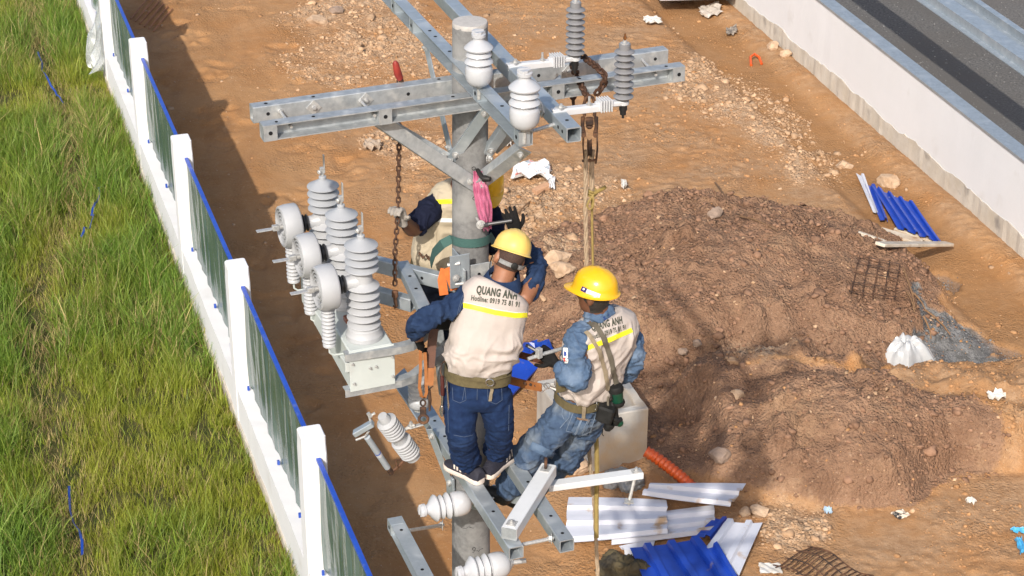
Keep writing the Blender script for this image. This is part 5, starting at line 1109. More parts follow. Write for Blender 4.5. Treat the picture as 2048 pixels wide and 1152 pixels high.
def shoe(parent, heel, toe, up, W_=0.046):
    heel, toe, up = Vector(heel), Vector(toe), Vector(up).normalized(); d = (toe-heel); L = d.length; d.normalize(); x = d.cross(up).normalized(); up = x.cross(d)
    out = [(0.0, 0.25), (0.012, 0.5), (0.04, 0.70), (0.08, 0.80), (0.2, 0.82), (0.4, 0.74), (0.6, 0.92), (0.8, 1.0), (0.9, 0.88), (0.96, 0.66), (0.99, 0.4), (1.0, 0.15)]
    def ring(h, g, z1=0.0): return [heel+d*(L*t)+x*(W_*w*g)+up*(h+z1*t) for t, w in out]+[heel+d*(L*t)-x*(W_*w*g)+up*(h+z1*t) for t, w in reversed(out)]
    so = MB().rings([ring(0.0, 0.94), ring(0.004, 1.0), ring(0.027, 1.02), ring(0.03, 0.98)]).build('sole', SOLE, parent, smooth=True, angle=35)
    M = MB(); rr = []
    for t, w, h in ((0.01, 0.6, 0.085), (0.08, 0.78, 0.098), (0.2, 0.8, 0.10), (0.35, 0.74, 0.098), (0.5, 0.80, 0.085), (0.65, 0.9, 0.068), (0.8, 0.92, 0.055), (0.92, 0.74, 0.046), (0.985, 0.4, 0.038)):
        c = heel+d*(L*t)+up*0.028; rr.append([c+x*(W_*w*math.cos(a))+up*(max(0, math.sin(a))**0.75*(h-0.028)) for a in np.linspace(-0.15, math.pi+0.15, 14)])
    M.rings(rr); u = M.build('upper', SHOE, parent, smooth=True, angle=60)
    for s in (-1, 1):
        for t in (0.44, 0.52, 0.60):
            g = []
            for a in np.linspace(0.12, 0.95, 6):
                c = heel+d*(L*(t+0.05*a))+up*0.028; w, h = 0.80, 0.086; p = c+x*(s*W_*1.04*w*math.cos(a))+up*(math.sin(a)**0.75*(h-0.028)+0.003); g.append([p-d*0.006, p+d*0.006])
            MB().sheet(g, 0.002).build('stripe', SOLE, u)
    for t in (0.42, 0.50, 0.58, 0.66):
        c = heel+d*(L*t)+up*(0.092-0.07*(t-0.42)); MB().tube([c-x*0.018, c+up*0.004, c+x*0.018], 0.0035, 5).build('lace', SOLE, u)
    return u
def ring_belt(parent, rows, R, w, grow, m, name='belt', th=0.006):
    """a belt that follows a trunk row: centre, half width, half depth, tilt by the row's own axis"""
    (c0, a, b), (c1, _, _) = rows; t = (Vector(c1)-Vector(c0)).normalized(); r_ = (Vector(R)-t*Vector(R).dot(t)).normalized(); f = t.cross(r_)
    A = [ell(c0-t*w/2, r_, f, a+grow, b+grow, 40), ell(c0+t*w/2, r_, f, a+grow, b+grow, 40)]; B = [ell(c0+t*w/2, r_, f, a+grow-th, b+grow-th, 40), ell(c0-t*w/2, r_, f, a+grow-th, b+grow-th, 40)]
    return MB().rings(A+B, cap=False, closed=True).build(name, m, parent, smooth=True, angle=40)

# ---------------------------------------------------------------- worker standing on the lower arms, back to the camera
def worker_one():
    root = thing('person', W(945, 965, 9.75), 'worker in beige vest and dark jeans standing on the pole arms, back to the camera', 'person', 'line workers on the pole')
    R = Vector((0.985, 0.10, -0.13)).normalized()
    hip = W(955, 768, 9.60); hl, hr = W(922, 775, 9.58), W(985, 778, 9.60)
    kl, kr = W(922, 868, 9.50), W(1000, 856, 9.60); al, ar = W(940, 946, 9.74), W(985, 928, 9.86)
    rows = [(W(955, 772, 9.62), 0.155, 0.125), (W(957, 752, 9.62), 0.16, 0.118), (W(965, 700, 9.63), 0.17, 0.115), (W(980, 640, 9.66), 0.175, 0.115), (W(990, 600, 9.68), 0.175, 0.105), (W(1000, 574, 9.71), 0.12, 0.085), (W(1004, 562, 9.72), 0.07, 0.065)]
    sl, sr = W(942, 592, 9.69), W(1046, 600, 9.72); el, er = W(838, 640, 9.56), W(1078, 552, 9.86); wl_, wr = W(838, 680, 9.74), W(1040, 478, 10.02)
    hc = W(1018, 518, 9.76); hU = Vector((0.36, 0.22, 0.90)).normalized(); hF = Vector((-0.30, 0.93, -0.15))
    # body: one continuous surface
    M = MB(); trunk(M, [(c, a*0.9, b*0.9) for c, a, b in rows], R)
    limb(M, [hl, kl, al], [0.075, 0.052, 0.038]); limb(M, [hr, kr, ar], [0.075, 0.052, 0.038]); limb(M, [sl, el, wl_], [0.05, 0.038, 0.027]); limb(M, [sr, er, wr, W(1030, 458, 10.03)], [0.05, 0.038, 0.028, 0.025])
    head_mesh(M, hc, hU, hF); limb(M, [rows[-1][0], hc-hU*0.06-hF.normalized()*0.01], [0.062, 0.058])
    V, F, N_ = remesh(M, 0.0085, 2); obj_np(V, F, 'body', SKIN, root)
    # hair
    U, Fw = hU, (hF-hU*hF.dot(hU)).normalized(); RR = Fw.cross(U); rr = []
    for h, w, f, b in HEADP[2:9]:
        if h < -0.05: h, w, b = -0.052, w*1.0, b*1.0
        rr.append([hc+U*h+RR*((w+0.004)*math.cos(t))+Fw*((b+0.005)*math.sin(t)) for t in np.linspace(-math.pi+0.15, -0.15, 18)])
    g = MB().sheet(rr, 0.004).build('hair', STUBBLE, root, smooth=True)
    # trousers
    M = MB(); trunk(M, [(W(957, 742, 9.62), 0.150, 0.118), (W(955, 765, 9.61), 0.165, 0.132), (W(954, 790, 9.60), 0.168, 0.135), (W(954, 806, 9.60), 0.15, 0.115)], R)
    limb(M, [W(918, 788, 9.58), W(922, 835, 9.53), kl, W(927, 898, 9.61), W(936, 924, 9.69)], [0.096, 0.088, 0.078, 0.070, 0.064]); limb(M, [W(990, 790, 9.60), W(996, 830, 9.59), kr, W(998, 880, 9.72), W(993, 902, 9.80)], [0.096, 0.088, 0.078, 0.070, 0.062])
    M.cbox(W(897, 838, 9.56), R*0.012, Vector((0, .05, 0)), UP*0.085, 0.01).cbox(W(1018, 832, 9.62), R*0.012, Vector((0, .05, 0)), UP*0.085, 0.01)
    V, F, N_ = remesh(M, 0.0066, 4)
    low = np.clip((5.28-V[:, 2])/0.35, 0, 1); V = fold(V, N_, 0.024, (6, 6, 24), 0.3+0.7*low, 3.0); V = fold(V, N_, 0.012, (16, 16, 42), 0.45+0.55*low, 8.0, warp=0.9)
    V = relax(V, F, 1, 0.45); tr = obj_np(V, F, 'trousers', DENIM, root); bt = bvh_of((V, F))
    for ln in ([(898, 762), (930, 772), (925, 800)], [(905, 775), (906, 800), (920, 806), (932, 800), (930, 775)], [(988, 776), (1012, 762)], [(975, 778), (976, 802), (992, 808), (1004, 800), (1003, 776)], [(955, 765), (954, 800)], [(896, 815), (897, 865)], [(1018, 810), (1017, 862)], [(908, 870), (928, 874), (945, 870)]):
        stitch(bt, ln, 'seam', THREAD, tr)
    # jacket
    M = MB(); trunk(M, [(c, a*0.84, b*0.72) for c, a, b in rows[2:6]], R)
    limb(M, [W(962, 592, 9.72), W(925, 600, 9.67), W(880, 622, 9.60), el, W(833, 654, 9.62), W(835, 662, 9.68)], [0.055, 0.062, 0.058, 0.054, 0.050, 0.046]); limb(M, [W(1024, 602, 9.74), W(1056, 590, 9.78), er, W(1066, 515, 9.95), W(1048, 490, 10.0)], [0.052, 0.055, 0.050, 0.045, 0.042])
    V, F, N_ = remesh(M, 0.0064, 3); V = fold(V, N_, 0.026, (15, 9, 10), None, 1.7, warp=0.9); V = fold(V, N_, 0.012, (34, 22, 26), None, 5.1, warp=0.9)
    V = relax(V, F, 1, 0.45); jk = obj_np(V, F, 'jacket', DENIM_J, root); bj = bvh_of((V, F))
    stitch(bj, [(926, 590), (918, 615), (912, 640)], 'seam', THREAD, jk); stitch(bj, [(929, 590), (921, 615), (915, 640)], 'seam', THREAD, jk); stitch(bj, [(1058, 575), (1064, 600), (1062, 630)], 'seam', THREAD, jk)
    cf = Vector((0.05, .95, .2)); MB().rings([ell(W(1000, 572, 9.70), R, cf, 0.118, 0.108, 28, 2.1), ell(W(1006, 552, 9.725), R, cf, 0.094, 0.094, 28, 2.1), ell(W(1008, 546, 9.732), R, cf, 0.084, 0.086, 28, 2.1), ell(W(1007, 555, 9.73), R, cf, 0.075, 0.075, 28, 2.1)], cap=False).build('collar', DENIM_J, jk, smooth=True)
    # vest
    vr = [(W(958, 733, 9.63), 0.150, 0.118), (W(958, 727, 9.625), 0.180, 0.140), (W(960, 712, 9.62), 0.194, 0.148), (W(968, 680, 9.63), 0.200, 0.142), (W(978, 645, 9.655), 0.198, 0.136), (W(986, 612, 9.675), 0.196, 0.130), (W(992, 588, 9.69), 0.188, 0.118), (W(998, 574, 9.705), 0.150, 0.100), (W(1000, 570, 9.71), 0.12, 0.09)]
    M = MB(); trunk(M, vr, R, p=2.6); V, F, N_ = remesh(M, 0.0066, 4)
    up_ = np.clip((V[:, 2]-5.78)/0.12, 0, 1); hm_ = np.clip((V[:, 2]-5.53)/0.1, 0.1, 1); V = fold(V, N_, 0.026, (5.5, 5.5, 3.5), (1-0.94*up_)*hm_, 2.2, warp=0.9); V = fold(V, N_, 0.009, (16, 14, 8), 1-0.95*up_, 6.0, warp=1.0)
    V = relax(V, F, 1, 0.45); vs_ = obj_np(V, F, 'vest', VEST, root); bv = bvh_of((V, F))
    print_text(bv, 'QUANG ANH', (952, 586), (1033, 599), 15, INK, vs_, bold=0.045); print_text(bv, 'Hotline: 0919 75 81 91', (942, 600), (1038, 614), 10, INK, vs_, bold=0.032)
    tp = band(bv, [(918, 609), (945, 614), (990, 625), (1030, 631), (1060, 630)], 9.5, 'reflective_band', HIVIS, vs_, off=0.004)
    stitch(bv, [(919, 603), (945, 608), (990, 619), (1030, 625), (1060, 624)], 'seam', SILVER, vs_)
    # belt with buckle gear
    ball = bvh_of((V, F), (np.array([tuple(v.co) for v in tr.data.vertices])+np.array(root.location), [tuple(p.vertices) for p in tr.data.polygons]))
    bl = ring_belt(root, ((W(956, 744, 9.615), 0.176, 0.140), (W(958, 725, 9.62), 0, 0)), Vector((0.985, 0.1, -0.10)), 0.060, 0.010, OLIVE)
    bb = bvh_of((np.array([tuple(v.co) for v in bl.data.vertices])+np.array(root.location), [tuple(p.vertices) for p in bl.data.polygons]), (V, F))
    band(bb, [(892, 745), (930, 757), (975, 762), (1020, 748)], 7, 'belt_webbing', OLIVE, bl, off=0.008)
    c = cast(bb, 979, 764, 0.014) or W(979, 764, 9.47); MB().tube([c+R*(0.022*math.cos(a))+UP*(0.022*math.sin(a)) for a in np.linspace(0, 2*math.pi, 18, endpoint=False)], 0.004, 6, closed=True).build('ring', STEELC, bl, smooth=True)
    band(ball, [(981, 764), (983, 780), (979, 802)], 6, 'hanging_tab', KHAKI, bl, off=0.012)
    MB().cbox(W(884, 640, 9.86), R*0.055, Vector((0, 0.03, 0)), UP*0.055, 0.02).build('tool_pouch', BLKPL, bl, smooth=True, angle=40)
    # helmet
    hm, sh = helmet(root, hc+hU*0.042+hF.normalized()*0.01, (hU+hF.normalized()*0.20).normalized(), hF, YEL1, 0.90)
    U2 = (hU-hF.normalized()*0.1).normalized(); P = [hc-U2*0.006+(RR*math.sin(a)*0.092-Fw*math.cos(a)*0.108) for a in np.linspace(-0.95, 0.95, 14)]
    g = [[p-U2*0.012, p, p+U2*0.012] for p in P]; hb = MB().sheet(g, 0.003).build('head_band', mat('grey_head_band', (0.25, 0.25, 0.25), (0.15, 0.15, 0.15), 50, rough=0.5), sh, smooth=True)
    MB().lathe(hc-U2*0.006-Fw*0.108, -Fw, [(0.02, 0), (0.02, 0.008), (0.014, 0.012), (0.006, 0.013)], 16).build('ratchet_knob', BLKPL, hb, smooth=True, angle=40)
    for s in (-1, 1): MB().tube([hc+RR*s*0.105-U2*-0.004-Fw*0.02, hc+RR*s*0.09-U2*0.05+Fw*0.01, hc+RR*s*0.05-U2*0.125+Fw*0.05], 0.003, 5).build('chin_strap', BLKPL, sh)
    # gloves
    V, F, N_ = hand(W(836, 674, 9.72), W(838, 700, 9.80)-W(836, 668, 9.70), Vector((0.6, 0.7, -0.2)), 0.4, -1, 0.2, 1.12); obj_np(V, F, 'glove', BLACKG, root)
    V, F, N_ = hand(W(1034, 466, 10.03), W(1024, 440, 10.03)-W(1034, 466, 10.03), Vector((-0.1, 0.9, -0.3)), 0.25, -1, 0.5, 0.95); obj_np(V, F, 'glove', BLACKG, root)
    # shoes
    zt = ZC+0.002
    shoe(root, Z(964, 968, zt), Z(892, 930, zt), UP, 0.052); shoe(root, Z(972, 958, zt), Z(1038, 900, zt), UP, 0.052)
    return root
worker_one()

# ---------------------------------------------------------------- worker leaning back in his belt on the right
def worker_two():
    root = thing('person', W(1010, 1005, 10.0), 'worker in washed denim and bright yellow helmet leaning back from the pole', 'person', 'line workers on the pole')
    R = Vector((0.78, 0.58, 0.16)).normalized()
    rows = [(W(1160, 815, 9.92), 0.14, 0.115), (W(1162, 795, 9.92), 0.145, 0.115), (W(1172, 760, 9.90), 0.15, 0.11), (W(1190, 705, 9.88), 0.155, 0.108), (W(1200, 665, 9.87), 0.155, 0.10), (W(1202, 636, 9.87), 0.11, 0.08), (W(1200, 622, 9.87), 0.065, 0.06)]
    sl, sr = W(1157, 672, 9.76), W(1250, 655, 10.0); el, er = W(1166, 768, 9.62), W(1268, 722, 9.96); wl_, wr = W(1118, 738, 9.70), W(1235, 745, 10.15)
    hl, hr = W(1142, 815, 9.85), W(1182, 822, 9.98); kl, kr = W(1066, 898, 9.86), W(1128, 918, 10.06); al, ar = W(1006, 990, 10.02), W(1048, 1000, 10.16)
    hc = W(1190, 588, 9.86); hU = Vector((-0.02, 0.05, 1)).normalized(); hF = Vector((-0.86, 0.50, -0.10))
    M = MB(); trunk(M, [(c, a*0.9, b*0.9) for c, a, b in rows], R); limb(M, [hl, kl, al], [0.075, 0.052, 0.038]); limb(M, [hr, kr, ar], [0.075, 0.052, 0.038]); limb(M, [sl, el, wl_], [0.05, 0.038, 0.027]); limb(M, [sr, er, wr], [0.05, 0.038, 0.027])
    head_mesh(M, hc, hU, hF); limb(M, [rows[-1][0], hc-hU*0.07-hF.normalized()*0.015], [0.060, 0.056]); V, F, N_ = remesh(M, 0.0085, 2); obj_np(V, F, 'body', SKIN2, root)
    U = hU; Fw = (hF-hU*hF.dot(hU)).normalized(); RR = Fw.cross(U)
    for s in (-1, 1): MB().lathe(hc+U*0.012+Fw*0.086+RR*s*0.03, Fw, [(0.011, 0), (0.012, 0.004), (0.006, 0.009)], 12).build('eye', HAIR, root, smooth=True)
    rr = []
    for h, w, f, b in HEADP[1:9]:
        if h < -0.075: h, w, b = -0.078, 0.052, 0.055
        rr.append([hc+U*h+RR*((w+0.010)*math.cos(t))+Fw*((b+0.012)*math.sin(t)+(0.03 if h > -0.02 else 0)*abs(math.cos(t))**3) for t in np.linspace(-math.pi+0.02, -0.02, 20)])
    MB().sheet(rr, 0.010).build('hair', HAIR, root, smooth=True)
    # trousers
    M = MB(); trunk(M, [(W(1166, 783, 9.91), 0.140, 0.115), (W(1162, 802, 9.92), 0.155, 0.13), (W(1158, 828, 9.93), 0.155, 0.13), (W(1152, 842, 9.94), 0.13, 0.11)], R)
    limb(M, [W(1140, 822, 9.86), W(1108, 856, 9.85), kl, W(1040, 940, 9.95), W(1014, 982, 10.0)], [0.098, 0.092, 0.086, 0.078, 0.072]); limb(M, [W(1180, 832, 9.99), W(1155, 872, 10.03), kr, W(1088, 955, 10.12), W(1052, 998, 10.15)], [0.098, 0.092, 0.084, 0.076, 0.07])
    V, F, N_ = remesh(M, 0.0066, 4); low = np.clip((5.05-V[:, 2])/0.3, 0, 1); V = fold(V, N_, 0.026, (13, 8, 12), 0.45+0.55*low, 4.4, warp=0.9); V = fold(V, N_, 0.013, (28, 20, 30), None, 9.0, warp=0.9)
    V = relax(V, F, 1, 0.45); tr = obj_np(V, F, 'trousers', DENIM_LT, root); bt = bvh_of((V, F))
    for ln in ([(1141, 810), (1138, 835), (1120, 856)], [(1148, 822), (1192, 828), (1178, 872), (1132, 862), (1148, 822)], [(1150, 835), (1190, 840)], [(1128, 800), (1124, 830), (1128, 838)], [(1066, 884), (1082, 902), (1112, 908)]):
        stitch(bt, ln, 'seam', THREAD_L, tr, r=0.0024)
    band(bt, [(1148, 850), (1172, 862)], 26, 'thigh_pocket', DENIM_L, tr, off=0.007)
    band(bt, [(1062, 890), (1108, 912)], 16, 'knee_pocket_flap', DENIM_L, tr, off=0.006)
    band(bt, [(1150, 868), (1166, 832)], 4, 'reinforcing_strip', THREAD_L, tr, off=0.011); band(bt, [(1160, 872), (1178, 838)], 4, 'reinforcing_strip', THREAD_L, tr, off=0.011)
    # jacket
    M = MB(); trunk(M, [(c, a*0.86, b*0.74) for c, a, b in rows[2:6]], R)
    limb(M, [W(1166, 662, 9.78), W(1152, 680, 9.74), W(1152, 725, 9.66), el, W(1140, 752, 9.64), W(1120, 738, 9.68)], [0.050, 0.057, 0.058, 0.058, 0.054, 0.050]); limb(M, [W(1236, 652, 9.98), W(1258, 668, 10.0), er, W(1245, 748, 10.08), wr], [0.064, 0.064, 0.060, 0.054, 0.05])
    Fx = Vector((-0.58, 0.78, 0)); M.rings([ell(W(1200, 640, 9.87), R, Fx, 0.080, 0.075, 20, 2.1), ell(W(1197, 618, 9.87), R, Fx, 0.068, 0.070, 20, 2.1)])
    V, F, N_ = remesh(M, 0.0064, 3); V = fold(V, N_, 0.028, (11, 11, 13), None, 2.7, warp=0.9); V = fold(V, N_, 0.013, (28, 26, 30), None, 3.1, warp=0.9)
    V = relax(V, F, 1, 0.45); jk = obj_np(V, F, 'jacket', DENIM_L, root); bj = bvh_of((V, F))
    Vc, Fc = [], []
    cg = MB().rings([ell(W(1201, 640, 9.87), R, Fx, 0.086, 0.082, 24, 2.1), ell(W(1198, 620, 9.87), R, Fx, 0.073, 0.076, 24, 2.1), ell(W(1198, 622, 9.87), R, Fx, 0.068, 0.070, 24, 2.1)], cap=False).build('collar', mat('deep_blue_collar', (0.012, 0.035, 0.13), (0.02, 0.05, 0.17), 20, rough=0.9), jk, smooth=True)
    stitch(bj, [(1146, 664), (1158, 690), (1168, 700)], 'seam', THREAD, jk); stitch(bj, [(1118, 722), (1124, 740), (1116, 752)], 'seam', THREAD, jk)
    g = band(bj, [(1131, 696), (1132, 726)], 8.5, 'arm_badge', SILVER, jk, off=0.006)
    band(bj, [(1130.5, 703), (1131.5, 712)], 4, 'badge_print', mat('badge_blue', (0.05, 0.09, 0.35), rough=0.6), jk, off=0.009); band(bj, [(1130, 716), (1131.5, 722)], 5, 'badge_print', mat('badge_red', (0.5, 0.05, 0.04), rough=0.6), jk, off=0.009)
    # vest
    vr = [(W(1172, 782, 9.91), 0.140, 0.112), (W(1173, 775, 9.91), 0.166, 0.136), (W(1179, 752, 9.90), 0.178, 0.142), (W(1190, 715, 9.885), 0.182, 0.140), (W(1200, 685, 9.88), 0.204, 0.138), (W(1207, 660, 9.87), 0.214, 0.130), (W(1209, 642, 9.87), 0.188, 0.112), (W(1205, 630, 9.87), 0.115, 0.09)]
    M = MB(); trunk(M, vr, R, p=2.6); V, F, N_ = remesh(M, 0.0066, 4); zz = W(1200, 690, 9.75).z; up_ = np.clip((V[:, 2]-zz)/0.1, 0, 1)
    V = fold(V, N_, 0.032, (7, 7, 4.5), 1-0.92*up_, 5.2, warp=1.0); V = fold(V, N_, 0.009, (18, 15, 9), 1-0.95*up_, 2.0, warp=1.0); V = relax(V, F, 1, 0.45); vs_ = obj_np(V, F, 'vest', VEST, root); bv = bvh_of((V, F))
    print_text(bv, 'QUANG ANH', (1184, 662), (1245, 646), 14, INK, vs_, bold=0.045, shear=0.1); print_text(bv, 'Hotline: 0919 75 81 91', (1184, 679), (1252, 658), 9.5, INK, vs_, bold=0.032, shear=0.1)
    band(bv, [(1170, 698), (1190, 690), (1220, 679), (1264, 660)], 9, 'reflective_band', HIVIS, vs_, off=0.004)
    # shoulder straps and the tool hanging from them
    band(bv, [(1166, 655), (1176, 645), (1192, 652), (1207, 676), (1222, 720), (1232, 768)], 10, 'shoulder_strap', DKSTRAP, root, off=0.012); band(bv, [(1164, 656), (1180, 672), (1198, 702), (1210, 742), (1216, 780)], 8, 'shoulder_strap', KHAKI, root, off=0.010)
    bl = ring_belt(root, ((W(1168, 788, 9.915), 0.164, 0.134), (W(1171, 768, 9.91), 0, 0)), R, 0.052, 0.010, OLIVE)
    bb = bvh_of((np.array([tuple(v.co) for v in bl.data.vertices])+np.array(root.location), [tuple(p.vertices) for p in bl.data.polygons]), (np.array([tuple(v.co) for v in tr.data.vertices])+np.array(root.location), [tuple(p.vertices) for p in tr.data.polygons]))
    band(bb, [(1163, 792), (1168, 815), (1167, 836)], 7, 'hanging_tab', KHAKI, bl, off=0.012); band(bb, [(1152, 836), (1178, 839)], 4, 'metal_tab', STEELC, bl, off=0.014)
    for cx, cy, rx, ry in ((1196, 792, 0.020, 0.024), (1188, 808, 0.012, 0.034), (1180, 798, 0.016, 0.014)):
        c = cast(bb, cx, cy, 0.016) or W(cx, cy, 9.78); MB().tube([c+Vector((1, .1, 0))*(rx*math.cos(a))+UP*(ry*math.sin(a)) for a in np.linspace(0, 2*math.pi, 18, endpoint=False)], 0.004, 6, closed=True).build('carabiner', STEELC, bl, smooth=True)
    MB().cbox(W(1122, 768, 9.72), Vector((0.028, 0.01, 0)), Vector((0, 0.03, 0)), UP*0.04, 0.006).build('tool_pouch', OLIVE, bl)
    # helmet with sticker
    hU2 = (hU+hF.normalized()*0.02+Vector((0.10, 0, 0))).normalized(); hm, sh = helmet(root, hc+U*0.022, hU2, hF, YEL2)
    bh = bvh_of((np.array([tuple(v.co) for v in sh.data.vertices])+np.array(root.location), [tuple(p.vertices) for p in sh.data.polygons]))
    st1 = band(bh, [(1173, 582), (1200, 592)], 8, 'sticker', SILVER, sh, off=0.003, step=2, thick=0.001); st2 = band(bh, [(1163, 576.5), (1173, 581.5)], 9.5, 'sticker', mat('violet_print', (0.025, 0.015, 0.12), rough=0.5), sh, off=0.0035, step=2, thick=0.001)
    INKV = mat('blue_grey_print', (0.10, 0.10, 0.2), rough=0.6)
    for k in range(2): stitch(bh, [(1175, 582+k*3), (1187, 586.5+k*3)], 'sticker_print', INKV, sh, r=0.0012, off=0.0055, step=2); stitch(bh, [(1188.5, 587+k*3), (1198, 590.3+k*3)], 'sticker_print', INKV, sh, r=0.0012, off=0.0055, step=2)
    c = cast(bh, 1168, 578, 0.006)
    if c: MB().lathe(c, Vector((0, -1, .3)), [(0.006, -0.002), (0.006, 0.001)], 12).build('sticker_print', SILVER, sh)
    # gloved left hand on the bolts
    V, F, N_ = hand(W(1112, 728, 9.69), W(1088, 706, 9.72)-W(1112, 728, 9.69), Vector((-0.2, 0.75, -0.5)), 0.75, 1, 0.15, 1.0); obj_np(V, F, 'glove', BLACKG, root)
    V, F, N_ = hand(wr, Vector((-0.6, 0.6, 0.1)), Vector((0, .3, -1)), 0.6, 1); obj_np(V, F, 'glove', BLACKG, root)
    BOOT = mat('black_boot', (0.012, 0.011, 0.012), (0.02, 0.02, 0.02), 30, rough=0.6)
    for a, b in ((W(1012, 1004, 9.98), W(968, 985, 10.12)), (W(1054, 1018, 10.12), W(1010, 1000, 10.26))):
        d = (b-a).normalized(); M = MB(); limb(M, [a+UP*0.02, a.lerp(b, .55)+UP*0.03, b+UP*0.005], [0.046, 0.048, 0.034]); limb(M, [a+UP*0.10, a+UP*0.02], [0.044, 0.042]); V, F, N_ = remesh(M, 0.007, 3); obj_np(V, F, 'boot', BOOT, root)
    # cordless tool hung on the strap
    t = thing('cordless_drill', W(1222, 860, 9.80), 'green and black cordless drill hanging at the hip of the leaning worker', 'drill')
    y = 9.80
    M = MB(); limb(M, [W(1232, 782, y), W(1236, 804, y)], [0.040, 0.034]); V, F, N_ = remesh(M, 0.006, 3); obj_np(V, F, 'motor_housing', GRNPL, t); MB().lathe(W(1231, 776, y), W(1230, 770, y)-W(1233, 790, y), [(0.044, -0.02), (0.046, 0.0), (0.040, 0.016), (0.02, 0.024)], 16).build('rubber_bumper', BLKPL, t, smooth=True, angle=40); MB().lathe(W(1236, 802, y), W(1237, 812, y)-W(1234, 796, y), [(0.038, 0), (0.04, 0.012), (0.03, 0.03)], 14).build('rubber_bumper', BLKPL, t, smooth=True, angle=40); MB().tube([W(1222, 786, y-0.03), W(1224, 800, y-0.035)], 0.006, 6).build('vent_slot', BLKPL, t)
    M = MB(); limb(M, [W(1227, 806, y), W(1229, 830, y), W(1232, 846, y)], [0.028, 0.022, 0.026]); V, F, N_ = remesh(M, 0.006, 3); obj_np(V, F, 'handle', BLKPL, t)
    MB().cbox(W(1212, 824, y-0.02), Vector((0.046, -0.012, -0.012)), Vector((0.012, 0.045, 0.004)), Vector((0.010, 0, 0.048)), 0.01).build('battery', BLKPL, t, smooth=True, angle=35)
    M = MB(); limb(M, [W(1236, 840, y+0.01), W(1240, 848, y+0.01)], [0.022, 0.024]); V, F, N_ = remesh(M, 0.006, 3); obj_np(V, F, 'gear_housing', GRNPL, t); MB().tube([W(1224, 836, y-0.02), W(1236, 842, y-0.02), W(1242, 838, y)], 0.014, 8).tube([W(1206, 858, y), W(1204, 868, y), W(1207, 872, y)], 0.003, 5).build('trigger_guard', BLKPL, t, smooth=True)
    MB().lathe(W(1222, 846, y-0.01), W(1210, 862, y)-W(1222, 846, y), [(0.028, 0), (0.030, 0.02), (0.024, 0.045), (0.012, 0.055)], 14).build('chuck', BLKPL, t, smooth=True, angle=40)
    MB().tube([W(1231, 768, y+0.02), W(1232, 784, y-0.03)], 0.005, 6).tube([W(1216, 780, y+0.02), W(1216, 815, y-0.03)], 0.007, 6).build('carry_loop', DKSTRAP, t)
    return root
worker_two()

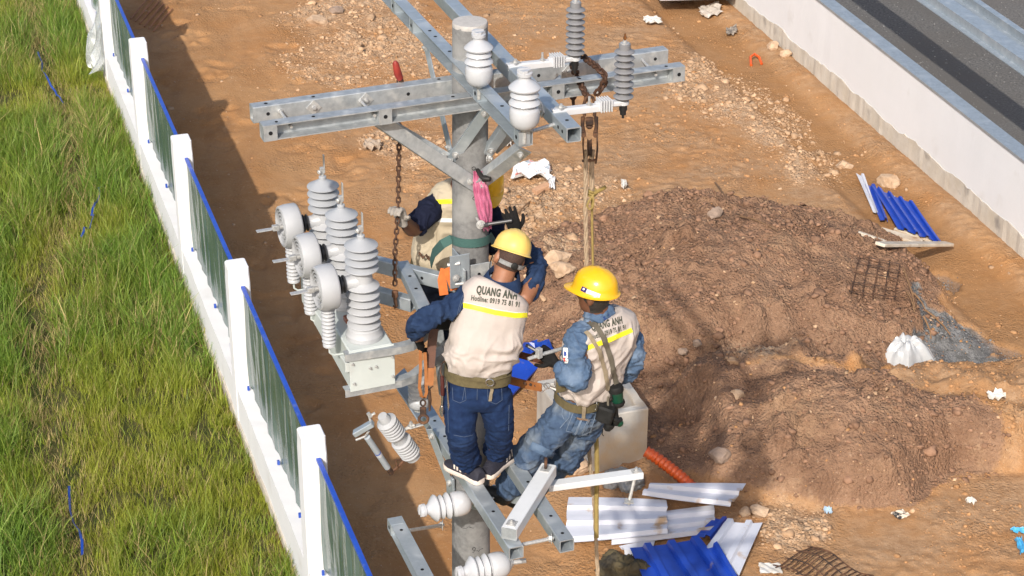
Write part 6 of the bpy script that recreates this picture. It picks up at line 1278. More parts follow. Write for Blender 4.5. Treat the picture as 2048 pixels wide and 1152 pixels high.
# ---------------------------------------------------------------- worker behind the pole holding the chain
def worker_three():
    root = thing('person', W(930, 790, 10.42), 'worker behind the pole in navy sleeves gripping the rusty chain', 'person', 'line workers on the pole')
    R = Vector((-0.93, -0.10, -0.30)).normalized()
    rows = [(W(872, 545, 10.60), 0.145, 0.115), (W(876, 525, 10.60), 0.145, 0.115), (W(890, 470, 10.62), 0.155, 0.11), (W(908, 420, 10.60), 0.16, 0.108), (W(922, 392, 10.58), 0.15, 0.10), (W(932, 374, 10.56), 0.10, 0.08), (W(936, 366, 10.55), 0.065, 0.06)]
    sl = W(880, 402, 10.58); el = W(826, 462, 10.36); wl_ = W(806, 440, 10.20); sr = W(965, 405, 10.54); er = W(992, 470, 10.46); wr = W(960, 520, 10.38)
    hc = W(964, 370, 10.52); hU = Vector((0.34, -0.25, 0.90)).normalized(); hF = Vector((0.35, -0.92, -0.3))
    hl, hr = W(868, 560, 10.60), W(905, 560, 10.6); kl, kr = W(872, 640, 10.46), W(915, 645, 10.46); al, ar = W(912, 765, 10.42), W(945, 770, 10.42)
    M = MB(); trunk(M, [(c, a*0.9, b*0.9) for c, a, b in rows], R); limb(M, [hl, kl, al], [0.075, 0.052, 0.038]); limb(M, [hr, kr, ar], [0.075, 0.052, 0.038]); limb(M, [sl, el, wl_], [0.05, 0.047, 0.034]); limb(M, [sr, er, wr], [0.05, 0.038, 0.03]); head_mesh(M, hc, hU, hF); limb(M, [rows[-1][0], hc-hU*0.07], [0.06, 0.056])
    V, F, N_ = remesh(M, 0.0085, 2); obj_np(V, F, 'body', SKIN2, root)
    M = MB(); trunk(M, [(c, a*0.8, b*0.7) for c, a, b in rows[2:6]], R); limb(M, [W(894, 402, 10.60), W(866, 412, 10.53), W(842, 440, 10.42), W(832, 452, 10.39)], [0.072, 0.074, 0.070, 0.064]); limb(M, [sr, W(985, 440, 10.5), er, W(985, 495, 10.42)], [0.07, 0.066, 0.06, 0.055]); V, F, N_ = remesh(M, 0.0064, 3); V = fold(V, N_, 0.016, (14, 12, 14), None, 3.7); obj_np(V, F, 'shirt', NAVY, root)
    vr = [(W(876, 530, 10.6), 0.15, 0.12), (W(878, 518, 10.6), 0.168, 0.136), (W(890, 470, 10.62), 0.176, 0.13), (W(904, 425, 10.60), 0.172, 0.124), (W(918, 394, 10.58), 0.158, 0.108), (W(928, 378, 10.56), 0.10, 0.085)]
    M = MB(); trunk(M, vr, R, p=2.6); V, F, N_ = remesh(M, 0.0066, 4); V = fold(V, N_, 0.010, (8, 8, 5), None, 4.2, warp=0.9); V = relax(V, F, 1, 0.45); vs_ = obj_np(V, F, 'vest', VEST3, root); bv = bvh_of((V, F))
    band(bv, [(872, 404), (890, 403), (915, 402)], 9, 'reflective_band', HIVIS, vs_, off=0.004); band(bv, [(860, 436), (880, 440), (915, 441)], 8, 'reflective_band', SILVER, vs_, off=0.004)
    stitch(bv, [(876, 384), (874, 440), (872, 500)], 'seam', VEST3, vs_)
    bl = ring_belt(root, ((W(874, 540, 10.6), 0.150, 0.125), (W(878, 520, 10.6), 0, 0)), R, 0.075, 0.012, OLIVE); MB().tube([W(838, 505, 10.45), W(846, 516, 10.43), W(852, 510, 10.43), W(860, 520, 10.43)], 0.008, 6).build('lanyard_hook', RUST, bl)
    M = MB(); trunk(M, [(W(874, 535, 10.6), 0.145, 0.118), (W(870, 560, 10.6), 0.16, 0.13), (W(872, 585, 10.59), 0.15, 0.12)], R); limb(M, [W(862, 575, 10.58), kl, W(895, 705, 10.44), al], [0.095, 0.082, 0.072, 0.065]); limb(M, [W(900, 575, 10.58), kr, W(932, 705, 10.44), ar], [0.095, 0.082, 0.072, 0.065]); V, F, N_ = remesh(M, 0.0066, 4); V = fold(V, N_, 0.016, (9, 9, 20), None, 3.0); V = relax(V, F, 1, 0.45); tr = obj_np(V, F, 'trousers', DKJEAN, root)
    hm, sh = helmet(root, hc+hU*0.02, hU, hF, YEL2)
    V, F, N_ = hand(W(804, 442, 10.19), W(796, 416, 10.16)-W(806, 446, 10.20), Vector((-0.35, -0.75, 0.0)), 1.0, 1, 0.1, 1.05); obj_np(V, F, 'glove', GREYG, root)
    BOOT = MATS['black_boot']
    for a in (al, ar):
        M = MB(); limb(M, [a-UP*0.03, a-UP*0.08+Vector((0, -0.02, 0)), a-UP*0.09+Vector((0.02, -0.16, 0))], [0.045, 0.046, 0.034]); V, F, N_ = remesh(M, 0.007, 3); obj_np(V, F, 'boot', BOOT, root)
worker_three()

# ---------------------------------------------------------------- belts, straps and small gear at the pole
o = strap([W(1022, 704, 9.92), W(1050, 712, 9.88), W(1082, 720, 9.84), W(1105, 728, 9.82)], 0.045, 'leather_strap', LEATHER_D, 'dark brown leather strap behind the gloved hand of the leaning worker', 'strap', group='leather pole straps')
ls = thing('leather_strap', W(1085, 775, 9.82), 'tan leather strap with eyelets running from the pole to the belt of the leaning worker', 'strap', 'leather pole straps')
g = [[p-UP*0.026, p, p+UP*0.026] for p in (W(1005, 755, 9.98), W(1028, 762, 9.93), W(1055, 769, 9.88), W(1084, 775, 9.83))]; MB().sheet(g, 0.006).build('strap', LEATHER, ls)
for px, py in ((1049, 766.5), (1061, 769), (1071, 771)): MB().lathe(W(px, py, 9.852), Vector((0, -1, 0.3)), [(0.008, 0), (0.008, 0.006), (0.004, 0.006)], 10).build('eyelet', RUST, ls)
MB().tube([W(1083, 768, 9.82), W(1092, 770, 9.82), W(1096, 776, 9.82), W(1083, 784, 9.82)], 0.004, 6).tube([W(1094, 768+8*0.5, 9.82)+Vector((0.018*math.cos(a), 0, 0.018*math.sin(a))) for a in np.linspace(0, 2*math.pi, 14, endpoint=False)], 0.004, 6, closed=True).tube([W(1099, 774, 9.82), W(1115, 780, 9.82), W(1135, 784, 9.8)], [0.009, 0.011, 0.006], 8).build('snap_hook', STEELC, ls, smooth=True, angle=40)
hs = thing('hanging_strap', W(858, 770, 9.72), 'orange leather strap hanging down beside the hip of the front worker', 'strap', 'orange straps beside the front worker')
g = [[p-Vector((0.026, 0, 0)), p, p+Vector((0.026, 0, 0))] for p in (W(870, 640, 9.86), W(864, 690, 9.80), W(860, 735, 9.76), W(857, 770, 9.74))]; MB().sheet(g, 0.005).build('strap', LEATHER_D, hs); g = [[p-Vector((0.024, 0.004, 0)), p-Vector((0, .004, 0)), p+Vector((0.024, -0.004, 0))] for p in (W(861, 735, 9.75), W(858, 770, 9.73))]; MB().sheet(g, 0.005).build('strap_tip', LEATHER, hs)
MB().tube([W(848, 772, 9.73), W(856, 780, 9.73), W(866, 772, 9.73)], 0.005, 6).tube([W(858, 779, 9.73), W(860, 800, 9.73), W(859, 822, 9.73)], [0.009, 0.010, 0.005], 8).build('buckle', RUST, hs, smooth=True, angle=40)
for px, py in ((861, 660), (861, 675), (858, 758)): MB().lathe(W(px, py, 9.76), Vector((0, -1, 0.3)), [(0.006, 0), (0.006, 0.004)], 8).build('rivet', RUST, hs)
lp = thing('looped_lanyard', W(846, 790, 9.70), 'thin orange lanyard loop with a rusty hook below the black glove', 'lanyard', 'orange straps beside the front worker')
MB().sheet([[p-Vector((0.009, 0, 0)), p+Vector((0.009, 0, 0))] for p in (W(841, 700, 9.74), W(841, 740, 9.73), W(839, 775, 9.72), W(843, 792, 9.72), W(849, 797, 9.72), W(853, 785, 9.72), W(852, 745, 9.73), W(850, 705, 9.74))], 0.004).build('webbing', LEATHER, lp, smooth=True)
hk = MB(); hk.tube([W(846+5*math.cos(a), 806+6*math.sin(a), 9.71) for a in np.linspace(0, 2*math.pi, 14, endpoint=False)], 0.0055, 6, closed=True); hk.cbox(W(846, 822, 9.71), Vector((0.018, 0, 0)), Vector((0, 0.007, 0)), UP*0.026, 0.006); hk.tube([W(846+9*math.cos(a)+1, 838+8*math.sin(a), 9.71) for a in np.linspace(0, 2*math.pi, 16, endpoint=False)], 0.009, 7, closed=True); hk.build('snap_hook', RUST, lp, smooth=True, angle=40)
sp = thing('socket_wrench', W(884, 815, 9.52), 'chrome ratchet wrench with dark red grip hanging from the front worker', 'wrench')
MB().tube([W(884, 752, 9.52), W(885, 772, 9.51), W(885, 790, 9.51)], [0.010, 0.012, 0.011], 10).build('grip', mat('dark_red_grip', (0.06, 0.012, 0.01), rough=0.5), sp, smooth=True); MB().tube([W(885, 790, 9.51), W(884, 812, 9.51)], 0.006, 8).tube([W(884, 812, 9.51), W(883, 820, 9.51), W(884, 832, 9.51)], [0.010, 0.014, 0.008], 10).build('head', STEELC, sp, smooth=True, angle=50); MB().tube([W(884, 752, 9.52), W(881, 745, 9.53), W(883, 728, 9.56), W(890, 722, 9.58)], 0.005, 6).build('hanger', RUST, sp)
o = MB().tube([W(893, 760, 9.50), W(896, 800, 9.49), W(899, 828, 9.49)], [0.004, 0.005, 0.009], 8).build('podger_spanner', STEELC, smooth=True); tag(o, 'thin steel spanner hanging against the dark jeans', 'spanner')
tb_ = thing('tie_bolts', W(1080, 715, 9.70), 'pair of crossed grey threaded bolts held in the black glove', 'bolts')
MB().tube([W(1052, 690, 9.72), W(1085, 708, 9.68)], 0.010, 8).build('rod', MATS['tool_steel'], tb_); MB().tube([W(1056, 718, 9.64), W(1086, 708, 9.68), W(1125, 697, 9.76)], 0.011, 8).build('rod', BOLT, tb_); MB().cbox(W(1078, 706, 9.66), Vector((0.012, 0.01, 0)), Vector((-0.01, 0.012, 0)), UP*0.03, 0.003).build('plate_washer', BOLT, tb_)
o = strap([W(890, 538, 10.02), W(884, 560, 9.98), W(888, 590, 9.95)], 0.05, 'orange_sling', ORANGE_ST, 'orange webbing sling hanging at the clamp behind the denim sleeve', 'sling', upv=[Vector((1, 0, 0))]*3); 
o = strap([W(893, 536, 10.0), W(903, 565, 9.96), W(908, 580, 9.95)], 0.04, 'orange_sling', ORANGE_ST, 'second fold of orange sling nearer the pole clamp', 'sling', upv=[Vector((1, 0, .3))]*3)
# ================================================================ THINGS LYING ON THE SITE
WSHEET = mat('white_coated_sheet', (0.58, 0.59, 0.645), (0.53, 0.54, 0.59), 3, rough=0.3, c3=(0.40, 0.27, 0.16), s3=3.5, t3=(0.62, 0.70))
BSHEET = mat('blue_coated_sheet', (0.010, 0.045, 0.33), (0.014, 0.06, 0.40), 4, rough=0.3, c3=(0.20, 0.17, 0.22), s3=6, t3=(0.68, 0.8))
def corr(q, n, label, m, hgt=0.04, lift=0.05, group=None, name='corrugated_sheet', tilt=(0, 0, 0, 0), jag=0.0, across=True):
    """ribbed metal sheet on the ground; q: four corners, ribs run from q0 to q1"""
    P = [G(*p) for p in q]; base = sum((p.z for p in P))/4
    P = [Z(a, b, p.z*0.35+base*0.65+lift+t) for (a, b), p, t in zip(q, P, tilt)]; g = []
    prof = []
    for k in range(n):
        for u, h in ((0.0, 0), (0.52, 0), (0.60, 1), (0.86, 1), (0.94, 0)): prof.append(((k+u)/n, h))
    prof.append((1.0, 0)); nl = 9
    for i in range(nl):
        s = i/(nl-1); row = []
        for v, h in prof:
            e0 = jag*random.uniform(-1, 1) if i == 0 else 0; e1 = jag*random.uniform(-1, 1) if i == nl-1 else 0; ss = min(1.02, max(-0.02, s+e0+e1))
            a = P[0].lerp(P[1], ss); b = P[3].lerp(P[2], ss); p = a.lerp(b, v); row.append(p+Vector((0, 0, h*hgt+0.010*math.sin(s*3+v*4))))
        g.append(row)
    o = MB().sheet(g, 0.004).build(name, m); return tag(o, label, 'metal sheet', group)
SGp = 'corrugated sheets heaped at the bottom'
corr([(1228, 1038), (1428, 1010), (1431, 1066), (1223, 1088)], 3, 'white ribbed sheet under the left white sheet, reaching right', WSHEET, lift=0.05, group=SGp)
corr([(1136, 994), (1334, 1000), (1334, 1068), (1131, 1084)], 3, 'white ribbed sheet with a muddy left edge crossed by the rope', WSHEET, lift=0.10, group=SGp, jag=0.01)
corr([(1308, 968), (1492, 967), (1460, 1014), (1284, 988)], 2, 'narrow white ribbed sheet on top, pointing at the brown heap', WSHEET, lift=0.17, group=SGp)
corr([(1478, 1152), (1525, 1046), (1450, 1044), (1408, 1098)], 2, 'white ribbed sheet standing on edge at the right of the blue sheets', WSHEET, lift=0.10, group=SGp)
corr([(1238, 1092), (1310, 1082), (1300, 1112), (1250, 1108)], 1, 'scrap of white sheet under the blue sheet', WSHEET, lift=0.04, group=SGp)
corr([(1300, 1190), (1260, 1096), (1402, 1078), (1474, 1170)], 3, 'large bright blue ribbed sheet at the bottom edge', BSHEET, lift=0.14, hgt=0.045, group=SGp)
corr([(1456, 1180), (1412, 1098), (1437, 1088), (1486, 1168)], 1, 'narrow blue ribbed strip beside the large blue sheet', BSHEET, lift=0.17, hgt=0.04, group=SGp)
corr([(1392, 1072), (1428, 1036), (1456, 1040), (1424, 1080)], 1, 'small blue sheet between the white sheets', BSHEET, lift=0.07, group=SGp)
SG2 = 'corrugated sheets beside the white wall'
corr([(1746, 424), (1712, 346), (1730, 354), (1757, 430)], 1, 'white sheet strip beside the blue sheets near the wall', WSHEET, lift=0.06, group=SG2)
corr([(1760, 440), (1730, 368), (1752, 374), (1776, 442)], 1, 'narrow blue sheet next to the white strip near the wall', BSHEET, lift=0.08, group=SG2)
corr([(1796, 458), (1744, 372), (1828, 410), (1884, 487)], 4, 'wide blue ribbed sheet lying near the white wall', BSHEET, lift=0.12, hgt=0.04, group=SG2, jag=0.03)
def flatq(q, label, cat, name, m, lift=0.05, thick=0.01, tilt=(0, 0, 0, 0), group=None, wav=0.0, nn=6, jag=0.0):
    P = [Z(p[0], p[1], G(*p).z+lift+t) for p, t in zip(q, tilt)]
    g = [[(P[0].lerp(P[1], i/nn)).lerp(P[3].lerp(P[2], i/nn), j/nn)+Vector((jag*random.uniform(-1, 1), jag*random.uniform(-1, 1), wav*random.uniform(-1, 1))) for j in range(nn+1)] for i in range(nn+1)]
    return tag(MB().sheet(g, thick).build(name, m), label, cat, group)
flatq([(998, 742), (1052, 694), (1088, 722), (1008, 806)], 'flat blue board lying behind the two near workers', 'board', 'blue_board', BSHEET, 0.06, 0.02)
flatq([(1044, 694), (1070, 682), (1108, 690), (1098, 712)], 'torn scrap of blue film behind the gloved hand', 'film', 'blue_film', TAPE, 0.10, 0.003, wav=0.05, jag=0.03)
flatq([(1066, 716), (1100, 706), (1112, 742), (1074, 738)], 'muddy blue sheet scrap left of the concrete box', 'sheet', 'blue_scrap', BSHEET, 0.05, 0.004, wav=0.02)

# ---------------------------------------------------------------- concrete chamber
zt = 0.62
A, B, C_, D = Z(1074, 762, zt), Z(1238, 736, zt), Z(1297, 816, zt), Z(1136, 846, zt)
ctr = (A+B+C_+D)/4; ch = thing('concrete_chamber', Vector((ctr.x, ctr.y, 0)), 'open precast concrete box standing in the earth behind the leaning worker', 'concrete box')
Q = [A, B, C_, D]; ins = lambda p, k: ctr+(p-ctr)*k
def lv(k, z): return [Vector((ins(p, k).x, ins(p, k).y, z)) for p in Q]
def sub(R4, n=8):
    out = []
    for i in range(4):
        a, b = R4[i], R4[(i+1) % 4]; out += [a.lerp(b, j/n)+Vector((random.uniform(-.004, .004), random.uniform(-.004, .004), random.uniform(-.004, .004))) for j in range(n)]
    return out
MB().rings([sub(lv(1.0, -0.6)), sub(lv(1.0, 0.0)), sub(lv(1.0, 0.3)), sub(lv(1.0, zt-0.015)), sub(lv(0.985, zt)), sub(lv(0.80, zt)), sub(lv(0.785, zt-0.015)), sub(lv(0.78, 0.18))], cap=False).build('wall', CONC_BOX, ch)
MB().sheet([[lv(0.8, 0.2)[0].lerp(lv(0.8, 0.2)[1], i/6).lerp(lv(0.8, 0.2)[3].lerp(lv(0.8, 0.2)[2], i/6), j/6)+Vector((0, 0, random.uniform(0, .07))) for j in range(7)] for i in range(7)]).build('earth_fill', CL_EARTH, ch)
for j, (x0, y0) in enumerate(((0.50, 0.42), (0.46, 0.16))):
    a, b = D.lerp(C_, x0), D.lerp(C_, x0+0.16); n_ = (C_-D).cross(UP).normalized(); n_ = n_ if n_.y < 0 else -n_; P = []
    for k in range(26): t = k/25; P.append(a.lerp(b, t)+n_*0.004+Vector((0, 0, y0-zt*0.0+0.022*math.sin(k*1.7+j)+0.01*math.sin(k*4.1)-0.02*t)))
    MB().tube(P, 0.0035, 5).build('chalk_scribble', DARK, ch)
# ---------------------------------------------------------------- orange hose
HOSE = mat('orange_duct', (0.62, 0.10, 0.018), (0.54, 0.085, 0.018), 10, rough=0.4, c3=(0.45, 0.22, 0.10), s3=5, t3=(0.62, 0.75))
pp = [(1292, 903), (1312, 915), (1340, 936), (1362, 954), (1382, 972), (1396, 985)]; P = [G(*p)+Vector((0, 0, 0.10)) for p in pp]; zz = np.linspace(P[0].z+0.10, P[-1].z-0.05, len(P)); P = [Z(a, b, z) for (a, b), z in zip(pp, zz)]; S = []; Rr = []
for a, b in zip(P, P[1:]):
    k = max(4, int((b-a).length/0.0085))
    for i in range(k): S.append(a.lerp(b, i/k)); Rr.append(0.058+(0.004 if len(S) % 6 < 3 else -0.005))
for _ in range(12): S = [S[0]]+[(S[i-1]+S[i]*2+S[i+1])/4 for i in range(1, len(S)-1)]+[S[-1]]
hz = thing('corrugated_duct', P[0], 'orange corrugated duct coming out of the ground beside the concrete box', 'duct'); MB().tube(S, Rr, 18, cap=False).build('ribbed_pipe', HOSE, hz, smooth=True, angle=60); MB().tube([S[2], S[3]], 0.05, 16).build('open_end', DARK, hz)
# ---------------------------------------------------------------- timber, mesh, sticks, plastic
TIMB = mat('pale_timber', (0.60, 0.55, 0.47), (0.47, 0.38, 0.28), 6, rough=0.85, stretch=(1, 1, 1), c3=(0.30, 0.17, 0.09), s3=4, t3=(0.6, 0.75))
for (a, b, w, lab, l) in (((1710, 460), (1842, 500), 0.14, 'pale timber board with a rounded end below the blue sheets', 0.10), ((1758, 507), (1897, 505), 0.13, 'pale timber board lying level below the other boards', 0.12), ((1788, 468), (1872, 495), 0.05, 'thin muddy timber lath between the boards and the blue sheets', 0.07), ((1716, 470), (1780, 492), 0.05, 'short brown timber scrap under the rounded board', 0.03)):
    o = MB().beam(G(*a)+Vector((0, 0, l)), G(*b)+Vector((0, 0, l)), UP, w, 0.04, 0.006).build('timber_board', TIMB); tag(o, lab, 'board', 'boards below the blue sheets')
def mesh_panel(q, n1, n2, label, lift, bend=0.0):
    P = [Z(p[0], p[1], G(*p).z+lift) for p in q]; r = thing('reinforcing_mesh', (P[0]+P[2])/2, label, 'mesh', 'steel reinforcing mesh panels'); f = lambda u, v: P[0].lerp(P[1], u).lerp(P[3].lerp(P[2], u), v)+Vector((0, 0, bend*math.sin(u*6)*0.5+0.02*math.sin(v*5)))
    for i in range(n1): u = i/(n1-1); MB().tube([f(u+0.01*random.uniform(-1, 1), -0.06+1.12*k/8) for k in range(9)], 0.0065, 5).build('bar', RUST, r)
    for i in range(n2): v = i/(n2-1); MB().tube([f(-0.06+1.12*k/12, v+0.01*random.uniform(-1, 1))+Vector((0, 0, 0.012)) for k in range(13)], 0.0065, 5).build('bar', RUST, r)
mesh_panel([(1719, 512), (1799, 530), (1789, 592), (1703, 582)], 5, 5, 'small rusty reinforcing mesh on the slope below the boards', 0.10)
mesh_panel([(1622, 1096), (1740, 1150), (1690, 1195), (1555, 1130)], 14, 4, 'long rusty reinforcing mesh at the bottom edge', 0.10, 0.08)
STICK = mat('brown_stick', (0.16, 0.085, 0.04), (0.24, 0.14, 0.07), 20, rough=0.9)
for k, (a, b, lab) in enumerate((((1806, 544), (1830, 625), 'thin brown stick standing out beside the mesh'), ((1812, 590), (1828, 630), 'short brown stick beside the grey cement patch'), ((1820, 590), (1850, 625), 'brown stick leaning over the grey cement patch'), ((1850, 628), (1900, 676), 'longest brown stick lying on the grey cement'), ((1846, 640), (1862, 685), 'brown stick pointing at the white plastic bag'), ((1480, 440), (1555, 468), 'thin dark stick half buried in the top of the brown heap'), ((1430, 372), (1460, 420), 'pale twig lying behind the brown heap'), ((1030, 440), (1090, 385), 'bent brown twig among the pale rubble behind the pole'))):
    p, q = G(*a)+Vector((0, 0, 0.05)), G(*b)+Vector((0, 0, 0.04)); o = MB().tube([p, p.lerp(q, .35)+Vector((0, 0, .03)), p.lerp(q, .7)+Vector((.01, 0, .02)), q], [0.012, 0.011, 0.009, 0.006], 6).build('stick', STICK, smooth=True); tag(o, lab, 'stick', 'loose sticks on the site')
def lump(name, blobs, m, label, cat, vox=0.012, amp=0.03, fr=(9, 9, 9), seed=0.0, group=None, smooth=True):
    M = MB()
    for (px, py, a, b, d) in blobs: blobm(M, (G(px, py)+Vector((0, 0, b*0.45)) if not isinstance(px, tuple) else G(*px)+Vector(py)), Vector((1, 0, 0)), UP, Vector((0, 1, 0)), a, b, d)
    V, F, N_ = remesh(M, vox, 4); V = fold(V, N_, amp, fr, None, seed, warp=1.5); V = fold(V, N_, amp*0.35, tuple(f*2.6 for f in fr), None, seed+4)
    b_ = MB(); b_.v = V.tolist(); b_.f = F; o = b_.build(name, m, smooth=smooth, angle=180); return tag(o, label, cat, group)
WBAG = mat('white_plastic_bag', (0.58, 0.59, 0.60), (0.46, 0.47, 0.48), 6, rough=0.25, trans=0.2)
def film_heap(px, py, rx, ry, h, m, label, name, cat, seed=0, tail=(0.0, 0.0)):
    """crumpled plastic film lying in a heap: sharp creases run down from several peaks"""
    c = G(px, py); rs = np.random.default_rng(seed); nt, nr = 72, 26; ph = rs.random(8)*6.28; g = []
    for i in range(nt+1):
        t = 2*math.pi*(i % nt)/nt; row = []
        edge = 1+0.18*math.sin(2*t+ph[0])+0.12*math.sin(5*t+ph[1])+0.06*math.sin(11*t+ph[2])
        for j in range(nr):
            r = (j/(nr-1)); x = math.cos(t)*rx*r*edge+tail[0]*max(0, math.cos(t))*r*r; y = math.sin(t)*ry*r*edge
            cr = abs(math.sin(2*t+ph[3]+1.8*r))*0.32+abs(math.sin(4.5*t+ph[4]-2.5*r))*0.20+abs(math.sin(9*t+ph[5]+5*r))*0.10
            z = h*(1-r**2.6)*(0.62+0.55*cr*min(1, r*2.2))+0.10*h*math.sin(9*x/rx+ph[6])*math.sin(8*y/ry+ph[7])*(1-r)
            row.append(Vector((c.x+x, c.y+y, hg(c.x+x, c.y+y) if j == nr-1 and i % 6 == 0 else c.z+0.0))+Vector((0, 0, z+0.012)))
        g.append(row)
    return tag(MB().sheet(g, 0.003).build(name, m, smooth=True, angle=28), label, cat)
film_heap(1808, 724, 0.27, 0.22, 0.36, WBAG, 'large crumpled white plastic bag beside the grey cement', 'plastic_sack', 'bag', 4, (0.10, 0))
lump('grey_sack', [(1240, 968, 0.17, 0.10, 0.12), (1265, 975, 0.12, 0.09, 0.10)], mat('grey_plastic', (0.30, 0.31, 0.31), (0.22, 0.23, 0.23), 8, rough=0.25, trans=0.2), 'grey plastic sack behind the white angle bar', 'sack', amp=0.05, fr=(8, 8, 6), seed=6)
lump('canvas_bag', [(1235, 1150, 0.18, 0.13, 0.14), (1270, 1155, 0.15, 0.12, 0.12), (1225, 1130, 0.08, 0.09, 0.07)], mat('olive_canvas', (0.085, 0.065, 0.03), (0.018, 0.016, 0.013), 5, rough=0.85), 'olive and black canvas bag at the bottom edge beside the blue sheet', 'bag', amp=0.05, fr=(8, 8, 8), seed=9)
PAPER = mat('white_litter', (0.60, 0.59, 0.57), (0.48, 0.45, 0.40), 12, rough=0.7); CLOTH = mat('printed_cloth', (0.66, 0.66, 0.66), (0.62, 0.22, 0.19), 7, rough=0.8, contrast=(0.60, 0.64), c3=(0.40, 0.45, 0.50), s3=9, t3=(0.58, 0.62))
def scrap(c, rx, ry, label, m, name='litter', cat='litter', nn=9, wav=0.05, group='litter on the site', rag=0.35, rot=0.0):
    o = G(*c); g = []
    for i in range(nn):
        row = []
        for j in range(nn):
            u, v = i/(nn-1)*2-1, j/(nn-1)*2-1; k = 1-rag*random.random() if max(abs(u), abs(v)) > 0.9 else 1
            x, y = u*rx*k, v*ry*k; x, y = x*math.cos(rot)-y*math.sin(rot), x*math.sin(rot)+y*math.cos(rot); row.append(o+Vector((x, y, 0))+Vector((0, 0, hg(o.x+x, o.y+y)-o.z+0.03+wav*abs(math.sin(u*4+v*3+rx*20))+wav*random.random()*0.5)))
        g.append(row)
    return tag(MB().sheet(g, 0.003).build(name, m, smooth=False), label, cat, group)
scrap((1305, 48), 0.17, 0.16, 'white crumpled paper at the far side behind the arms', PAPER)
scrap((1420, 28), 0.20, 0.25, 'greyish plastic litter by the far end of the white wall', mat('dull_plastic', (0.50, 0.46, 0.42), (0.38, 0.33, 0.28), 8, rough=0.5))
scrap((1062, 352), 0.30, 0.30, 'torn white and red printed cloth behind the pole', CLOTH, 'torn_cloth', 'cloth', 12, 0.09, rag=0.5)
scrap((1104, 372), 0.05, 0.20, 'trailing strip of printed cloth beside the loose brick', CLOTH, 'torn_cloth', 'cloth', 7, 0.05)
scrap((1012, 290), 0.10, 0.16, 'white cloth scrap showing between the braces', PAPER)
scrap((1248, 377), 0.045, 0.12, 'small white plastic scrap behind the brown heap', PAPER)
scrap((790, 280), 0.06, 0.10, 'white plastic scrap left of the pole', PAPER)
scrap((1990, 805), 0.10, 0.06, 'white paper scrap at the right edge', PAPER)
scrap((1940, 1012), 0.05, 0.04, 'small white crumb of litter at the lower right', PAPER)
scrap((1655, 1032), 0.045, 0.025, 'pale blue bit of plastic at the lower right', mat('pale_blue_plastic', (0.35, 0.48, 0.62), rough=0.4))
scrap((1800, 1036), 0.075, 0.07, 'black and white printed packet on the earth at the lower right', mat('printed_packet', (0.03, 0.03, 0.03), (0.6, 0.5, 0.4), 22, rough=0.6, contrast=(0.48, 0.52)), wav=0.015, rag=0.1, rot=0.5)
scrap((2040, 1072), 0.10, 0.03, 'bright blue film strip at the right edge', mat('sky_blue_film', (0.05, 0.33, 0.62), (0.10, 0.42, 0.68), 9, rough=0.4), rag=0.4)
scrap((2040, 1105), 0.035, 0.14, 'trailing end of the bright blue film at the right edge', MATS['sky_blue_film'], rag=0.4)
scrap((1540, 1143), 0.11, 0.09, 'white tile scrap at the bottom right of the sheets', PAPER, wav=0.01, rag=0.15)
scrap((1462, 70), 0.10, 0.14, 'dark litter near the far end of the wall', mat('dark_litter', (0.07, 0.06, 0.055), (0.3, 0.26, 0.22), 12, rough=0.8))
scrap((1780, 406), 0.08, 0.05, 'pale scrap near the blue sheets by the wall', PAPER)
scrap((745, 300), 0.15, 0.14, 'ragged greyish cloth among the rubble left of the pole', mat('grey_rag', (0.42, 0.34, 0.27), (0.30, 0.23, 0.17), 8, rough=0.9), wav=0.07)
o = MB().tube([G(1502, 134)+Vector((0, 0, .03)), G(1500, 124)+Vector((0, 0, .08)), G(1508, 120)+Vector((0, 0, .1)), G(1518, 123)+Vector((0, 0, .07)), G(1523, 131)+Vector((0, 0, .03))], 0.022, 8).build('duct_offcut', HOSE, smooth=True); tag(o, 'small curved orange duct offcut near the white wall', 'duct')
o = MB().cbox(G(1083, 384)+Vector((0, 0, 0.05)), Vector((0.10, 0.07, 0.02)), Vector((-0.03, 0.045, 0)), Vector((0, 0, 0.035)), 0.006).build('loose_brick', mat('tan_brick', (0.50, 0.29, 0.17), (0.42, 0.24, 0.14), 12, rough=0.9)); tag(o, 'loose tan brick below the torn printed cloth', 'brick')
o = MB().cbox(Z(1385, -20, 0.25), Vector((0.62, 0.05, 0)), Vector((-0.05, 0.35, 0)), Vector((0, 0, 0.06)), 0.01).build('concrete_slab', CONC_TOP); tag(o, 'pale concrete slab raised at the top edge beside the wall', 'slab')
MB().cbox(Z(1385, -20, 0.1)+Vector((0, 0.05, 0)), Vector((0.45, 0.03, 0)), Vector((-0.04, 0.2, 0)), Vector((0, 0, 0.1)), 0.01).build('slab_block', CONC_TOP, o)
for k in range(6):
    a = G(262+k*9, 40+k*5)+Vector((0, 0, 0.02)); b = G(300+k*9, -4+k*5)+Vector((0, 0, 0.03)); o = MB().tube([a, a.lerp(b, .5)+Vector((0, 0, .01)), b], 0.011, 6).build('rebar', mat('light_rust', (0.38, 0.17, 0.08), (0.27, 0.11, 0.05), 30, rough=0.8)); tag(o, ('leftmost', 'second from left', 'third from left', 'fourth from left', 'fifth from left', 'rightmost')[k]+' thin rusty rebar lying in the shade of the far fence', 'rebar', 'rusty rebars behind the far fence')
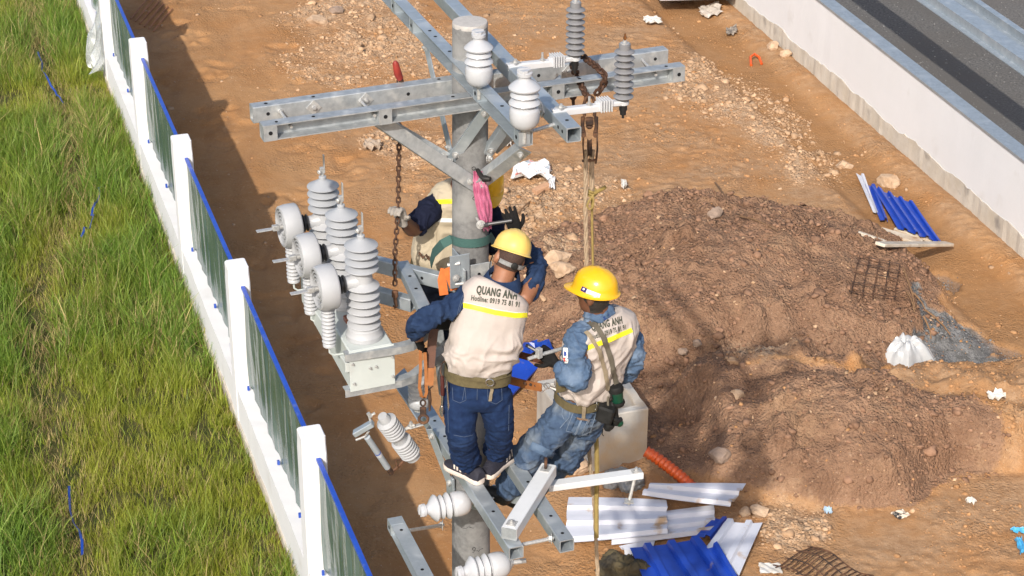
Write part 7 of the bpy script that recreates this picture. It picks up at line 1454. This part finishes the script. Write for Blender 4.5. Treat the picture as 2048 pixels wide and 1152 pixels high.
# ---------------------------------------------------------------- single rocks one can point to
ICO3 = ico(3)
def rock(px, py, r, m, label, flat=0.95, seed=0):
    v, f = ICO3; rs = np.random.default_rng(seed); V = v.copy()
    for _ in range(22):
        n = rs.normal(size=3); n /= np.linalg.norm(n); d = rs.uniform(0.5, 0.82); e = V@n-d; V = V-np.clip(e, 0, None)[:, None]*n
    V = V*np.array([1.15+0.3*rs.random(), 0.9+0.3*rs.random(), flat]); V = V*(0.84+0.22*vn3(v*3.5+seed*3.1)+0.12*vn3(v*9+seed))[:, None]; V = V*r*1.1; p = G(px, py); V = V+np.array([p.x, p.y, p.z+r*0.25])
    b = MB(); b.v = V.tolist(); b.f = [tuple(k) for k in f]; tag(b.build('rock', m), label, 'rock', 'single rocks')
RK1 = mat('pale_rock', (0.50, 0.36, 0.245), (0.36, 0.24, 0.15), 12, rough=0.95, bump=0.01, bscale=25); RK2 = mat('grey_brown_rock', (0.30, 0.22, 0.17), (0.20, 0.14, 0.10), 9, rough=0.95, bump=0.01, bscale=25)
for i, (px, py, r, m, lab) in enumerate(((632, 46, 0.14, RK1, 'pale boulder left of the far end of the front arm'), (1772, 368, 0.14, RK1, 'largest pale boulder behind the blue sheets at the wall'), (1432, 432, 0.10, RK2, 'dark boulder on the crest of the brown heap'), (1590, 905, 0.09, RK2, 'dark boulder on the front brown heap'), (1805, 955, 0.11, RK2, 'round boulder low on the front brown heap'), (1895, 925, 0.12, RK2, 'boulder at the right foot of the front heap'), (1345, 935, 0.0, RK2, ''), (1490, 1030, 0.07, RK1, 'pale boulder right of the white sheets'), (1520, 1028, 0.09, RK1, 'biggest pale boulder right of the white sheets'), (1440, 920, 0.10, RK2, 'boulder above the narrow white sheet'), (1150, 945, 0.13, RK1, 'pale boulder behind the leaning worker below the box'), (1112, 525, 0.17, RK1, 'big pale slab of earth right of the front helmet'), (1128, 545, 0.13, RK1, 'smaller pale slab of earth right of the front helmet'), (1690, 335, 0.10, RK1, 'pale rock left of the white strip near the wall'), (675, 25, 0.10, RK2, 'grey rock beyond the pale boulder'), (1475, 790, 0.07, RK1, 'pale rock on the ridge between the two heaps'), (1440, 800, 0.06, RK1, 'small pale rock on the ridge between the two heaps'), (1395, 690, 0.05, RK2, 'small brown rock in the shadow on the big heap'), (1365, 705, 0.05, RK2, 'second small brown rock in the shadow on the big heap'), (1545, 95, 0.09, RK1, 'pale rock at the foot of the white wall'), (1570, 112, 0.09, RK1, 'second pale rock at the foot of the white wall'))):
    if r > 0: rock(px, py, r, m, lab, seed=i)
